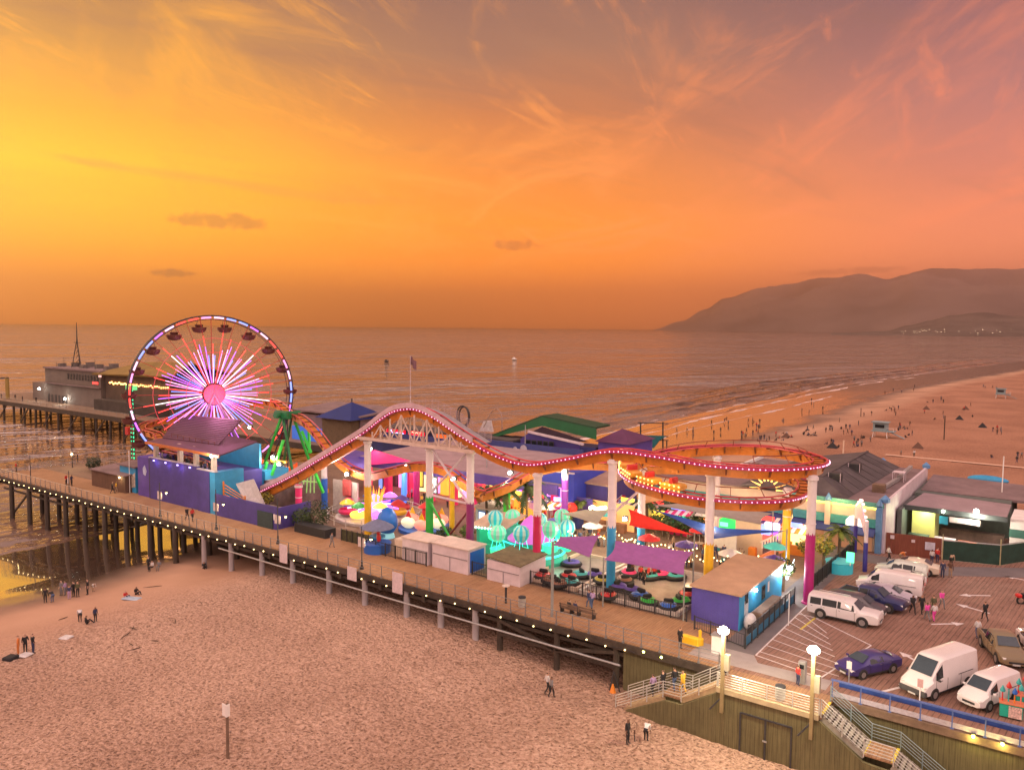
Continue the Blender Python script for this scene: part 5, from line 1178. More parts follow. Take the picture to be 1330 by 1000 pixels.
t.part('lower_band', MB().box(X(60),X(131),hy-.6,hy-.05,Zv(95,501),Zv(95,500)), roof_m)
mz = AY(101,478,hy+6).z; mx_ = AY(101,478,hy+6).x; tp = AY(101,419,hy+6).z; mb = MB()
for a in range(3): an = a*2.094; mb.bar((mx_+1.6*math.cos(an),hy+6+1.6*math.sin(an),mz), (mx_+.15*math.cos(an),hy+6,mz+(tp-mz)*.62), .22)
for k in range(5): mb.bar((mx_-1.4+.25*k,hy+6,mz+k*1.5),(mx_+1.3-.25*k,hy+6,mz+k*1.5+1.3),.12)
mb.tube([(mx_,hy+6,mz+(tp-mz)*.6),(mx_,hy+6,tp)], [.22,.1], 6); mb.bar((mx_-2.2,hy+6,mz+(tp-mz)*.56),(mx_+2.2,hy+6,mz+(tp-mz)*.56),.12); mb.bar((mx_-2.2,hy+6,mz+1.6),(mx_+2.2,hy+6,mz+1.6),.2)
t.part('mast', mb, dark_metal); t.part('red_sign', MB().box(X(121),X(128),hy-.2,hy-.1,Zv(124,499),Zv(124,496)), neon_red); t.part('white_sign', MB().box(X(129.5),X(133),hy-.3,hy-.2,Zv(131,490),Zv(131,486)), E('pale sign', (.9,.5,.45), 1.0))
for u,v in ((51,505),(84,518)): q = AY(u,v,hy-1); t.part('wall_lamp', MB().sph(q,.35,8,5), bulb_white); plight(t.e, q+Vector((0,-1.5,0)), 110, (.85,1,.85), .4)
t = Th('restaurant_building', 'dark restaurant with an olive lit roof right of the harbor office', 'building', (X(155),hy,0))
t.part('wall', MB().box(X(132.5),X(215),hy+1,hy+16,0,Zv(160,486)), M('dim restaurant wall', (.10,.07,.05), .8, .3, .3)); t.part('roof', MB().panel([(X(124),hy-1,Zv(124,485)),(X(226),hy-1,Zv(200,487)),(X(210),hy+9,Zv(180,471)),(X(150),hy+9,Zv(150,471))], .4).panel([(X(150),hy+9,Zv(150,471)),(X(210),hy+9,Zv(180,471)),(X(226),hy+18,Zv(200,487)),(X(124),hy+18,Zv(124,485))], .4), M('olive roof', (.22,.14,.03), .8, .25, .2))
mb = MB()
for k in range(30): mb.sph((X(140)+(X(215)-X(140))*k/29, hy+.6, Zv(170,500)+.5*noise.noise((k*.7,0,0))), .26, 6, 4)
o = t.part('light_row', mb, E('amber strip bulb', (1.0,.42,.12), 5)); 
t.part('terrace', MB().box(X(135),X(215),hy-3,hy+.9,0,3.0), M('dark terrace', (.05,.04,.035), .9, .4, .3))
t = Th('dock_crane', 'small crane arm at the tip of the far pier', 'crane', (X(28),hy-4,0)); t.part('mast', MB().tube([(X(27),hy-4,0),(X(27),hy-4,Zv(27,490))], .6, 8), M('ochre crane', (.30,.20,.05), .6)); t.part('arm', MB().bar((X(28),hy-4,Zv(27,490)), (X(11),hy-4,Zv(12,491)), .6, .5).bar((X(11.5),hy-4,Zv(12,491)), (X(11.5),hy-4,Zv(12,495)), .3), dark_metal)
# grey building, blue pyramid roof
yb = 56; t = Th('long_grey_building', 'long mauve grey building behind the lift hill by the water', 'building', (AY(420,560,yb).x,yb,0))
xa, xb = AY(383,545,yb).x, AY(468,545,yb).x; zt = AY(420,540,yb).z
t.part('wall', MB().box(xa,xb,yb,yb+12,0,zt), M('mauve cladding', (.19,.13,.14), .7, .2, .3)); t.part('roof', MB().panel([(xa-.5,yb-.5,AY(383,531,yb).z),(xb+.5,yb-.5,AY(468,541,yb).z),(xb+.5,yb+12,AY(468,541,yb).z+.8),(xa-.5,yb+12,AY(383,531,yb).z+.8)], .3), roof_m)
t.part('door', MB().box(AY(425,560,yb).x,AY(436,560,yb).x,yb-.06,yb-.003,zt-5,zt-2.2), M('peach door', (.4,.26,.2), .7))
t.part('blue_screen', MB().box(AY(385,560,yb).x,AY(450,560,yb).x,yb-1.2,yb-.9,0,AY(420,556,yb).z), E('blue lit screen', (.03,.12,.5), .5))
ap = AY(457,522,58); bl, br_ = AY(434,543,54), AY(482,543,54); t = Th('pyramid_pavilion', 'pavilion with a pointed blue pyramid roof', 'pavilion', (ap.x,58,0))
hw = (br_.x-bl.x)/2; vsx = [(ap.x-hw,58-hw,bl.z),(ap.x+hw,58-hw,bl.z),(ap.x+hw,58+hw,bl.z),(ap.x-hw,58+hw,bl.z),(ap.x,58,ap.z)]
t.part('roof', MB().add(vsx, [(0,1,4),(1,2,4),(2,3,4),(3,0,4),(3,2,1,0)]), M('royal blue roof', (.008,.025,.16), .5, .15, .4)); t.part('finial', MB().tube([(ap.x,58,ap.z),(ap.x,58,ap.z+.7)], .15, 6), dark_metal); t.part('wall', MB().box(ap.x-hw*.8,ap.x+hw*.8,58-hw*.8,58+hw*.8,0,bl.z), M('olive brown wall', (.13,.09,.05), .8))
# upper restaurant with red neon
yr = 48.5; t = Th('neon_restaurant', 'upper storey restaurant with red neon front above the lavender roof', 'building', (AY(540,570,yr).x,yr,0))
xa, xb = AY(478,570,yr).x, AY(668,585,yr).x; Z = lambda u, v: AY(u, v, yr).z
t.part('wall', MB().box(xa,xb,yr,yr+3.4,0,Z(540,559)), navy); t.part('roof', MB().box(xa-.4,xb+.4,yr-1,yr+3.5,Z(540,559),Z(540,559)+.3), roof_d); t.part('parapet', MB().box(xa,xb,yr-2.2,yr-1.9,5.4,Z(540,573)), navy)
for u0, u1, m_ in ((500,527,E('red neon wall', (.9,.01,.03), .8)),(531,552,E('red neon wall', (.9,.01,.03), .8)),(565,580,E('orange neon wall', (.95,.14,.03), .8))):
    t.part('lit_bay', MB().box(AY(u0,566,yr).x,AY(u1,566,yr).x,yr-.15,yr-.02,Z(540,573),Z(540,560)), m_)
def textpart(t, txt, loc, size, mat, name='lettering', rx=math.pi/2, rz=0, shear=.0):
    cu = bpy.data.curves.new(name, 'FONT'); cu.body = txt; cu.size = size; cu.extrude = .03; cu.shear = shear; cu.align_x = 'CENTER'
    ob = bpy.data.objects.new('tmp', cu); COL.objects.link(ob); dg = bpy.context.evaluated_depsgraph_get(); me = bpy.data.meshes.new_from_object(ob.evaluated_get(dg)); bpy.data.objects.remove(ob)
    o = bpy.data.objects.new(name, me); COL.objects.link(o); me.materials.clear(); me.materials.append(mat); o.parent = t.e; o.location = Vector(loc)-Vector(t.o); o.rotation_euler = (rx,0,rz); return o
q = AY(513,567,yr-.25); textpart(t, 'Sugar', q, 1.7, E('blue script neon', (.25,.45,1.0), 6), 'neon_lettering', shear=.35)
mb = MB(); q = AY(541,566,yr-.25)
for r_ in range(3):
    pts = [q+Vector((-1.1+2.2*k/14,-.05,.55-.62*r_+.13*math.sin(k*1.9+r_))) for k in range(15)]; mb.tube(pts, .07, 5)
t.part('neon_squiggle', mb, E('bright red neon', (1.0,.18,.12), 5)); q = AY(516,571,yr-.25); t.part('neon_bar', MB().bar(q+Vector((-1.5,0,0)), q+Vector((1.7,0,.25)), .1), neon_red)
t.part('green_bar', MB().tube([AY(566,571,yr-1.3), AY(590,574,yr-1.3)], .12, 6), neon_green)
# green gabled building
yg = 50.0; Q = lambda u, v, dy=0: AY(u, v, yg+dy)
t = Th('green_roof_building', 'building with a dark green gabled roof and purple gable front', 'building', (Q(710,580).x,yg,0))
eL, pk, eR = Q(640,566), Q(704,541.5), Q(774,557)
bk = Vector((0,4.5,0)); t.part('roof', MB().panel([eL,pk,pk+bk,eL+bk][::-1], .25).panel([pk,eR,eR+bk,pk+bk][::-1], .25), M('green roof', (.008,.055,.022), .6, .2, .3))
fm = M('green fascia', (.008,.12,.04), .55, .15, .4)
t.part('fascia', MB().panel([eL,Q(640,568),Q(704,553),pk], .2).panel([pk,Q(704,553),Q(774,571),eR], .2), fm)
t.part('wall', MB().prism([(Q(650,580).x,yg+.3),(Q(772,580).x,yg+.3),(Q(772,580).x,yg+4.3),(Q(650,580).x,yg+4.3)], 0, Q(650,569).z), navy)
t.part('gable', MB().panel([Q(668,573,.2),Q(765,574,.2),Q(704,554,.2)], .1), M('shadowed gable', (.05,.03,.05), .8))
t.part('gable_front', MB().panel([Q(676,583,-2),Q(752,588,-2),Q(752,577,-2),Q(688,561,-2),Q(676,570,-2)], .3), purple)
t.part('gable_trim', MB().bar(Q(686,560.5,-2.3), Q(758,577,-2.3), .3, .35), lav)
for k in range(5): a, b2 = Q(684+k*7.5,570.5+k*.6,-2.2), Q(690+k*7.5,577.5+k*.6,-2.2); fr = t.part('window_frame', MB().box(a.x,b2.x,yg-2.42,yg-2.36,b2.z,a.z), dark_metal); t.part('pane', MB().box(a.x+.1,b2.x-.1,yg-2.46,yg-2.425,b2.z+.1,a.z-.1), glass, fr)
t.part('parapet', MB().box(Q(628,580).x,Q(775,580).x,yg-4.2,yg-3.9,4.6,Q(690,577,-4).z), navy)
for u in (669,680): q = Q(u,583,-4.3); t.part('roundel', MB().tube([(q.x,yg-4.35,q.z),(q.x,yg-4.22,q.z)], .62 if u > 670 else .35, 14), M('pale roundel', (.4,.38,.45), .6))
t = Th('purple_hip_roof', 'small pavilion with a plum purple hip roof right of the green roof', 'pavilion', (Q(795,572).x,yg,0)); a, b2, c3 = Q(772,573), Q(818,573), Q(790,560.5)
dx = (b2.x-a.x)/2; vsx = [(a.x,yg,a.z),(b2.x,yg,a.z),(b2.x,yg+9,a.z),(a.x,yg+9,a.z),(c3.x,yg+4.5,c3.z)]
t.part('roof', MB().add(vsx, [(0,1,4),(1,2,4),(2,3,4),(3,0,4),(3,2,1,0)]), M('plum roof', (.11,.03,.09), .6, .2, .4)); t.part('wall', MB().box(a.x+.4,b2.x-.4,yg+.5,yg+8.5,0,a.z-.02), purple2)
# roof-top loops of a little coaster
t = Th('loop_ride', 'thin dark coaster loops rising behind the lavender roof', 'ride', (Q(601,560).x,yg+2,0))
for u, v, rx in ((601,540,1.35),(603,541,1.2)): q = Q(u, v, 2+(u-601)*.3); t.part('loop', MB().tube([q+Vector((rx*math.cos(a*.3927),0,1.75*math.sin(a*.3927))) for a in range(16)], .14, 6, closed=True), dark_metal)
mb = MB(); pts = [Q(628,555,2),Q(634,543,2),Q(640,533,2),Q(646,531,2),Q(651,537,2),Q(652,552,2),Q(652,566,2)]; mb.tube([p for p in spline(pts, 1.0)], .1, 6); t.part('arch', mb, M('pale arch', (.35,.25,.22), .5))
t.part('support', MB().tube([Q(601,556,2), Vector((Q(601,556,2).x,yg+2,0))], .2, 6).tube([Q(596,548,2), Vector((Q(596,556,2).x,yg+2,0))], .12, 6), dark_metal)
t.part('white_fan', MB().panel([Q(622,560,3),Q(640,561,3),Q(637,546,3),Q(628,547,3)], .3), M('white mesh fan', (.6,.55,.55), .6))
# blue neon arcade and the purple blocks right of it
yn = 27.0; Z = lambda u, v: AY(u, v, yn); t = Th('blue_arcade', 'deep blue arcade with a pink framed neon sign above bright food counters', 'building', (Z(722,650).x,yn,0))
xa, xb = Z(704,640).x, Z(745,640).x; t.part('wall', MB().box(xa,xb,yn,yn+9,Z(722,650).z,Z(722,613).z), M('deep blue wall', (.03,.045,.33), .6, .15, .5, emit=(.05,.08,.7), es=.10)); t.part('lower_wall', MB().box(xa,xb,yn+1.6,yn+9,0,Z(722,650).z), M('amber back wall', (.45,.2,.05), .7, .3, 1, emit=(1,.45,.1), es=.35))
a, b2 = Z(712,631), Z(729,646); mb = MB(); 
for p_, q_ in (((a.x,b2.z),(b2.x,b2.z)),((b2.x,b2.z),(b2.x,a.z)),((b2.x,a.z),(a.x,a.z)),((a.x,a.z),(a.x,b2.z))): mb.bar((p_[0],yn-.15,p_[1]),(q_[0],yn-.15,q_[1]),.10)
t.part('neon_frame', mb, neon_pink); t.part('neon_bar', MB().box(a.x+.35,b2.x-.4,yn-.12,yn-.03,b2.z+.45,b2.z+.95), E('salmon neon', (1.0,.42,.42), 3.5)); t.part('coping', MB().box(xa,xb,yn-.1,yn+.2,Z(722,613).z,Z(722,613).z+.2), lav)
for k in range(3): t.part('counter_sign', MB().box(xa+.6,xb-.6,yn+.9-.2*k,yn+1.0-.2*k,2.9-.85*k,3.45-.85*k), [E('teal menu', (.3,.75,.6), .9), E('cream menu', (1.0,.85,.55), 1.4), neon_or][k])
t.part('pillar', MB().box(xa,xa+.5,yn-.1,yn+.6,0,Z(722,650).z), yellow); t.part('red_sign', MB().box(xa+.75,xa+1.2,yn-.05,yn+.05,.6,2.8), neon_red); plight(t.e, ((xa+xb)/2,yn-1.5,2.6), 160, (1,.65,.3), .3)
yp = 30.0; t = Th('purple_block', 'purple box building with a peach flat roof behind the sage sail', 'building', (AY(770,640,yp).x,yp,0)); xa, xb = AY(746,640,yp).x, AY(788,640,yp).x
t.part('wall', MB().box(xa,xb,yp,yp+8,0,AY(765,627,yp).z), purple); t.part('roof', MB().panel([(xa-.4,yp-.4,AY(765,626,yp).z),(xb+.4,yp-.4,AY(765,626,yp).z),(xb+.4,yp+8,AY(765,626,yp).z+.9),(xa-.4,yp+8,AY(765,626,yp).z+.9)], .2), M('peach flat roof', (.42,.27,.2), .8, .15, .5)); 
yp = 44.0; t = Th('stacked_containers', 'pale box cabins with rooftop units beside the teal awning', 'cabin', (AY(772,615,yp).x,yp,0)); xa, xb = AY(751,615,yp).x, AY(795,615,yp).x
t.part('wall', MB().box(xa,xb,yp,yp+6,0,AY(772,602,yp).z), M('pale grey cabin', (.32,.24,.25), .8, .3, .6)); t.part('rooftop_unit', MB().box(AY(769,600,yp).x,AY(779,600,yp).x,yp+.3,yp+2.3,AY(772,602,yp).z,AY(772,598,yp).z), cream); t.part('side_panel', MB().box(xb-1.2,xb-.1,yp-.1,yp-.005,1.0,AY(772,604,yp).z), teal)
solo('teal_awning', 'teal hopper shaped awning behind the violet footed column', 'awning', MB().panel([AY(739,601,40),AY(753,601,40),AY(750,617,40),AY(741,617,40)], 1.6), teal, (AY(745,610,40).x,40,0))
solo('warm_light_bar', 'short glowing cloud shaped light bar above the sage sail', 'light', MB().tube([AY(766,660,27),AY(770,658,27),AY(774,661,27),AY(780,660,27),AY(787,659,27)], .22, 8), E('warm white tube', (1.0,.82,.5), 7), AY(776,660,27))
# behind the helix
yp = 50.0; t = Th('grey_flat_building', 'low grey roofed building behind the helix with white roof edges', 'building', (AY(980,620,yp).x,yp,0)); xa, xb = AY(946,620,yp).x, AY(1025,620,yp).x; zr = AY(985,616,yp).z
t.part('wall', MB().box(xa,xb,yp,yp+14,0,zr), lav); t.part('roof', MB().box(xa+.3,xb-.3,yp+.3,yp+13.7,zr-.2,zr+.03), roof_m); t.part('parapet', MB().box(xa-.15,xb+.15,yp-.15,yp+.2,zr-.1,zr+.35).box(xa-.15,xa+.2,yp+.2,yp+14,zr-.1,zr+.35), white)
for k in range(3): t.part('roof_vent', MB().lathe([(.4,0),(.4,.5),(.55,.55),(.1,.8)], (xa+3+k*4.2,yp+5+k,zr+.03), 10), grey_metal)
solo('teal_roof', 'teal tent roof behind the helix', 'tent', MB().panel([AY(893,618,52),AY(945,618,52),AY(952,603,62),AY(905,601,62)], .25), M('teal canvas', (.015,.22,.30), .7, .15, .5), AY(920,620,52))
t = Th('aqua_cafe', 'aqua and cream cafe front under the helix', 'building', (AY(950,660,40).x,40,0)); xa, xb = AY(846,640,40).x, AY(1046,640,40).x; z1, z2 = AY(960,654,40).z, AY(960,632,40).z
t.part('wall', MB().box(xa,xb-1.5,40,49,0,z2), cream); t.part('roof', MB().box(xa-.2,xb-1.4,39.8,49,z2,z2+.15), roof_m)
t.part('sign_band', MB().box(xa,xb-1.5,39.75,39.97,z1-.4,z1+.9), teal); t.part('awning', MB().panel([(xa,38.8,z1-1.2),(xb-1.5,38.8,z1-1.2),(xb-1.5,39.9,z1-.5),(xa,39.9,z1-.5)], .1), navy); t.part('lit_sign', MB().box(AY(924,652,39.6).x,AY(941,652,39.6).x,39.5,39.7,AY(930,656,39.6).z,AY(930,650,39.6).z), E('pale yellow sign', (1.0,.92,.6), 1.6))
for k in range(6): t.part('doorway', MB().box(xa+1.5+k*3.4,xa+3.2+k*3.4,39.9,39.98,0,2.4), win_lit if k % 2 else glass)
sb = Vector((AY(1000,630,40).x,39.3,AY(1000,634,40).z)); mb = MB()
for k in range(9): a = math.pi*k/8; mb.panel([sb+Vector((1.0*math.cos(a-.1),0,1.0*math.sin(a-.1))), sb+Vector((1.0*math.cos(a+.1),0,1.0*math.sin(a+.1))), sb+Vector((2.3*math.cos(a),0,2.1*math.sin(a)))], .1)
t.part('sunburst_sign', mb, E('sunburst sign', (1.0,.5,.12), 1.8)); plight(t.e, (sb.x-3,37.5,5.6), 160, (1,.8,.4), .3)
# trapeze frame over the beach
yt = 86; t = Th('trapeze_rig', 'tall open frame with a teal drape standing towards the beach', 'frame', (AY(848,580,yt).x,yt,-3.5)); mb = MB()
for u in (832,861): mb.tube([AY(u,604,yt), AY(u,548,yt)], .16, 6)
for v in (549,566,571): mb.tube([AY(829,v,yt), AY(868,v+1,yt)], .10, 6)
mb.tube([AY(866,572,yt), AY(866,600,yt)], .13, 6); mb.tube([AY(836,572,yt), AY(833,600,yt)], .1, 6)
t.part('frame', mb, dark_metal); t.part('drape', MB().panel([AY(835,565,yt-.2),AY(866,566,yt-.2),AY(857,572,yt-.2),AY(851,580,yt-.2),AY(849,582,yt-.2),AY(846,579,yt-.2),AY(843,571,yt-.2)], .3), M('teal drape', (.01,.14,.17), .7))
# ---- arcade building on the right
t = Th('arcade_building', 'cream arcade with aqua and navy bands and a big dark hipped roof', 'building', (7.6,38,0)); zt = 5.25
t.part('wall', MB().box(-2.0,7.6,38,66,0,zt), cream); t.part('side_wall', MB().box(7.6,7.9,38.0,66,0,zt+.45), lav, None, 'long plain lavender side wall')
zf = lambda v: AY(1100, v, 37.8).z
t.part('roof_deck', MB().box(-2.0,7.58,38.2,66,zt,zt+.06), roof_m)
vsx = [(-9,39.2,zt+.1),(3.6,39.2,zt+.1),(4.4,65.8,zt+.1),(-9,65.8,zt+.1),(.05,41.5,7.05),(.1,65.8,7.15)]
mb = MB().add(vsx, [(0,1,4),(1,2,5,4),(2,3,5),(3,0,4,5)])
for k in range(1, 9): f = k/9; mb.bar(Vector(vsx[4]).lerp(Vector(vsx[5]),f)+Vector((0,0,.02)), Vector(vsx[1]).lerp(Vector(vsx[2]),f)+Vector((0,0,.02)), .07, .05)
mb.bar(Vector(vsx[4])+Vector((0,0,.04)), Vector(vsx[5])+Vector((0,0,.04)), .3, .12)
t.part('roof', mb, roof_d)
for q in (Vector((1.1,44,6.75)), Vector((1.3,53,6.7))):
    sk = t.part('skylight', MB().cbox(q+Vector((0,0,.1)), (1.3,1.3,1.0), 0, .06), dark_metal)
    for d in (-.68,.68): t.part('skylight_frame', MB().bar(q+Vector((d,-.7,-.4)), q+Vector((d,-.7,.65)), .07), lav, sk)
t.part('cornice', MB().box(-2.2,7.7,37.72,38.0,zt-.25,zt+.25), M('aqua cornice', (.10,.36,.30), .5, .15)); t.part('light_strip', MB().box(-2.0,7.3,37.86,37.98,zt-.48,zt-.27), E('yellow strip light', (1.0,.85,.10), 3.0))
t.part('sign_band', MB().box(-2.0,7.5,37.6,37.98,2.75,3.65), M('aqua band', (.05,.30,.30), .5, .15)); t.part('awning', MB().panel([(-2.0,36.6,2.0),(7.0,36.6,2.0),(7.0,37.9,2.75),(-2.0,37.9,2.75)], .15), navy)
t.part('lit_arch', MB().prism([(4.0,0),(5.8,0)],0,0) if False else MB().panel([(3.9,37.5,2.7),(5.9,37.5,2.7),(5.9,37.5,3.3),(5.5,37.5,3.75),(4.9,37.5,3.9),(4.3,37.5,3.75),(3.9,37.5,3.3)], .1), E('lit arch sign', (.95,.9,.75), 1.5))
for x in (1.9,7.3): t.part('pier', MB().box(x-.3,x+.3,37.4,38,0,zt-.1), M('blue pillar', (.10,.24,.46), .5, .15) if x > 5 else cream)
for x in (1.9,7.3): t.part('pinnacle', MB().lathe([(.34,zt),(.34,zt+.25),(.05,zt+.8)], (x,37.7,0), 8), M('blue pillar', (.10,.24,.46), .5, .15))
t.part('doorway', MB().box(-1.5,6.6,37.9,37.99,0,2.0), E('dim arcade interior', (.35,.16,.08), .5))
t.part('roof_unit', MB().box(5.0,6.3,45,46.3,zt+.06,zt+1.0), wood_mid, None, 'brown rooftop unit'); fr = MB()
for q in ((5.6,54),(6.9,54),(5.6,55.3),(6.9,55.3)): fr.bar((q[0],q[1],zt),(q[0],q[1],zt+1.2),.08)
fr.box(5.55,6.95,53.95,55.35,zt+1.2,zt+1.28); t.part('duct_frame', fr, lav); t.part('duct', MB().bar((5.7,45.6,zt+.3),(6.2,54.5,zt+.4),.4).bar((6.2,54.5,zt+.5),(6.4,62,zt+.9),.4), grey_metal)
for p_ in ((7.75,65.5),(7.75,38.2),(2.2,65.8)): t.part('finial', MB().lathe([(.5,zt+.4),(.5,zt+.8),(.05,zt+1.2)], (*p_,0), 8), M('blue pillar', (.10,.24,.46), .5, .15))
plight(t.e, (3,36.2,5.4), 160, (1,.85,.3), .3)
# arch sign between two posts at the park gate
t = Th('gate_arch', 'white arch sign on two dark blue posts at the park gate', 'gate', (5.0,33,0)); a, b2 = G(1110,717), G(1123,742)
for q in (a, b2): t.part('post', MB().tube([q, q+Vector((0,0,3.0))], .22, 10), M('indigo post', (.04,.03,.24), .5)); t.part('post_top', MB().tube([q+Vector((0,0,3.0)), q+Vector((0,0,5.2))], .2, 10), lav)
pts = [a+Vector((0,0,5.0)), (a+b2)/2+Vector((0,0,6.4)), b2+Vector((0,0,5.0))]; t.part('arch_sign', MB().panel([pts[0],pts[1],pts[2],pts[2]-Vector((0,0,1.2)),(a+b2)/2+Vector((0,0,4.6)),pts[0]-Vector((0,0,1.2))], .15), E('pale lit arch', (.70,.50,.60), .12))
mb = MB()
for k in range(9): mb.sph(spline(pts, .5)[min(k*2, len(spline(pts,.5))-1)]+Vector((0,0,.15)), .16, 6, 4)
o = t.part('bulb_row', mb, E('rose bulb', (1.0,.45,.4), 2.5)); o['kind'] = 'stuff'
# ---- food stands, fences on the right
t = Th('food_stand', 'open food stand with mauve flat roofs and a lit yellow green stall', 'building', (14,48,0))
t.part('roof', MB().panel([(8.6,45.5,4.2),(18.6,45.5,4.0),(18.6,53,4.3),(9.4,53,4.5)], .3), M('pale mauve roof', (.30,.22,.24), .8, .15, .4), None, 'nearer flat roof'); t.part('roof', MB().panel([(8.6,56,4.3),(20,56,4.3),(20,66,4.6),(8.6,66,4.8)], .3), roof_m)
t.part('fascia', MB().box(8.4,18.8,45.2,45.45,3.7,4.25), M('charcoal fascia', (.05,.06,.065), .6)); t.part('wall', MB().box(8.2,18.5,54,66,0,4.2), M('dim grey green wall', (.10,.12,.11), .8)); t.part('lit_stall', MB().box(9.2,11.6,46.5,50,0,3.6), E('yellow green stall', (.55,.50,.18), .15)); t.part('side_wall', MB().box(8.1,8.6,43.5,53,0,4.0), M('charcoal side', (.08,.085,.09), .7))
t.part('menu_board', MB().box(13.2,16.2,45.3,45.42,2.9,3.5), M('pale banner', (.5,.42,.42), .7)); t.part('blue_board', MB().box(12.0,12.9,46.6,46.7,2.3,3.2), cyan)
t.part('counter', MB().box(12.0,18.3,49,50,0,1.3), M('dim counter', (.12,.07,.06), .7, .4, 1)); plight(t.e, (10.6,45.4,3.3), 260, (.8,1,.55), .3); plight(t.e, (16,44.2,3.6), 700, (1,.95,.72), .3)
q = AY(1268,664,45); t.part('floodlight', MB().sph(q, .26, 10, 6), bulb_white); q = AY(1225,664,45); t.part('floodlight', MB().sph(q, .16, 8, 5), E('green white lamp', (.75,1.0,.7), 30))
for i,(x,y,s,m_,lab) in enumerate(((10.4,43.6,(2.0,1.0,1.3),M('dark bin green', (.02,.04,.03), .6),'dark green dumpster in front of the lit yellow green stall'),(13.0,43.8,(2.0,1.3,1.2),lav,'pale lavender crate with a lid behind the green mesh fence'),(15.2,44.2,(1.8,.8,1.1),M('rust crate', (.25,.07,.03), .8),'rust brown heap of crates behind the green mesh fence'),(17.0,43.6,(1.9,1.0,.9),black,'dark stacked tables behind the green mesh fence'))):
    t3 = Th('crate' if i else 'dumpster', lab, 'crate' if i else 'dumpster', (x,y,0)); t3.part('body', MB().cbox((x,y,s[2]/2), s, 0, .05), m_); t3.part('lid', MB().cbox((x,y,s[2]+.05), (s[0]*1.04,s[1]*1.04,.08)), m_)
t = Th('wooden_fence', 'rust brown board fence with notices beside the arcade', 'fence', (10,38,0)); a, b2 = Vector((7.95,38.3,0)), Vector((13.3,39.2,0))
t.part('boards', MB().panel([a,b2,b2+Vector((0,0,2.3)),a+Vector((0,0,2.3))], .1), planks('rust boards', ((.20,.05,.03),(.15,.04,.025),(.24,.07,.04)), .22, 'z'))
for f_, w_, h_, z_ in ((.12,.4,.4,1.9),(.5,.35,.3,1.7),(.8,.95,.85,1.35)): q = a.lerp(b2,f_)+Vector((0,-.1,z_)); t.part('notice', MB().cbox(q, (w_,.04,h_), .17), M('pale notice', (.5,.5,.6), .7) if w_ > .5 else lav)
t = Th('mesh_fence', 'dark green screened fence on steel posts', 'fence', (16,40,0)); c3 = [Vector((13.4,39.2,0)), Vector((18.6,40.6,0)), Vector((21.0,44.5,0)), Vector((30,49.5,0))]
for p_, q_ in zip(c3, c3[1:]): t.part('screen', MB().panel([p_+Vector((0,0,.05)),q_+Vector((0,0,.05)),q_+Vector((0,0,2.1)),p_+Vector((0,0,2.1))], .05), M('green screen', (.012,.045,.032), .8, .3, 1)); t.part('top_rail', MB().tube([p_+Vector((0,0,2.2)),q_+Vector((0,0,2.2))], .05, 6), grey_metal)
for p_ in c3: t.part('post', MB().tube([p_, p_+Vector((0,0,2.8))], .06, 6), M('ochre post', (.4,.36,.2), .6))
t = Th('mural_building', 'white hut with a sunset mural at the right edge', 'building', (21,47,0)); t.part('wall', MB().box(19.0,20.9,46,52,0,4.0), white); t.part('stripe', MB().box(18.95,20.92,45.94,45.99,2.0,2.9), M('green stripe', (.05,.16,.13), .6))
t.part('annex', MB().box(21.0,34,47.0,56,0,3.7), cream); t.part('mural', MB().box(21.1,33.9,46.9,46.98,1.3,3.5), M('sunset mural', (.75,.38,.16), .7, .35, .35)); t.part('mural_base', MB().panel([(21.1,46.85,.2),(33.9,46.85,.2),(33.9,46.85,1.0),(23.4,46.85,1.25),(21.1,46.85,2.4)], .04), redp); t.part('roof', MB().box(20.95,34.2,46.6,56.2,3.7,3.85), roof_m)
for k in range(4): t.part('roof_clutter', MB().cbox((22.5+k*1.7,50+k*.6,4.4+.2*(k % 2)), (1.1,1.2,1.1+.4*(k % 2))), dark_metal)
solo('side_building', 'pale gabled wall rising at the right edge behind the mural hut', 'building', MB().box(20,60,58,74,0,5.0), lav, (26,58,0))
# ---- container office
t = Th('container_office', 'blue and violet container office with a tan roof by the parking strip', 'building', (1,6.2,0)); x0, x1, y0, y1 = -1.05, 3.05, 6.2, 17.2
t.part('wall', MB().box(x0,x1-.02,y0,y1,0,3.0), M('violet blue corrugated', (.10,.085,.40), .55, .15, .6)); t.part('side_wall', MB().box(x1-.02,x1+.06,y0-.02,y1,0,3.0), cyan)
t.part('roof', MB().panel([(x0-.15,y0-.2,3.05),(x1+.25,y0-.2,3.05),(x1+.25,y1+.2,3.15),(x0-.15,y1+.2,3.15)], .14), M('tan roof', (.46,.30,.19), .85, .15, .5, .1))
mb = MB()
for k in range(20): x = x0+.1+k*.205; mb.box(x,x+.05,y0-.035,y0-.002,.05,2.95)
o = t.part('corrugation', mb, M('violet blue corrugated', (.10,.085,.40), .55, .15, .6)); o['kind'] = 'stuff'
t.part('door', MB().box(x1+.065,x1+.10,7.2,8.1,.1,2.2), M('pale door', (.55,.6,.65), .5)); w1 = t.part('window_frame', MB().box(x1+.065,x1+.10,11.5,12.4,1.1,2.3), dark_metal); t.part('pane', MB().box(x1+.102,x1+.11,11.58,12.32,1.2,2.2), glass, w1); w1 = t.part('window_frame', MB().box(x1+.065,x1+.10,7.3,8.0,1.9,2.75), dark_metal); t.part('pane', MB().box(x1+.102,x1+.11,7.35,7.95,1.95,2.7), glass, w1); t.part('sign', MB().box(x1+.065,x1+.09,13.1,13.5,1.4,2.3), white)
for y in (9.6,16.2): t.part('wall_lamp', MB().sph((x1+.2,y,2.55),.13,8,5), bulb_white); plight(t.e, (x1+.7,y,2.5), 45, (.9,.95,1), .15)
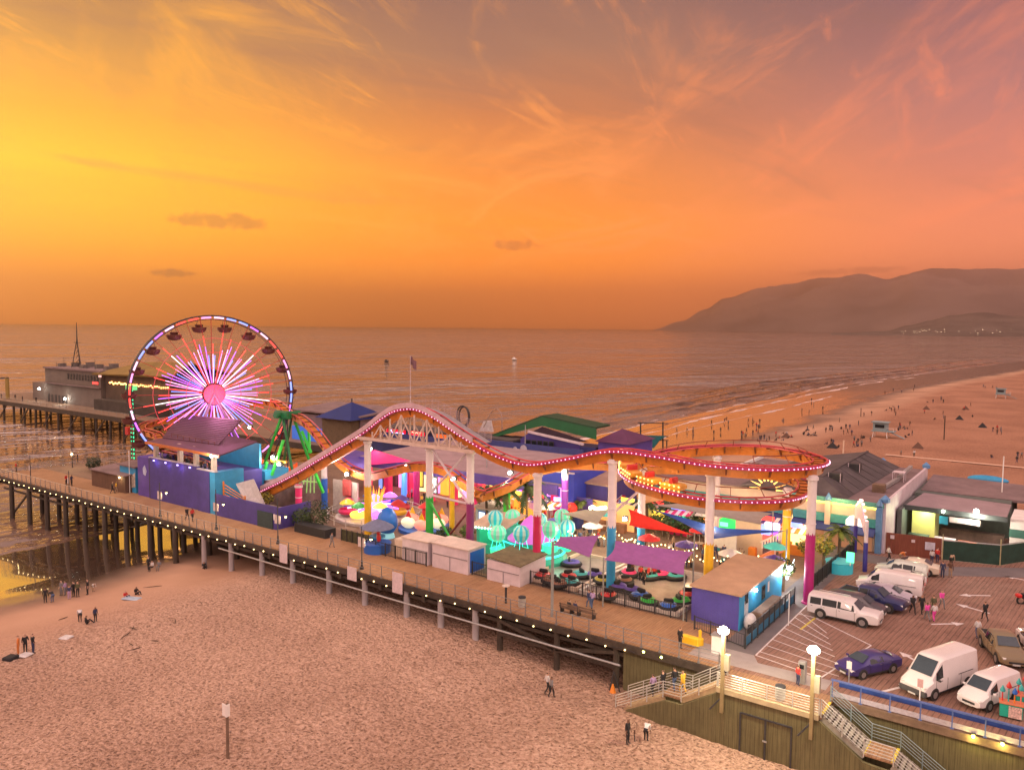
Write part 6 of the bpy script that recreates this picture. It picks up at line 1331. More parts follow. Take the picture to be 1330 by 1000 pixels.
solo('wooden_counter', 'stack of timber and tarps along the container office wall', 'stack', MB().cbox((3.9,10.6,.6),(1.0,5.5,1.2),0,.1), wood_mid, (3.9,10.6,0))
t = Th('white_tarp', 'white cloth draped over junk beside the office door', 'tarp', (3.7,7.0,0)); t.part('cloth', MB().sph((3.7,7.0,.7),.55,10,6,(.9,1.3,1.3)), M('white cloth', (.6,.58,.58), .8, .2, 3)); t.part('crate', MB().cbox((4.2,6.6,.35),(.8,.9,.7)), black)
# ---- fences along the park
def bars_fence(name, label, a, b2, h, mat, screen=None, step=1.5, sh=.0):
    a, b2 = Vector(a), Vector(b2); t = Th(name, label, 'fence', a); n = max(1, round((b2-a).length/step))
    for zz in (h, .15): t.part('rail', MB().bar(a+Vector((0,0,zz)), b2+Vector((0,0,zz)), .06), mat)
    src = None
    for i in range(n+1):
        q = a.lerp(b2, i/n)
        if src is None: src = t.part('post', MB().bar(q, q+Vector((0,0,h+.08)), .09), mat)
        else: t.rep('post', src, Vector(t.o)+q-a)
    m2 = MB(); k = int((b2-a).length/.22)
    for i in range(k): q = a.lerp(b2, (i+.5)/k); m2.bar(q+Vector((0,0,.15)), q+Vector((0,0,h)), .025)
    o = t.part('bars', m2, mat); o['kind'] = 'stuff'
    if screen: nn = (b2-a).cross(Vector((0,0,1))).normalized()*-.05; t.part('screen', MB().panel([a+nn+Vector((0,0,.1)), b2+nn+Vector((0,0,.1)), b2+nn+Vector((0,0,h*sh)), a+nn+Vector((0,0,h*sh))], .03), screen)
    return t
bars_fence('park_fence', 'black iron fence with bright blue screens beside the container office', (4.75,3.0,0), (4.75,15.6,0), 1.5, dark_metal, cyan, 1.4, .55)
bars_fence('park_fence', 'black iron fence along the parking strip behind the parked cars', (5.0,17.6,0), (5.2,36,0), 1.5, dark_metal, M('dark screen', (.03,.035,.03), .8), 1.5, .9)
bars_fence('park_fence', 'black iron fence in front of the bumper car floors', (-17.2,5.75,0), (-1.2,5.6,0), 1.25, dark_metal)
bars_fence('park_fence', 'short fence between the white booth and the blue ended shed', (-23.4,4.6,0), (-21.4,4.5,0), 1.3, dark_metal)
bars_fence('park_fence', 'black fence in front of the parasol kiosk and white sheds', (-37.6,3.9,0), (-28.8,3.85,0), 1.35, dark_metal)
bars_fence('park_fence', 'dim fence across the office yard near the beach stairs', (.0,4.4,0), (4.7,3.0,0), 1.1, dark_metal)
# ---- floodlights on columns and poles
def flood(u, v, y, label, e, col=(1,.9,.72), r=.22):
    q = AY(u, v, y); t = Th('floodlight', label, 'floodlight', q, 'bright floodlights in the park')
    t.part('housing', MB().cbox(q+Vector((0,.3,.05)), (.55,.3,.5), 0, .05), dark_metal); t.part('bulb', MB().sph(q, r, 10, 6), bulb_white); t.part('bracket', MB().bar(q+Vector((0,.4,0)), q+Vector((0,.9,-.4)), .1), grey_metal)
    plight(t.e, q+Vector((0,-.9,-.3)), e, col, .3)
for a in ((450,616,13,'floodlight left of the yellow footed lift column',420),(526,605,23.3,'floodlight on top of the blue neon pillar',420),(588,622,12.5,'floodlight on the yellow post behind the bracing',420),(662,614,22,'floodlight among the palms by the bright green post',380),(733,613,23.8,'floodlight on the violet footed column',480),(811,674,20.6,'floodlight on the short blue footed column',480),(275,592,3.2,'floodlight at the right end of the station wall',420),(354,594,13,'floodlight among the green ride legs, upper one',200),(362,603,12.4,'floodlight on the bright green ride leg, lower one',200),(481,583,24.8,'floodlight above the pink awning',160),(1026,738,18,'cluster of bright blue white lights by the little tree',260),(324,555,24,'small lamp at the edge of the ferris wheel',60),(572,613,25,'pink white lamp on the arcade front',130)): flood(*a)
b2 = G(658,693); solo('green_post', 'bright green post carrying a floodlight among the palms', 'post', MB().tube([b2, b2+Vector((0,0,ZC(660,628,b2.y)))], .42, 12), E('lit green post', (.03,.55,.04), .35), b2)
b2 = G(587,690); solo('yellow_post', 'yellow post carrying a floodlight behind the bracing', 'post', MB().tube([b2, b2+Vector((0,0,ZC(588,625,b2.y)))], .32, 12), yellow, b2)
b2 = G(449,668); t = Th('height_screen', 'pale slatted screen behind the yellow footed lift column', 'screen', b2); t.part('panel', MB().cbox(b2+Vector((0,0,2.2)), (4.6,.2,4.4)), M('pale slats', (.42,.36,.34), .7, .2, 2)); t.part('red_figure', MB().cbox(b2+Vector((.6,-.3,3.6)), (1.6,.3,2.2), 0, .2), M('dim red panel', (.35,.05,.05), .6, .4, 3))
# ---- green dome stall, slide tower and banner in the plaza
b2 = AY(945,697,31); b2.z = 0; t = Th('dome_stall', 'round stall with a glowing green dome behind the blue sail', 'stall', b2); zz = AY(945,683,31).z; t.part('dome', MB().sph((b2.x,31,zz), 1.3, 14, 6, (1,1,.8), 0.0), E('green lit dome', (.02,.65,.12), .9)); t.part('counter', MB().lathe([(1.5,0),(1.5,zz-.1),(1.7,zz)], (b2.x,31,0), 16), M('pale stall wall', (.45,.4,.36), .7))
t.part('dome_light', MB().cbox((b2.x,29.75,zz+.45), (.9,.1,.45)), E('bright green panel', (.1,1.0,.25), 3))
b2 = G(1000,727); t = Th('fun_slide', 'orange fun slide with a white balustrade and bright signs beside the yellow footed column', 'slide', b2); y = b2.y
t.part('slide_bed', MB().panel([AY(985,722,y),AY(1020,706,y),AY(1021,714,y),AY(990,727,y)], 1.2), M('orange slide', (.70,.20,.08), .45, .15, emit=(1,.3,.1), es=.2)); mb = MB()
for k in range(9): q = AY(990+k*3.6, 712-k*1.7, y-.2); mb.bar(q, q+Vector((0,0,.75)), .14)
mb.bar(AY(988,704,y-.2), AY(1022,689,y-.2), .18); t.part('balustrade', mb, white); t.part('sign', MB().cbox(AY(1003,684,y), (1.6,.3,.9), 0, .1), E('violet white sign', (.7,.6,1.0), 1.6)); t.part('sign', MB().cbox(AY(995,688,y), (1.0,.3,1.2), 0, .1), neon_blue); t.part('sign', MB().cbox(AY(998,698,y), (1.2,.3,.8), 0, .1), neon_red)
b2 = G(936,722); solo('banner_board', 'white banner board with a violet base in the plaza', 'banner', MB().cbox(b2+Vector((0,0,1.7)), (3.4,.12,1.6)), M('white banner', (.62,.6,.58), .6, .1, 2), b2)
b2 = G(972,722); t = Th('white_partition', 'pale partition wall with an orange bin in the plaza', 'partition', b2); t.part('panel', MB().cbox(b2+Vector((0,0,1.9)), (3.0,.15,3.8)), M('cream panel', (.62,.5,.38), .6, .1, 1)); t.part('bin', MB().cbox(b2+Vector((.6,-.5,.6)), (.8,.6,1.2), 0, .08), orange)
b2 = G(743,684); t = Th('red_lantern_stall', 'dim stall with a glowing red lantern behind the sage sail', 'stall', b2); t.part('counter', MB().cbox(b2+Vector((0,0,.7)), (2.6,1.2,1.4), 0, .05), navy); t.part('lantern', MB().sph(b2+Vector((0,-.2,2.3)), .75, 12, 8), E('red lantern', (.9,.03,.02), .9)); t.part('back_wall', MB().cbox(b2+Vector((0,.9,1.8)), (4.6,.2,3.6)), purple2)
b2 = G(775,690); t = Th('amber_counter', 'amber lit food counter behind the plaza crowd', 'counter', b2); t.part('back_wall', MB().cbox(b2+Vector((0,2.4,1.6)), (7.5,.2,3.2)), E('amber lit wall', (.85,.38,.12), .7)); t.part('counter', MB().cbox(b2+Vector((0,1.2,.55)), (6.5,.8,1.1), 0, .05), M('brown counter', (.3,.14,.07), .6))
b2 = G(681,678); t = Th('yellow_tent', 'yellow orange tent roof between the palms and the food counters', 'tent', b2); zt = ZC(681,662,b2.y); t.part('roof', MB().lathe([(2.6,zt-.8),(1.4,zt-.2),(.05,zt+.5)], b2, 8, False), M('yellow tent', (.75,.36,.04), .7, .15, 1, emit=(1,.5,.05), es=.25))
for k in range(4): a = k*math.pi/2+.78; t.part('leg', MB().tube([b2+Vector((2.3*math.cos(a),2.3*math.sin(a),0)), b2+Vector((2.3*math.cos(a),2.3*math.sin(a),zt-.7))], .06, 6), white)
b2 = G(1090,742); t = Th('aqua_pool_stall', 'round aqua counter with a green glowing sign inside the park gate', 'stall', b2); t.part('counter', MB().lathe([(1.3,0),(1.3,1.0),(1.4,1.1),(.1,1.12)], b2, 18), E('aqua lit counter', (.04,.42,.5), .2)); t.part('sign', MB().cbox(b2+Vector((1.2,-.9,1.9)), (.7,.2,1.0)), E('green panel sign', (.1,.95,.4), 1.5)); t.part('post', MB().tube([b2+Vector((1.2,-.8,1.0)), b2+Vector((1.2,-.8,1.6))], .06, 6), white)
b2 = G(1044,760); t = Th('fountain_lights', 'burst of white and blue lights at the foot of the yellow column', 'lights', G(1022,752)); q = G(1022,752); mb = MB()
for k in range(9): mb.tube([q, q+Vector((.7*math.cos(k*.7),.7*math.sin(k*.7),1.6+.5*math.sin(k*2.2)))], [.10,.02], 5)
t.part('light_jet', mb, E('white blue jet', (.75,.9,1.0), 4)); plight(t.e, q+Vector((.6,-.8,2)), 150, (.5,.8,1), .3)
# string of plaza bulbs
for k,(a,b2,n) in enumerate((((738,690,3.6),(905,712,3.2),34),((800,690,3.4),(900,727,2.8),22),((905,722,3.0),(985,722,3.0),18),((700,706,2.6),(795,690,3.0),16))):
    A_, B_ = G(*a), G(*b2); t = Th('string_lights', 'warm bulb string over the plaza crowd, %s strand' % ORD[k], 'string lights', A_, 'plaza bulb strings'); pts = [A_.lerp(B_, i/n)-Vector((0,0,.5*math.sin(math.pi*((i*4/n) % 1)))) for i in range(n+1)]
    t.part('cord', MB().tube(pts, .015, 4), dark_metal); b0 = None
    for q in pts:
        if b0 is None: b0 = t.part('bulb', MB().sph(q, .07, 6, 4), bulb_string); q0 = q
        else: t.rep('bulb', b0, Vector(t.o)+q-q0)
for x,y,e in ((-8,22,330),(-2,23,300),(-13,25,300),(3,24,300),(-20,19,320),(-27,21,320),(1.5,31,260)): plight(None, (x,y,3.6), e, (1,.66,.34), .5)
# tables with parasols, lit stalls and signs that crowd the plaza
gg = random.Random(21); pcol = [('red',redp),('yellow',yellow),('teal',teal),('orange',orange),('white',white),('blue',bluep),('violet',purple2),('pink',pinkp)]
for i in range(0, 22, 2):
    x, y = [(-30,20.5),(-27,23.5),(-24,20.2),(-22.5,22.6),(-19.5,21.5),(-17.5,24.4),(-21,27.5),(-25.5,27),(-12,20.5),(-10.5,23.3),(-7.8,20.6),(-5.2,22.9),(-3.0,20.3),(-.6,22.6),(-.2,25.6),(-4.5,26),(-9,27),(-14.2,27.6),(1.2,20.8),(-31.5,24.5),(-28.5,26),(-15.6,20.4)][i]
    nm, mt = pcol[(i*3) % 8]; o = Vector((x,y,0)); t = Th('cafe_table', '%s parasol over a small plaza table, %s' % (nm, ('among the palms','behind the sails','under the helix')[0 if x < -16 else (1 if x < -6 else 2)]), 'table', o, 'plaza tables with %s parasols' % nm)
    t.part('table_top', MB().lathe([(.55,.72),(.55,.76)], o, 12), cream); t.part('pole', MB().tube([o, o+Vector((0,0,2.5))], .035, 6), white); t.part('parasol', MB().lathe([(1.25,2.05),(1.24,2.1),(.7,2.4),(.05,2.65)], o, 8, False), mt)
    for k in range(3): a = k*2.1+i; t.part('stool', MB().lathe([(.18,0),(.2,.45),(.2,.48)], o+Vector((.95*math.cos(a),.95*math.sin(a),0)), 8), [redp,dark_metal,orange][k])
for i in range(11):
    x = -33.5+i*3.35; y = 31.2+1.2*(i % 2) if x > -26 else 26.2; c1 = [neon_or,neon_yel,win_lit,neon_pink,neon_green,neon_red,neon_purple][(i*3) % 7]; nm, mt = pcol[(i*5+1) % 8]; o = Vector((x,y,0))
    t = Th('lit_stall', 'glowing food stall with a %s striped awning at the back of the plaza' % nm, 'stall', o, 'lit %s stalls at the back of the plaza' % nm)
    t.part('back_wall', MB().box(x-1.3,x+1.3,y+1.3,y+1.45,0,2.9), c1); t.part('counter', MB().box(x-1.35,x+1.35,y,y+.4,0,1.05), mt); t.part('side', MB().box(x-1.45,x-1.32,y,y+1.5,0,2.9), white); t.part('side', MB().box(x+1.32,x+1.45,y,y+1.5,0,2.9), white)
    am = MB(); 
    for k in range(7): am.mat(k % 2).panel([(x-1.6+k*.457,y-.7,2.6),(x-1.6+(k+1)*.457,y-.7,2.6),(x-1.6+(k+1)*.457,y+1.5,3.2),(x-1.6+k*.457,y+1.5,3.2)], .06)
    t.part('awning', am, [mt, white]); t.part('sign', MB().cbox((x,y-.1,3.35), (1.8,.12,.5)), [neon_yel,neon_red,neon_blue,win_lit][i % 4])
    for k in range(4): t.part('goods', MB().sph((x-.9+.6*k,y+.25,1.25), .18, 7, 5), [redp,yellow,greenp,orange,pinkp][(i+k) % 5])
# flag pole
y = 48; a = AY(528,520,y); top = AY(533,462,y); t = Th('flag_pole', 'flag pole with a small flag flying above the neon restaurant', 'flag pole', (top.x,y,0)); t.part('pole', MB().tube([(top.x,y,0),(top.x,y,top.z)], [.10,.05], 8), lav)
f0 = Vector((top.x,y,top.z)); mb = MB(); n = 8; vs = []; fs = []
for i in range(n+1): vs += [f0+Vector((.2*i*.8, .25*math.sin(i*.9), -.05-.11*i)), f0+Vector((.2*i*.8, .25*math.sin(i*.9), -1.5-.13*i))]
for i in range(n): fs.append((2*i,2*i+1,2*i+3,2*i+2))
t.part('flag', mb.add(vs, fs, True), M('dim striped flag', (.20,.10,.12), .8, .4, 3))
for u,v,vt,y,lab in ((632,640,590,30,'twin globe lamp post on the lavender roof'),(682,587,552,46,'slim pale pole in front of the purple gable'),(1298,700,592,60,'tall white pole beside the beach at the right')):
    a, b2 = AY(u,v,y), AY(u,vt,y); t = Th('pole', lab, 'pole', (a.x,y,max(a.z,0))); t.part('shaft', MB().tube([(a.x,y,min(a.z,b2.z-2)),(a.x,y,b2.z)], .07, 6), grey_metal if u < 1000 else white)
    if u == 632:
        for d in (-.5,.5): t.part('globe', MB().sph((a.x+d,y,b2.z),.22,8,5), E('dim globe', (1,.8,.6), 1.5))
# ================================================================ vehicles
def paint(nm, c, met=0.0): return M(nm, c, .28, .05, .5, metal=met, coat=.6)
p_white = paint('white car paint', (.74,.70,.70)); p_navy = paint('navy car paint', (.018,.025,.11)); p_char = paint('charcoal car paint', (.07,.06,.075)); p_gold = paint('bronze car paint', (.22,.17,.10)); p_blue = paint('indigo car paint', (.035,.025,.16)); p_cream = paint('cream car paint', (.68,.60,.48)); p_silver = paint('lilac silver paint', (.42,.38,.46)); p_mint = paint('pale mint paint', (.58,.64,.58)); p_black = paint('black car paint', (.02,.02,.022))
tyre = M('tyre rubber', (.02,.02,.022), .8, .2); rimm = M('alloy rim', (.42,.42,.44), .3, .1, metal=.7); lens = M('headlight lens', (.75,.75,.72), .1, .05); tail = M('tail light', (.50,.01,.01), .25, .1); trim = M('black trim', (.03,.03,.032), .55, .2); plate = M('plate', (.6,.6,.58), .5); wshield = M('windscreen', (.045,.065,.085), .06, .1); chrome = M('chrome', (.5,.5,.5), .2, .05, metal=.9)
KIND = {
 'sedan': dict(st=[(-2.42,.45,.74,.80,.70,.76,.62),(-2.34,.28,.88,.98,.84,.88,.76),(-1.70,.2,.93,1.06,.9,.92,.76),(-.95,.2,.94,1.38,.9,.93,.60),(0.0,.2,.94,1.45,.9,.93,.62),(.50,.2,.94,1.38,.9,.93,.61),(1.32,.2,.92,1.0,.9,.92,.80),(2.05,.22,.78,.85,.86,.88,.74),(2.40,.3,.60,.66,.74,.80,.66)], wh=(-1.42,1.42,.33), side=[(-1.28,-.42),(-.36,.72)], ws=(1.26,.52), rw=(-1.64,-.98)),
 'suv': dict(st=[(-2.86,.5,1.05,1.70,.85,.90,.74),(-2.80,.32,1.08,1.85,.95,1.0,.80),(-1.5,.25,1.10,1.90,.97,1.01,.80),(.35,.25,1.10,1.90,.97,1.01,.80),(.80,.25,1.10,1.82,.97,1.01,.78),(1.42,.25,1.10,1.26,.97,1.01,.90),(2.50,.3,1.08,1.20,.96,1.0,.88),(2.78,.35,.98,1.10,.93,.98,.86),(2.87,.42,.80,.92,.88,.94,.84)], wh=(-1.72,1.62,.40), side=[(-2.62,-1.72),(-1.62,-.45),(-.38,.98)], ws=(1.38,.84), rw=None, roofbar=True),
 'crossover': dict(st=[(-2.35,.45,.95,1.2,.78,.84,.66),(-2.25,.3,1.0,1.45,.88,.92,.68),(-1.4,.22,1.0,1.62,.9,.94,.68),(.2,.22,1.0,1.66,.9,.94,.69),(.60,.22,1.0,1.58,.9,.94,.67),(1.35,.22,.98,1.1,.9,.94,.80),(2.05,.26,.88,.96,.88,.91,.76),(2.36,.34,.66,.74,.78,.84,.68)], wh=(-1.4,1.4,.36), side=[(-1.95,-1.15),(-1.08,-.2),(-.12,.82)], ws=(1.28,.64), rw=None),
 'pickup': dict(st=[(-2.80,.5,1.0,1.02,.9,.95,.88),(-2.74,.38,1.05,1.08,.95,.99,.92),(-.98,.3,1.06,1.08,.97,1.0,.92),(-.92,.3,1.06,1.80,.97,1.0,.76),(-.10,.3,1.06,1.86,.97,1.0,.78),(.55,.3,1.06,1.78,.97,1.0,.76),(1.30,.3,1.05,1.18,.97,1.0,.86),(2.35,.36,1.0,1.08,.95,.98,.84),(2.72,.4,.86,.95,.92,.95,.82),(2.80,.46,.68,.75,.84,.9,.78)], wh=(-1.70,1.68,.41), side=[(-.84,-.12),(-.05,.76)], ws=(1.22,.58), rw=None, bed=(-2.62,-1.05,1.10)),
 'highvan': dict(st=[(-2.98,.42,1.25,2.36,.93,.97,.84),(-2.90,.3,1.28,2.50,.98,1.02,.88),(.80,.3,1.28,2.52,.98,1.02,.88),(1.25,.3,1.28,2.42,.98,1.02,.84),(2.15,.3,1.22,1.42,.98,1.01,.86),(2.72,.3,1.0,1.14,.95,.98,.80),(2.96,.36,.76,.84,.85,.90,.72)], wh=(-1.72,2.0,.37), side=[(1.12,1.86)], ws=(2.08,1.28), rw=None, dark=True),
 'cargovan': dict(st=[(-2.82,.45,1.15,1.95,.92,.97,.80),(-2.74,.32,1.18,2.06,.98,1.01,.82),(.75,.3,1.18,2.08,.98,1.01,.82),(1.15,.3,1.16,1.98,.98,1.01,.80),(1.85,.3,1.1,1.25,.98,1.0,.85),(2.62,.32,.92,1.02,.94,.97,.80),(2.80,.4,.70,.78,.84,.9,.74)], wh=(-1.65,1.75,.37), side=[(.80,1.55)], ws=(1.78,1.18), rw=None),
 'smallvan': dict(st=[(-2.34,.42,1.05,1.68,.82,.86,.70),(-2.26,.3,1.08,1.82,.86,.88,.72),(.30,.26,1.08,1.88,.86,.88,.73),(.75,.26,1.07,1.80,.86,.88,.71),(1.55,.26,1.02,1.18,.86,.88,.74),(2.10,.28,.86,.96,.82,.85,.66),(2.36,.34,.62,.70,.72,.76,.58)], wh=(-1.45,1.45,.34), side=[(.52,1.30)], ws=(1.48,.78), rw=None)}
def vehicle(kind, name, label, cat, p, rz, body, plain=None, extra=None):
    K = KIND[kind]; st = K['st']; t = Th(name, label, cat, (0,0,0)); L0, L1 = st[0][0], st[-1][0]
    def at_(x):
        for a, b in zip(st, st[1:]):
            if x <= b[0]+1e-6: f = (x-a[0])/(b[0]-a[0]); return [a[i]+(b[i]-a[i])*f for i in range(7)]
        return st[-1]
    def half(s): x, zb, zs, zt, wb, ws, wt = s; return [(wb*.8,zb),(wb,zb+.09),(ws,zb+(zs-zb)*.6),(ws*.985,zs),(wt,zt-min(.07,(zt-zs)*.5)),(wt*.82,zt),(wt*.4,zt+.025)]
    dense = []
    for a, b in zip(st, st[1:]):
        n = max(1, int((b[0]-a[0])/.45))
        for i in range(n): dense.append([a[k]+(b[k]-a[k])*i/n for k in range(7)])
    dense.append(list(st[-1])); vs = []; fs = []
    for s in dense:
        h = half(s); ring = [(s[0], y, z) for y, z in h]+[(s[0], -y, z) for y, z in h[::-1]]; vs += ring
    m = 14
    for i in range(len(dense)-1):
        for j in range(m): fs.append((i*m+j, i*m+(j+1) % m, (i+1)*m+(j+1) % m, (i+1)*m+j))
    fs.append(tuple(range(m))[::-1]); fs.append(tuple(range((len(dense)-1)*m, len(dense)*m)))
    t.part('body', MB().add(vs, fs, True), body)
    e = st[-1]; r0 = st[0]
    for s in (1,-1):
        for xa, xb in K['side']:
            pts = []
            for x, v in ((xa,.10),(xb,.10),(xb-(.0 if xb < .6 or kind in('suv',) and xb < .9 else .12),.86),(xa,.86)):
                q = at_(x); h = half(q); y = h[3][0]+(h[4][0]-h[3][0])*v; z = h[3][1]+(h[4][1]-h[3][1])*v; pts.append(Vector((x, s*(y+.008), z)))
            t.part('window', MB().panel(pts if s < 0 else pts[::-1], .012), glass)
    for key, nm in (('ws','windscreen'),('rw','rear_window')):
        if not K.get(key): continue
        a, b = at_(K[key][0]), at_(K[key][1]); sg = 1 if key == 'ws' else -1
        pts = [Vector((a[0]+.03*sg, y*a[6]*.86, a[3]+.05)) for y in (-1,1)]+[Vector((b[0]+.03*sg, y*b[6]*.84, b[3]+.035)) for y in (1,-1)]
        t.part(nm, MB().panel(pts if sg > 0 else pts[::-1], .014), wshield)
    if not K.get('rw'):
        z0, z1 = r0[2]+.08, r0[3]-.14
        if z1-z0 > .2: t.part('rear_window', MB().box(L0-.012,L0+.01,-r0[6]*.8,r0[6]*.8,z0,z1), glass)
    w0 = None
    for x in K['wh'][:2]:
        for s in (1,-1):
            r = K['wh'][2]; q = at_(x); y = q[5]*s
            t.part('wheel_arch', MB().tube([(x,y-s*.30,r+.02),(x,y+s*.006,r+.02)], r+.075, 18, smooth=False), trim)
            w = t.part('wheel', MB().tube([(x,y-s*.22,r),(x,y-s*.01,r),(x,y+s*.025,r)], [r,r,r*.93], 18, smooth=False), tyre)
            t.part('rim', MB().tube([(x,y-s*.0,r),(x,y+s*.034,r)], r*.62, 12, smooth=False), rimm, w)
    for s in (1,-1):
        q = at_(L1-.22); t.part('headlight', MB().cbox((L1-.17, s*q[5]*.78, q[2]-.07), (.30,.30,.15), s*-.35, .03), lens)
        t.part('tail_light', MB().cbox((L0+.03, s*r0[5]*.86, r0[2]-.08), (.12,.16,.30), 0, .02), tail)
        xm = K['ws'][0]-.32; q = at_(xm); t.part('mirror', MB().cbox((xm, s*(q[5]+.11), q[2]+.08), (.12,.2,.14), 0, .03), trim if K.get('dark') else body)
        for xa, xb in K['side']:
            q = at_(xa+.12); t.part('handle', MB().cbox((xa+.16, s*(q[5]*.99+.006), q[2]-.10), (.16,.02,.035)), chrome if kind != 'highvan' else trim)
        for xs in {'sedan':(-1.3,-.39,.76),'suv':(-1.67,-.42,1.02),'crossover':(-1.1,-.16,.85),'pickup':(-.95,-.08,.8),'highvan':(-.9,.62,1.9),'cargovan':(-.8,.55,1.58),'smallvan':(-.75,.36,1.32)}[kind]:
            qq = at_(xs); hh = half(qq); t.part('door_seam', MB().tube([(xs,s*(y+.004),z) for y,z in hh[1:4]], .012, 4), trim)
        if kind in ('highvan','cargovan','smallvan'): qq = at_(-1.2); t.part('slide_rail', MB().tube([(-2.3,s*(qq[5]+.004),qq[2]-.02),(-.6,s*(qq[5]+.006),qq[2]-.02)], .02, 4), trim)
        q = at_(.0); t.part('sill', MB().box(K['wh'][0]+K['wh'][2]+.1, K['wh'][1]-K['wh'][2]-.1, s*(q[4]*1.0)-.02 if s > 0 else -q[4]-.01, s*(q[4])+.01 if s > 0 else -q[4]+.02, q[1]+.02, q[1]+.14), trim)
    q = at_(L1-.06); t.part('grille', MB().cbox((L1-.015, 0, q[1]+.20), (.06, q[4]*1.1, .16), 0, .02), trim)
    if K.get('dark'): 
        q = at_(L1-.3); t.part('bumper', MB().cbox((L1-.16, 0, .52), (.42, q[5]*1.92, .46), 0, .08), M('grey plastic bumper', (.07,.07,.075), .6))
    t.part('licence_plate', MB().cbox((L1+.02 if not K.get('dark') else L1+.06, 0, q[1]+.06), (.03,.5,.12)), plate)
    if K.get('bed'): a, b, z = K['bed']; t.part('cargo_bed', MB().box(a,b,-.76,.76,z-.04,z+.012), M('black bed liner', (.015,.015,.017), .8))
    if K.get('bed'): a, b, z = K['bed']; t.part('bed_rail', MB().box(a-.06,b+.04,-.90,-.78,z-.03,z+.05), body); t.part('bed_rail', MB().box(a-.06,b+.04,.78,.90,z-.03,z+.05), body)
    if K.get('roofbar'):
        for s in (-.62,.62): t.part('roof_rail', MB().tube([(-2.3,s,1.93),(-2.2,s,1.98),(.2,s,1.98),(.3,s,1.93)], .025, 6), body)
    if extra: extra(t, at_)
    t.e.location = p; t.e.rotation_euler.z = rz; return t
V = lambda x, y: Vector((x, y, .012))
vehicle('suv','parked_suv','long white sport utility car parked first in the row, beside the magenta column','car',V(9.35,14.15),R(-1),p_white)
vehicle('crossover','parked_car','charcoal car squeezed between the long white sport utility car and the navy pickup','car',V(9.7,16.75),R(-2),p_char)
vehicle('pickup','pickup_truck','navy blue pickup with an empty black bed, nosed toward the lane','pickup',V(10.5,19.2),R(-8),p_navy)
vehicle('sedan','parked_car','lilac silver car mostly hidden behind the navy pickup','car',V(11.2,21.6),R(-3),p_silver)
vehicle('cargovan','cargo_van','plain long white van in the row, with its rear doors toward the lane','van',V(11.0,24.1),R(183),p_white)
vehicle('sedan','parked_car','white sedan with red tail lights just beyond the long white van','car',V(11.2,27.3),R(182),p_white)
vehicle('crossover','parked_car','pale mint hatchback beyond the white sedan, near the access road','car',V(11.0,30.0),R(182),p_mint)
vehicle('sedan','parked_car','cream sedan farthest up the parked row by the walkers','car',V(11.7,32.6),R(181),p_cream)
vehicle('pickup','pickup_truck','bronze pickup with golden sides, nose to the camera','pickup',V(20.85,13.4),R(-68),p_gold)
vehicle('sedan','parked_car','cream white sedan beside the bronze pickup, cut by the right edge','car',V(23.0,16.0),R(-70),p_white)
vehicle('sedan','parked_car','indigo blue sedan parked alone nearest the steep stairs','car',V(13.25,4.4),R(-121),p_blue)
vehicle('highvan','cargo_van','tall white van with a black bumper parked by the blue railing','van',V(17.75,4.45),R(-114),p_white)
vehicle('smallvan','cargo_van','small rounded white van at the lower right corner','van',V(20.75,4.25),R(-114),p_white)
p = G(1326,784); t = Th('motorcycle', 'black motorcycle with a red tail at the right edge of the deck', 'motorcycle', p)
for d in (0,1.4): t.part('wheel', MB().tube([p+Vector((d*.8,d*.5,.32))+Vector((.34*math.cos(a)*.85,.34*math.cos(a)*.5,.34*math.sin(a))) for a in [k*.3927 for k in range(16)]], .09, 6, closed=True), tyre)
t.part('body', MB().cbox(p+Vector((.56,.35,.65)), (1.2,.4,.45), .56, .12), p_black); t.part('seat', MB().cbox(p+Vector((.3,.2,.92)), (.7,.32,.14), .56, .05), trim); t.part('tail_light', MB().cbox(p+Vector((-.2,-.1,.75)), (.4,.5,.35), .56, .08), redp); t.part('handlebar', MB().tube([p+Vector((1.1,.4,1.1)), p+Vector((.85,.85,1.1))], .03, 6), chrome)
# vendor carts at the lower right corner
for i, (u, v, lab) in enumerate(((1312,934,'teal vendor cart with a speckled front and toy towers on top'),(1333,924,'second teal vendor cart, cut by the right edge'))):
    p = G(u, v); p.y = max(p.y, 1.1); t = Th('vendor_cart', lab, 'cart', p); t.part('body', MB().cbox(p+Vector((0,.4,.48)), (1.25,.7,.8), .1, .03), M('bright teal cart', (.02,.42,.30), .5, .1, 2)); t.part('front_panel', MB().cbox(p+Vector((.25,.03,.48)), (.72,.04,.72), .1), M('speckled panel', (.62,.42,.38), .6, .6, 9))
    t.part('shelf', MB().cbox(p+Vector((0,.4,.95)), (1.35,.8,.06), .1), M('orange shelf', (.6,.2,.1), .6))
    for k in range(4):
        q = p+Vector((-.5+.33*k,.35+.06*(k % 2),.98)); tw = t.part('toy_tower', MB().tube([q, q+Vector((0,0,.75+.3*(k % 2)))], [.05,.03], 6), [redp, teal, orange, M('coral toy', (.75,.2,.15), .5)][k]); t.part('toy_top', MB().lathe([(.14,.6+.3*(k % 2)),(.16,.7+.3*(k % 2)),(.02,1.0+.3*(k % 2))], q, 8), [teal, redp, bluep, teal][k], tw)
    for d in (-.45,.45): t.part('wheel', MB().tube([p+Vector((d,.05,.12)), p+Vector((d,.15,.12))], .12, 10), tyre)
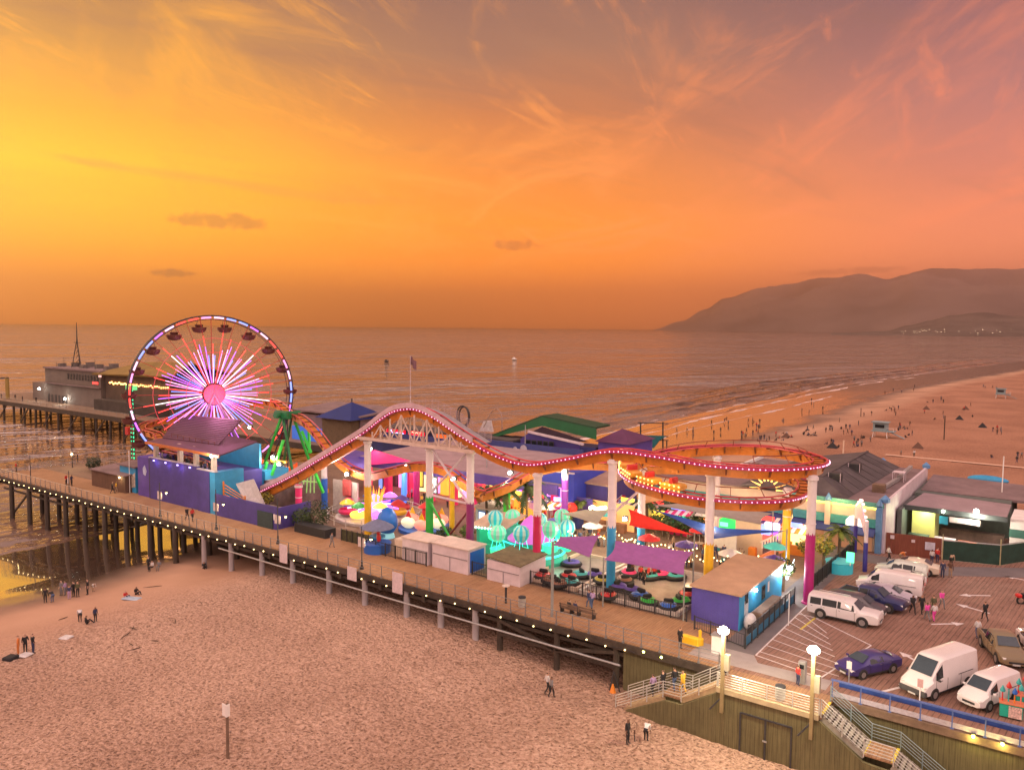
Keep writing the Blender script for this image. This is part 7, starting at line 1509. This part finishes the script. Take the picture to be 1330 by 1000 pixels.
# posts with small signs along the railing
for i,(u,v,u2,v2,lab) in enumerate(((1102,895,1101,857,'thin sign post beside the indigo sedan'),(1194,918,1193,880,'thin pale sign post in front of the tall white van'),(1024,812,1023,770,'thin white post at the blue fence by the parking strip'))):
    p = G(u, v) if i == 2 else Vector((AY(u,v,.95).x,.95,0)); h = ZC(u2, v2, p.y); t = Th('sign_post', lab, 'sign post', p); t.part('post', MB().tube([p, p+Vector((0,0,h))], .045, 6), white if i else grey_metal)
    if i < 2: t.part('sign', MB().cbox(p+Vector((0,-.06,h-.3)), (.34,.03,.55)), white if i == 0 else M('red white sign', (.55,.35,.35), .5))
# yellow barrier, cabinets at the head of the beach stairs
p = G(897,838); t = Th('yellow_barrier', 'yellow plastic barrier lying near the railing by the beach stairs', 'barrier', p); t.part('body', MB().cbox(p+Vector((0,0,.4)), (1.5,.5,.75), -.1, .12), yellow); p2 = G(909,837); t.part('foot', MB().lathe([(.3,0),(.28,.5),(.12,.6),(.14,1.1),(.05,1.2)], p2, 10), yellow)
p = G(933,848); t = Th('white_cabinet', 'white cabinet beside the cream lamp post at the stairs', 'cabinet', p); t.part('body', MB().cbox(p+Vector((0,0,.7)), (.9,.7,1.4), 0, .05), white); t.part('lid', MB().cbox(p+Vector((0,0,1.44)), (1.0,.8,.08)), grey_metal)
p = G(1040,889); t = Th('ticket_machine', 'grey pay machine and post by the cream lamp beside the stairs', 'machine', p); t.part('body', MB().cbox(p+Vector((0,.3,.8)), (.5,.4,1.6), 0, .04), grey_metal); t.part('screen', MB().cbox(p+Vector((0,.08,1.25)), (.3,.03,.3)), glass)
# ================================================================ things on the beach
def tower(u, v, lab, s=1.0):
    z = -3.6; p = G(u, v, z); p.z = ground(p.x, p.y); t = Th('lifeguard_tower', lab, 'lifeguard tower', p); bl = M('pale blue boards', (.22,.30,.32), .7, .15, 2); P = lambda x,y,zz: p+Vector((x,y,zz))*s
    for x in (-1.5,1.5):
        for y in (-1.2,1.2): t.part('leg', MB().bar(P(x*1.15,y*1.15,0), P(x,y,1.6), .16), white)
    t.part('deck', MB().cbox(P(.6,0,1.65), (5.4*s,3.4*s,.14*s)), bl); t.part('cabin', MB().cbox(P(-.1,0,2.75), (3.2*s,2.7*s,2.1*s)), bl); t.part('roof', MB().cbox(P(-.1,0,3.9), (4.0*s,3.4*s,.18*s)), bl)
    t.part('window', MB().cbox(P(-.1,-1.37,2.95), (2.2*s,.06,.8*s)), glass); t.part('ramp', MB().panel([P(1.8,-.6,1.6),P(1.8,.6,1.6),P(5.5,.6,.05),P(5.5,-.6,.05)], .1), bl); t.part('railing', MB().bar(P(3.2,-1.6,2.6),P(1.6,-1.6,2.6),.07).bar(P(3.2,-1.6,1.65),P(3.2,-1.6,2.6),.07).bar(P(3.2,1.6,1.65),P(3.2,1.6,2.6),.07), white)
tower(1144,566,'pale blue lifeguard tower among beachgoers, the nearer of the two',1.05)
tower(1300,516,'pale blue lifeguard tower far up the beach near the right edge',1.05)
def beach_post(u, v, v2, lab, r=.09, sign=False, mat=wood_dark):
    p = G(u, v, -3.6)
    for k in range(3): p = G(u, v, ground(p.x, p.y))
    h = Hz(p, v2)-p.z; t = Th('beach_post', lab, 'post', p); t.part('post', MB().tube([p-Vector((0,0,.3)), p+Vector((0,0,h))], r, 8), mat)
    if sign: t.part('sign', MB().cbox(p+Vector((-.05,-.14,h-.42)), (.5,.04,.8)), white); t.part('sign', MB().cbox(p+Vector((.14,-.05,h-.42)), (.04,.3,.8)), white)
def Hz(p, v2):
    lo, hi = -10, 40
    for _ in range(40):
        m_ = (lo+hi)/2; r_ = Vector((p.x,p.y,m_))-CAM; vv = CY-F*r_.dot(UP)/r_.dot(FWD)
        if vv > v2: lo = m_
        else: hi = m_
    return lo
beach_post(296,984,913,'brown wooden post with a white sign standing alone in the near sand',.10,True,wood_mid)
beach_post(1226,571,540,'dark thin pole alone in the middle of the far beach',.14)
beach_post(1095,593,572,'cream pole with a red mark behind the dark hipped roof',.16,False,cream)
beach_post(1118,541,530,'short dark pole at the wet edge of the far beach',.12)
p = G(1283,627,-3.7); solo('covered_boat', 'bright blue tarpaulin covered boat lying behind the food stand', 'boat', MB().sph(p+Vector((0,0,.6)), 1.0, 14, 8, (3.4,1.1,.8)), cyan, p)
p = G(802,924,-4); t = Th('beach_marker', 'slim dark tripod marker with an orange cone at the foot of the beach stairs', 'marker', (-3.8,-2.0,-4)); t.part('leg', MB().bar((-4.2,-2.2,-4.1),(-3.9,-2.0,-2.3),.07), dark_metal); t.part('leg', MB().bar((-3.3,-1.9,-4.1),(-3.9,-2.0,-2.3),.07), dark_metal); t.part('cone', MB().lathe([(.3,-4.0),(.06,-3.2)], (-3.8,-2.3,0), 10), orange)
# ruts and kelp lines
kelp = M('kelp wrack', (.05,.03,.02), .8, .4, 2)
for i in range(20):
    u, v = rnd.choice([(rnd.uniform(40,230), rnd.uniform(795,845)), (rnd.uniform(150,300), rnd.uniform(740,790))]); q = G(u, v, -4.2)
    for k in range(3): q = G(u, v, ground(q.x, q.y))
    q.z += .05; pts = [q+Vector((.35*k*math.cos(i), .35*k*math.sin(i*.7)-.2*k, relief(q.x+.3*k, q.y)+.02)) for k in range(4)]
    if i % 2 == 0: solo('kelp_strand', 'small dark strand of kelp on the sand near the water', 'kelp', MB().tube(pts, [.02,.045,.04,.015], 5), kelp, q, 'kelp strands on the near beach')
# far sand track
mb = MB(); tr = []
for k in range(25):
    u = 1150+k*8; v = 588+k*.75; q = G(u, v, -3.5); tr.append(q+Vector((0,0,ground(q.x,q.y)-q.z+.13)))
for a, b in zip(tr, tr[1:]): mb.add([a+Vector((0,-.9,0)), b+Vector((0,-.9,0)), b+Vector((0,.9,0)), a+Vector((0,.9,0))], [(0,1,2,3)])
struct('sand_track', mb, M('pale packed sand', (.62,.40,.29), .9, .15, 1))
# boats and gulls over the water
for i,(u,v,lab) in enumerate(((502,470,'tiny dark boat on the sea left of the flag pole'),(668,467,'tiny pale wake boat far out on the sea'))):
    q = G(u, v, -6.4); solo('motor_boat', lab, 'boat', MB().sph(q+Vector((0,0,.5)), 1.2, 10, 6, (2.6,1,.6)).cbox(q+Vector((-.4,0,1.5)), (1.8,1.2,1.2), 0, .2), dark_metal if i == 0 else white, q)
# ================================================================ people
REST = dict(pel=(0,0,.94), sp=(.0,0,1.14), ch=(.0,0,1.34), nk=(.01,0,1.50), hd=(.03,0,1.60), hd2=(.035,0,1.70),
  lsh=(0,.175,1.42), lel=(-.02,.235,1.13), lwr=(.07,.25,.90), lha=(.10,.25,.83), rsh=(0,-.175,1.42), rel=(-.02,-.235,1.13), rwr=(.07,-.25,.90), rha=(.10,-.25,.83),
  lhp=(0,.095,.90), lkn=(.03,.10,.50), lan=(0,.10,.09), lto=(.17,.12,.035), rhp=(0,-.095,.90), rkn=(.03,-.10,.50), ran=(0,-.10,.09), rto=(.17,-.12,.035))
RADS = dict(pel=.145, sp=.128, ch=.152, nk=.058, hd=.085, hd2=.09, sh=.072, el=.05, wr=.034, ha=.04, hp=.10, kn=.066, an=.045, to=.04)
BON = [('pel','sp'),('sp','ch'),('ch','nk'),('nk','hd'),('hd','hd2')]+[(s+a, s+b) for s in 'lr' for a, b in (('sh','el'),('el','wr'),('wr','ha'),('hp','kn'),('kn','an'),('an','to'))]+[('ch','lsh'),('ch','rsh'),('pel','lhp'),('pel','rhp')]
POSES = {
 'stand': {},
 'talk': dict(lel=(.06,.25,1.16), lwr=(.28,.18,1.10), lha=(.34,.15,1.12)),
 'phone': dict(lel=(.08,.24,1.14), lwr=(.27,.08,1.26), lha=(.30,.05,1.32), rel=(.06,-.24,1.14), rwr=(.26,-.08,1.24), rha=(.30,-.05,1.30), hd=(.06,0,1.59), hd2=(.08,0,1.68)),
 'walk': dict(lkn=(.20,.10,.52), lan=(.24,.10,.10), lto=(.40,.11,.08), rkn=(-.05,-.10,.50), ran=(-.30,-.10,.16), rto=(-.18,-.11,.04), lel=(-.12,.23,1.14), lwr=(-.10,.24,.90), lha=(-.09,.24,.83), rel=(.06,-.23,1.14), rwr=(.22,-.22,.96), rha=(.28,-.21,.92)),
 'walk2': dict(rkn=(.16,-.10,.51), ran=(.18,-.10,.09), rto=(.34,-.11,.06), lkn=(-.02,.10,.49), lan=(-.22,.10,.14), lto=(-.08,.11,.04), rel=(-.10,-.23,1.14), rwr=(-.06,-.24,.90), rha=(-.04,-.24,.83), lel=(.04,.23,1.14), lwr=(.18,.22,.94), lha=(.23,.21,.89)),
 'bend': dict(pel=(-.12,0,.88), sp=(.02,0,1.02), ch=(.22,0,1.10), nk=(.36,0,1.12), hd=(.46,0,1.12), hd2=(.54,0,1.08), lsh=(.26,.175,1.12), lel=(.34,.2,.84), lwr=(.44,.16,.60), lha=(.47,.15,.53), rsh=(.26,-.175,1.12), rel=(.32,-.2,.84), rwr=(.42,-.16,.60), rha=(.46,-.15,.53), lhp=(-.12,.095,.84), rhp=(-.12,-.095,.84)),
 'sitg': dict(pel=(0,0,.14), sp=(-.04,0,.34), ch=(-.05,0,.54), nk=(-.01,0,.70), hd=(.03,0,.80), hd2=(.04,0,.89), lsh=(-.04,.175,.62), lel=(.05,.25,.40), lwr=(.24,.20,.36), lha=(.30,.17,.36), rsh=(-.04,-.175,.62), rel=(.05,-.25,.40), rwr=(.24,-.20,.36), rha=(.30,-.17,.36), lhp=(.02,.10,.13), lkn=(.40,.17,.42), lan=(.62,.12,.08), lto=(.78,.13,.04), rhp=(.02,-.10,.13), rkn=(.40,-.17,.42), ran=(.62,-.12,.08), rto=(.78,-.13,.04)),
 'sitb': dict(pel=(0,0,.55), sp=(-.03,0,.75), ch=(-.02,0,.95), nk=(.01,0,1.11), hd=(.03,0,1.21), hd2=(.04,0,1.30), lsh=(-.02,.175,1.03), lel=(.03,.24,.76), lwr=(.24,.20,.68), lha=(.30,.18,.67), rsh=(-.02,-.175,1.03), rel=(.03,-.24,.76), rwr=(.24,-.20,.68), rha=(.30,-.18,.67), lhp=(.02,.10,.53), lkn=(.44,.12,.54), lan=(.42,.12,.10), lto=(.58,.13,.04), rhp=(.02,-.10,.53), rkn=(.44,-.12,.54), ran=(.42,-.12,.10), rto=(.58,-.13,.04))}
PM = {}
def person_mesh(pose):
    if pose in PM: return PM[pose]
    J = dict(REST); J.update(POSES[pose]); names = list(J); ix = {n: i for i, n in enumerate(names)}
    me = bpy.data.meshes.new('person'); me.from_pydata([J[n] for n in names], [(ix[a], ix[b]) for a, b in BON], [])
    ob = bpy.data.objects.new('person', me); COL.objects.link(ob); md = ob.modifiers.new('skin', 'SKIN'); md.use_smooth_shade = True
    if not me.skin_vertices: me.skin_vertices.new()
    for n in names:
        r = RADS.get(n) or RADS[n[1:]]; sv = me.skin_vertices[0].data[ix[n]]; sv.radius = (r, r); sv.use_root = n == 'pel'
    sb = ob.modifiers.new('sub', 'SUBSURF'); sb.levels = 1; sb.render_levels = 1
    dg = bpy.context.evaluated_depsgraph_get(); dg.update(); m2 = bpy.data.meshes.new_from_object(ob.evaluated_get(dg)); bpy.data.objects.remove(ob)
    V_ = [tuple(v.co) for v in m2.vertices]; Fc = [tuple(p.vertices) for p in m2.polygons]; mats = []
    seg = [(a, b, Vector(J[a]), Vector(J[b])) for a, b in BON]
    def near(p):
        best = None
        for a, b, A, B in seg:
            t = max(0, min(1, (p-A).dot(B-A)/max(1e-6, (B-A).length_squared))); d = (p-(A+(B-A)*t)).length
            if best is None or d < best[0]: best = (d, a, b, t)
        return best
    hx, hn = Vector(J['hd2']), (Vector(J['hd2'])-Vector(J['nk'])).normalized(); fw = Vector((1,0,0)); fw = (fw-hn*fw.dot(hn)).normalized()
    for f in Fc:
        c = sum((Vector(V_[i]) for i in f), Vector())/len(f); d, a, b, t = near(c)
        if b in ('hd','hd2') or a == 'hd' or (a == 'ch' and b == 'nk' and t > .75): mats.append(3 if (b == 'hd2' or a == 'hd' or (b == 'hd' and t > .6)) and (c-hx).dot(hn)*1.2-(c-hx).dot(fw) > -.035 else 0)
        elif b in ('lha','rha'): mats.append(0)
        elif b in ('lwr','rwr'): mats.append(0 if t > .55 else 1)
        elif b in ('lto','rto'): mats.append(4)
        elif b in ('lkn','rkn','lan','ran','lhp','rhp') : mats.append(2)
        elif a == 'pel' and b == 'sp' and t < .35: mats.append(2)
        else: mats.append(1)
    mb = MB(); mb.v = V_; mb.f = Fc; mb.m = mats; mb.sm = [True]*len(Fc)
    mb.mat(0)
    for s in 'lr':                       # five unequal, slightly curled fingers and a thumb from the side of the palm
        h = Vector(J[s+'ha']); w_ = Vector(J[s+'wr']); d = (h-w_).normalized(); side = d.cross(Vector((0,0,1)) if abs(d.z) < .9 else Vector((1,0,0))).normalized(); nn = side.cross(d)
        for k, L in enumerate((.075,.085,.08,.062)):
            b0 = h+side*(-.027+.018*k)+d*.01; mb.tube([b0, b0+d*L*.55+nn*.008, b0+d*L*.9+nn*.028], [.010,.009,.007], 5)
        b0 = h-side*.03-d*.03; mb.tube([b0, b0-side*.028+d*.03, b0-side*.03+d*.06], [.011,.010,.008], 5)
    e = hx-hn*.03; sd = hn.cross(fw); mb.tube([e+fw*.08+hn*.02, e+fw*.115-hn*.02], [.010,.016], 5)
    for s in (-1,1): mb.sph(e+sd*s*.092, .022, 6, 4)
    mb.mat(3)
    for s in (-1,1): mb.sph(e+fw*.085+sd*s*.034+hn*.02, .010, 5, 3)
    mb.tube([e+fw*.088-sd*.025-hn*.05, e+fw*.092-hn*.052, e+fw*.088+sd*.025-hn*.05], .006, 4)
    PM[pose] = mb; return mb
cl = {k: M(k+' cloth', v, .8, .15, 4) for k, v in dict(black=(.018,.018,.022), navy=(.03,.04,.10), grey=(.18,.18,.19), white=(.66,.64,.62), red=(.50,.03,.03), pink=(.78,.08,.42), denim=(.07,.11,.22), tan=(.38,.27,.17), olive=(.10,.10,.05), yellow=(.70,.42,.04), lilac=(.42,.30,.52), orange=(.62,.20,.05), teal=(.03,.25,.28), brown=(.12,.06,.04)).items()}
hairm = [M('dark hair', (.015,.010,.008), .6, .2, 5), M('brown hair', (.06,.032,.018), .6, .2, 5), M('fair hair', (.30,.19,.09), .6, .2, 5)]
shoe = M('dark shoes', (.03,.03,.032), .6); skins = [skin, M('deep skin', (.17,.085,.05), .6, .1), M('fair skin', (.55,.34,.25), .6, .1)]
VAR = {}
def person(p, rz, label, pose='stand', top='black', bot='denim', group=None, h=1.72, hair=0, sk=0):
    key = (pose, top, bot, hair, sk); s = h/1.78
    if key not in VAR:
        ob = person_mesh(pose).build('person', [skins[sk], cl[top], cl[bot], hairm[hair], shoe]); VAR[key] = ob.data
    else: ob = bpy.data.objects.new('person', VAR[key]); COL.objects.link(ob)
    ob.location = p; ob.rotation_euler.z = rz; ob.scale = (s, s, s); return tag(ob, label, 'person', group)
pr = random.Random(11)
def sand_at(u, v):
    q = G(u, v, -4)
    for k in range(5): q = G(u, v, ground(q.x, q.y))
    q.z = ground(q.x, q.y)+relief(q.x, q.y)-.02; return q
CAMDIR = lambda p: math.atan2(CAM.y-p.y, CAM.x-p.x)
# near beach
for u, v, pose, top, bot, lab, h in (
 (59,783,'stand','black','black','person in black at the left end of the big group on the near sand',1.75),(68,782,'bend','black','denim','person stooping at the left end of the big group on the near sand',1.7),
 (80,773,'stand','grey','grey','person in pale grey, third from the left in the big group by the water',1.75),(85,773,'talk','lilac','grey','person in lilac beside the pale grey one in the big group',1.68),(90,778,'stand','navy','lilac','person with violet trousers in the middle of the big group',1.6),(96,775,'talk','black','black','person in black, fourth from the right in the big group',1.78),(101,775,'stand','olive','black','person in olive top near the right of the big group',1.78),(114,772,'stand','black','black','person in black at the right end of the big group',1.78),(121,768,'bend','white','tan','person bending at the far right of the big group',1.4),
 (163,777,'sitg','red','navy','person in red sitting on a pale blanket on the near sand',1.7),(177,772,'sitg','black','black','person in black reclining on the pale blanket',1.75),
 (104,808,'bend','white','black','person with a pale top in the trio halfway down the near sand',1.7),(112,811,'sitg','black','black','person in black crouching in the trio halfway down the near sand',1.7),(124,806,'stand','navy','black','person in dark clothes at the right of the trio halfway down the near sand',1.5),
 (24,850,'stand','orange','orange','person in orange trousers in the group nearest the left edge',1.75),(33,848,'talk','black','black','person in black in the middle of the group nearest the left edge',1.75),(43,848,'stand','black','navy','person in dark clothes at the right of the group nearest the left edge',1.8),
 (193,740,'stand','black','black','person in black under the pier among the pile shadows',1.75),(198,741,'sitb','white','black','person in white sitting on sand under the pier',1.7),(207,740,'sitb','grey','grey','person in grey sitting beside the one in white under the pier',1.7),(265,738,'sitg','black','black','person in black sitting against a grey pile',1.7),
 (711,900,'walk','white','black','person in a white shirt walking on sand below the boardwalk',1.78),(716,905,'walk2','grey','black','person with dark trousers close behind the white shirted walker',1.75),
 (815,965,'stand','black','black','tall person in black standing at the foot of the plank wall',1.82),(824,962,'stand','brown','black','small child in brown between two adults by the plank wall',1.05),(839,962,'bend','white','black','person in white and black leaning to the child by the plank wall',1.75)):
    q = sand_at(u, v); person(q, pr.uniform(0, 6.28) if pose not in ('walk','walk2') else R(60), lab, pose, top, bot, 'people on the near beach', h, pr.randint(0,1), pr.randint(0,2))
for u, v, lab in ((14,856,'dark bag on the sand left of the group nearest the left edge'),(33,852,'pale heap of towels at the feet of the group nearest the left edge'),(171,778,'pale blue blanket under the reclining pair'),(86,828,'pale crumpled towel lying on the near sand')):
    q = sand_at(u, v); solo('beach_towel' if 'bag' not in lab else 'bag', lab, 'towel' if 'bag' not in lab else 'bag', MB().cbox(q+Vector((0,0,.10)), (1.9 if 'blanket' in lab else .9,.9,.16 if 'bag' not in lab else .4), .4, .07), cl['black'] if 'bag' in lab else cl['white'] if 'blanket' not in lab else M('pale blue blanket', (.35,.45,.55), .9), q)
# boardwalk, stairs and parking deck
for u, v, z, pose, top, bot, lab, rz, h in (
 (883,842,0,'stand','black','black','person in dark clothes leaning near the boardwalk rail by the yellow barrier',1.2,1.75),(739,797,.02,'sitb','black','denim','person with dark hair on the left side of the boardwalk bench',1.3,1.7),(747,799,.02,'sitb','navy','denim','person on the right side of the boardwalk bench',1.3,1.72),
 (765,790,0,'walk','navy','denim','person with a dark backpack strolling past the bumper cars',2.6,1.75),(769,790,0,'walk2','lilac','denim','person in a pale top strolling beside the backpack wearer',2.6,1.68),
 (243,676,0,'walk','black','black','person with a bicycle like dark outfit on the far boardwalk',0,1.75),(250,677,0,'walk2','red','black','person in a red top on the boardwalk below the purple wall',0,1.75),
 (86,630,0,'stand','red','black','person in dark red near the sea end of the boardwalk',.5,1.75),(93,631,0,'talk','navy','black','person in navy beside the dark red one near the sea end',.5,1.75),(146,641,0,'walk','black','black','person in black passing the dark timber shed',1,1.75),(151,640,0,'walk2','yellow','tan','person in ochre passing the dark timber shed',1,1.7),(101,601,0,'stand','black','black','dark figure at the rail behind the timber shed',1,1.8),(21,613,0,'stand','red','black','person in red alone at the far left corner rail',1,1.7),(431,711,0,'walk','grey','grey','faint grey person walking by the ivy fence',0,1.7),
 (848,900,-2.6,'walk2','lilac','black','person in a pale mauve top low on the beach stairs',2.6,1.7),(861,893,-1.9,'walk','black','black','person in black in the middle of the beach stairs',2.6,1.75),(876,890,-1.75,'walk2','black','denim','person in a black jacket at the stair landing',2.6,1.8),(887,888,-1.7,'walk','yellow','yellow','person in a yellow outfit with fair hair on the stair landing',2.6,1.75),
 (1185,797,0,'walk','black','black','person in black walking first in the group on the parking deck',-.9,1.75),(1197,797,0,'walk2','black','black','second person in black in the group on the parking deck',-.9,1.75),(1204,806,0,'walk','pink','grey','person in a hot pink top on the parking deck',2.2,1.65),(1213,807,0,'walk2','white','pink','person in white top and pink trousers on the parking deck',2.2,1.65),(1212,797,0,'stand','olive','olive','person in dark olive behind the pink group',2.2,1.75),(1223,790,0,'walk','pink','grey','person in a pale pink top walking apart to the upper right of the group',-.9,1.7),
 (1224,750,0,'stand','navy','navy','person in navy standing by the access road',1.5,1.75),(1234,750,0,'talk','brown','tan','person with tan trousers standing by the access road',1.5,1.75),(1279,806,0,'walk','black','black','person in black beyond the bronze pickup',2.2,1.75),(1269,829,0,'walk2','white','denim','person with long brown hair in pale blue by the bronze pickup',2.2,1.68),
 (1154,729,0,'walk','white','black','person in a cream top by the rust brown fence',.6,1.75),(1170,730,0,'bend','orange','tan','person in a salmon top stooping by the parked row',.6,1.7),(1210,733,0,'stand','white','navy','vendor in white and blue at the bundle by the fence',1.2,1.7),(1217,731,0,'stand','red','navy','person in red beside the white and blue vendor',1.2,1.7),(1235,735,0,'bend','tan','black','person in tan bent over bags by the green mesh fence',1.2,1.7),(1020,905,0,'stand','grey','grey','faint grey person near the trash can on the stair platform',1.0,1.6) if False else (1036,890,0,'stand','red','navy','small person in red and navy by the pay machine',1.0,1.5)):
    q = G(u, v, z)
    if z < -.5:                                   # on the beach stairs
        q = AY(u, v, -3.4); x = q.x
        q.z = (-1.75 if 1.5 <= x <= 2.8 else -1.8+(x-1.5)*(2.2/3.7)) if x < 2.8 else -1.72+(x-2.7)*.65
    person(q, rz, lab, pose, top, bot, 'people on the decks and stairs', h, 2 if 'fair' in lab else pr.randint(0,1), pr.randint(0,2))
# station riders behind the purple wall
for i in range(16):
    x = -80.4+i*.82+pr.uniform(-.2,.2); person((x, 4.95+pr.uniform(-.25,.7), 4.8), pr.uniform(0,6.28), 'dark figure queueing on the station platform behind the purple wall', pr.choice(['stand','talk']), pr.choice(['black','navy','brown','white']), 'black', 'crowd on the station platform', pr.uniform(1.6,1.8), pr.randint(0,1), pr.randint(0,2))
# plaza crowd
for i in range(39):
    zone = i % 3
    if zone == 0: x, y = pr.uniform(-22,-8), pr.uniform(19.5,26)
    elif zone == 1: x, y = pr.uniform(-8,1.5), pr.uniform(18.8,27)
    else: x, y = pr.uniform(-34,-14), pr.uniform(18,25)
    lab = ('plaza visitor in the dense crowd behind the violet shade sails','plaza visitor among the bulbs around the yellow footed columns','plaza visitor between the palms and the balloon ride')[zone]
    person((x, y, 0), pr.uniform(0,6.28), lab, pr.choice(['stand','talk','walk','walk2','phone']), pr.choice(list(cl)), pr.choice(['black','denim','navy','grey']), ('crowd behind the violet sails','crowd around the yellow columns','crowd by the palms')[zone], pr.uniform(1.6,1.82), pr.randint(0,2), pr.randint(0,2))
for i in range(9):
    x = pr.uniform(-58,-36); person((x, pr.uniform(23,28), 0), pr.uniform(0,6.28), 'visitor in front of the crimson arcade hall', pr.choice(['stand','talk','walk']), pr.choice(list(cl)), 'black', 'visitors at the arcade hall', 1.72, pr.randint(0,1), pr.randint(0,2))
for i in range(12):
    q = G(pr.uniform(815,850), pr.uniform(742,768)) if i < 7 else G(pr.uniform(925,965), pr.uniform(725,742)); person(q, pr.uniform(0,6.28), 'person queueing at the back of the bumper cars' if i < 7 else 'person seated near the tables behind the container office', 'stand' if i < 7 else 'sitb', pr.choice(['black','brown','red','grey']), 'black', 'bumper car queue' if i < 7 else 'table guests behind the office', 1.7, pr.randint(0,1), pr.randint(0,2))
# parade of figures on the far beach
def cluster(u, v, n, du, dv, lab, grp, sit=.3, base=None):
    for i in range(max(2, round(n*.78))):
        q = sand_at(u+pr.uniform(-du,du), v+pr.uniform(-dv,dv)); dark = pr.choice(['black','black','black','navy','brown','grey'] if pr.random() > .14 else ['white','red','grey'])
        person(q, pr.uniform(0,6.28), lab, 'sitg' if pr.random() < sit else pr.choice(['stand','talk','walk','walk2']), dark, pr.choice(['black','navy','black','brown']), grp, pr.uniform(1.55,1.85), 0, pr.randint(0,1))
cluster(1050,562,16,10,5,'beachgoer in the dense cluster left of the nearer lifeguard tower','dense cluster on the far beach',.6)
cluster(1022,566,5,7,4,'beachgoer by the dark heap behind the helix','cluster behind the helix',.6); cluster(1002,570,14,18,5,'beachgoer in the strip of people just above the helix','strip of people above the helix',.4)
cluster(968,566,8,10,4,'beachgoer near white shirts at the wet sand edge','people near the wet edge',.2); cluster(1078,560,6,6,3,'beachgoer in the standing group right of the dense cluster','standing group',.1)
cluster(1100,562,8,8,5,'beachgoer in the loose group left of the tower','loose group left of the tower',.2); cluster(1120,572,8,14,5,'beachgoer in front of the nearer lifeguard tower','people in front of the tower',.5)
cluster(1173,556,12,9,3,'beachgoer in the pale seated cluster right of the nearer tower','seated cluster right of the tower',.8); cluster(1180,567,4,6,2,'beachgoer sitting below the pale seated cluster','sitters below the cluster',.8)
cluster(1160,532,9,10,4,'beachgoer in the group halfway up the far beach','group halfway up the beach',.6); cluster(1114,580,5,10,4,'beachgoer beside the cream pole behind the roof','people by the cream pole',.3); cluster(1082,580,5,9,3,'beachgoer near the dark heap left of the cream pole','people left of the cream pole',.6)
cluster(1293,562,6,9,3,'beachgoer in the standing group at the right of the far beach','standing group at the right',.05); cluster(1215,522,6,12,4,'beachgoer in the small group below the second tower','group below the second tower',.5); cluster(1285,506,5,12,3,'beachgoer beside the far lifeguard tower','people by the far tower',.3)
cluster(1066,530,7,34,9,'walker on the gleaming wet sand','walkers on the wet sand',0); cluster(950,558,6,40,8,'walker on the wet sand behind the helix','walkers behind the helix',0); cluster(900,560,7,30,8,'wader near the pier on the wet sand','waders near the pier',0)
cluster(1180,592,3,14,2,'walker on the pale sand track','walkers on the track',0); cluster(1305,600,6,22,6,'beachgoer behind the mural hut at the right edge','people at the right edge',.2); cluster(1240,535,9,60,14,'lone beachgoer scattered on the open far sand','scattered beachgoers',.5); cluster(1130,548,9,60,10,'scattered figure between the wet edge and the nearer tower','scattered figures',.3); cluster(1200,508,7,70,5,'tiny figure strung along the distant waterline','figures along the waterline',0)
cluster(1000,548,9,60,6,'small figure at the damp edge of the beach','figures at the damp edge',.15)
for i,(u,v) in enumerate(((1021,568),(1081,582),(1192,582),(1246,545),(1203,532),(1276,555),(1254,532))):
    q = sand_at(u, v); t = Th('beach_tent', 'small dark beach shelter among the people, %s from the left' % ORD[i], 'tent', q, 'dark beach shelters'); t.part('canopy', MB().add([q+Vector(c) for c in ((-1.2,-.9,0),(1.2,-.9,0),(1.2,.9,0),(-1.2,.9,0),(0,0,1.5))], [(0,1,4),(1,2,4),(2,3,4),(3,0,4),(3,2,1,0)]), cl['black'] if i % 2 else cl['brown'])
# people and gear on the far pier
for i in range(6):
    person((-272+i*7+pr.uniform(-1,1), 55+pr.uniform(0,2), 0), pr.uniform(0,6.28), 'dark figure standing on the tip of the far pier', 'stand', 'black', 'black', 'figures on the far pier', 1.75, 0, 1)
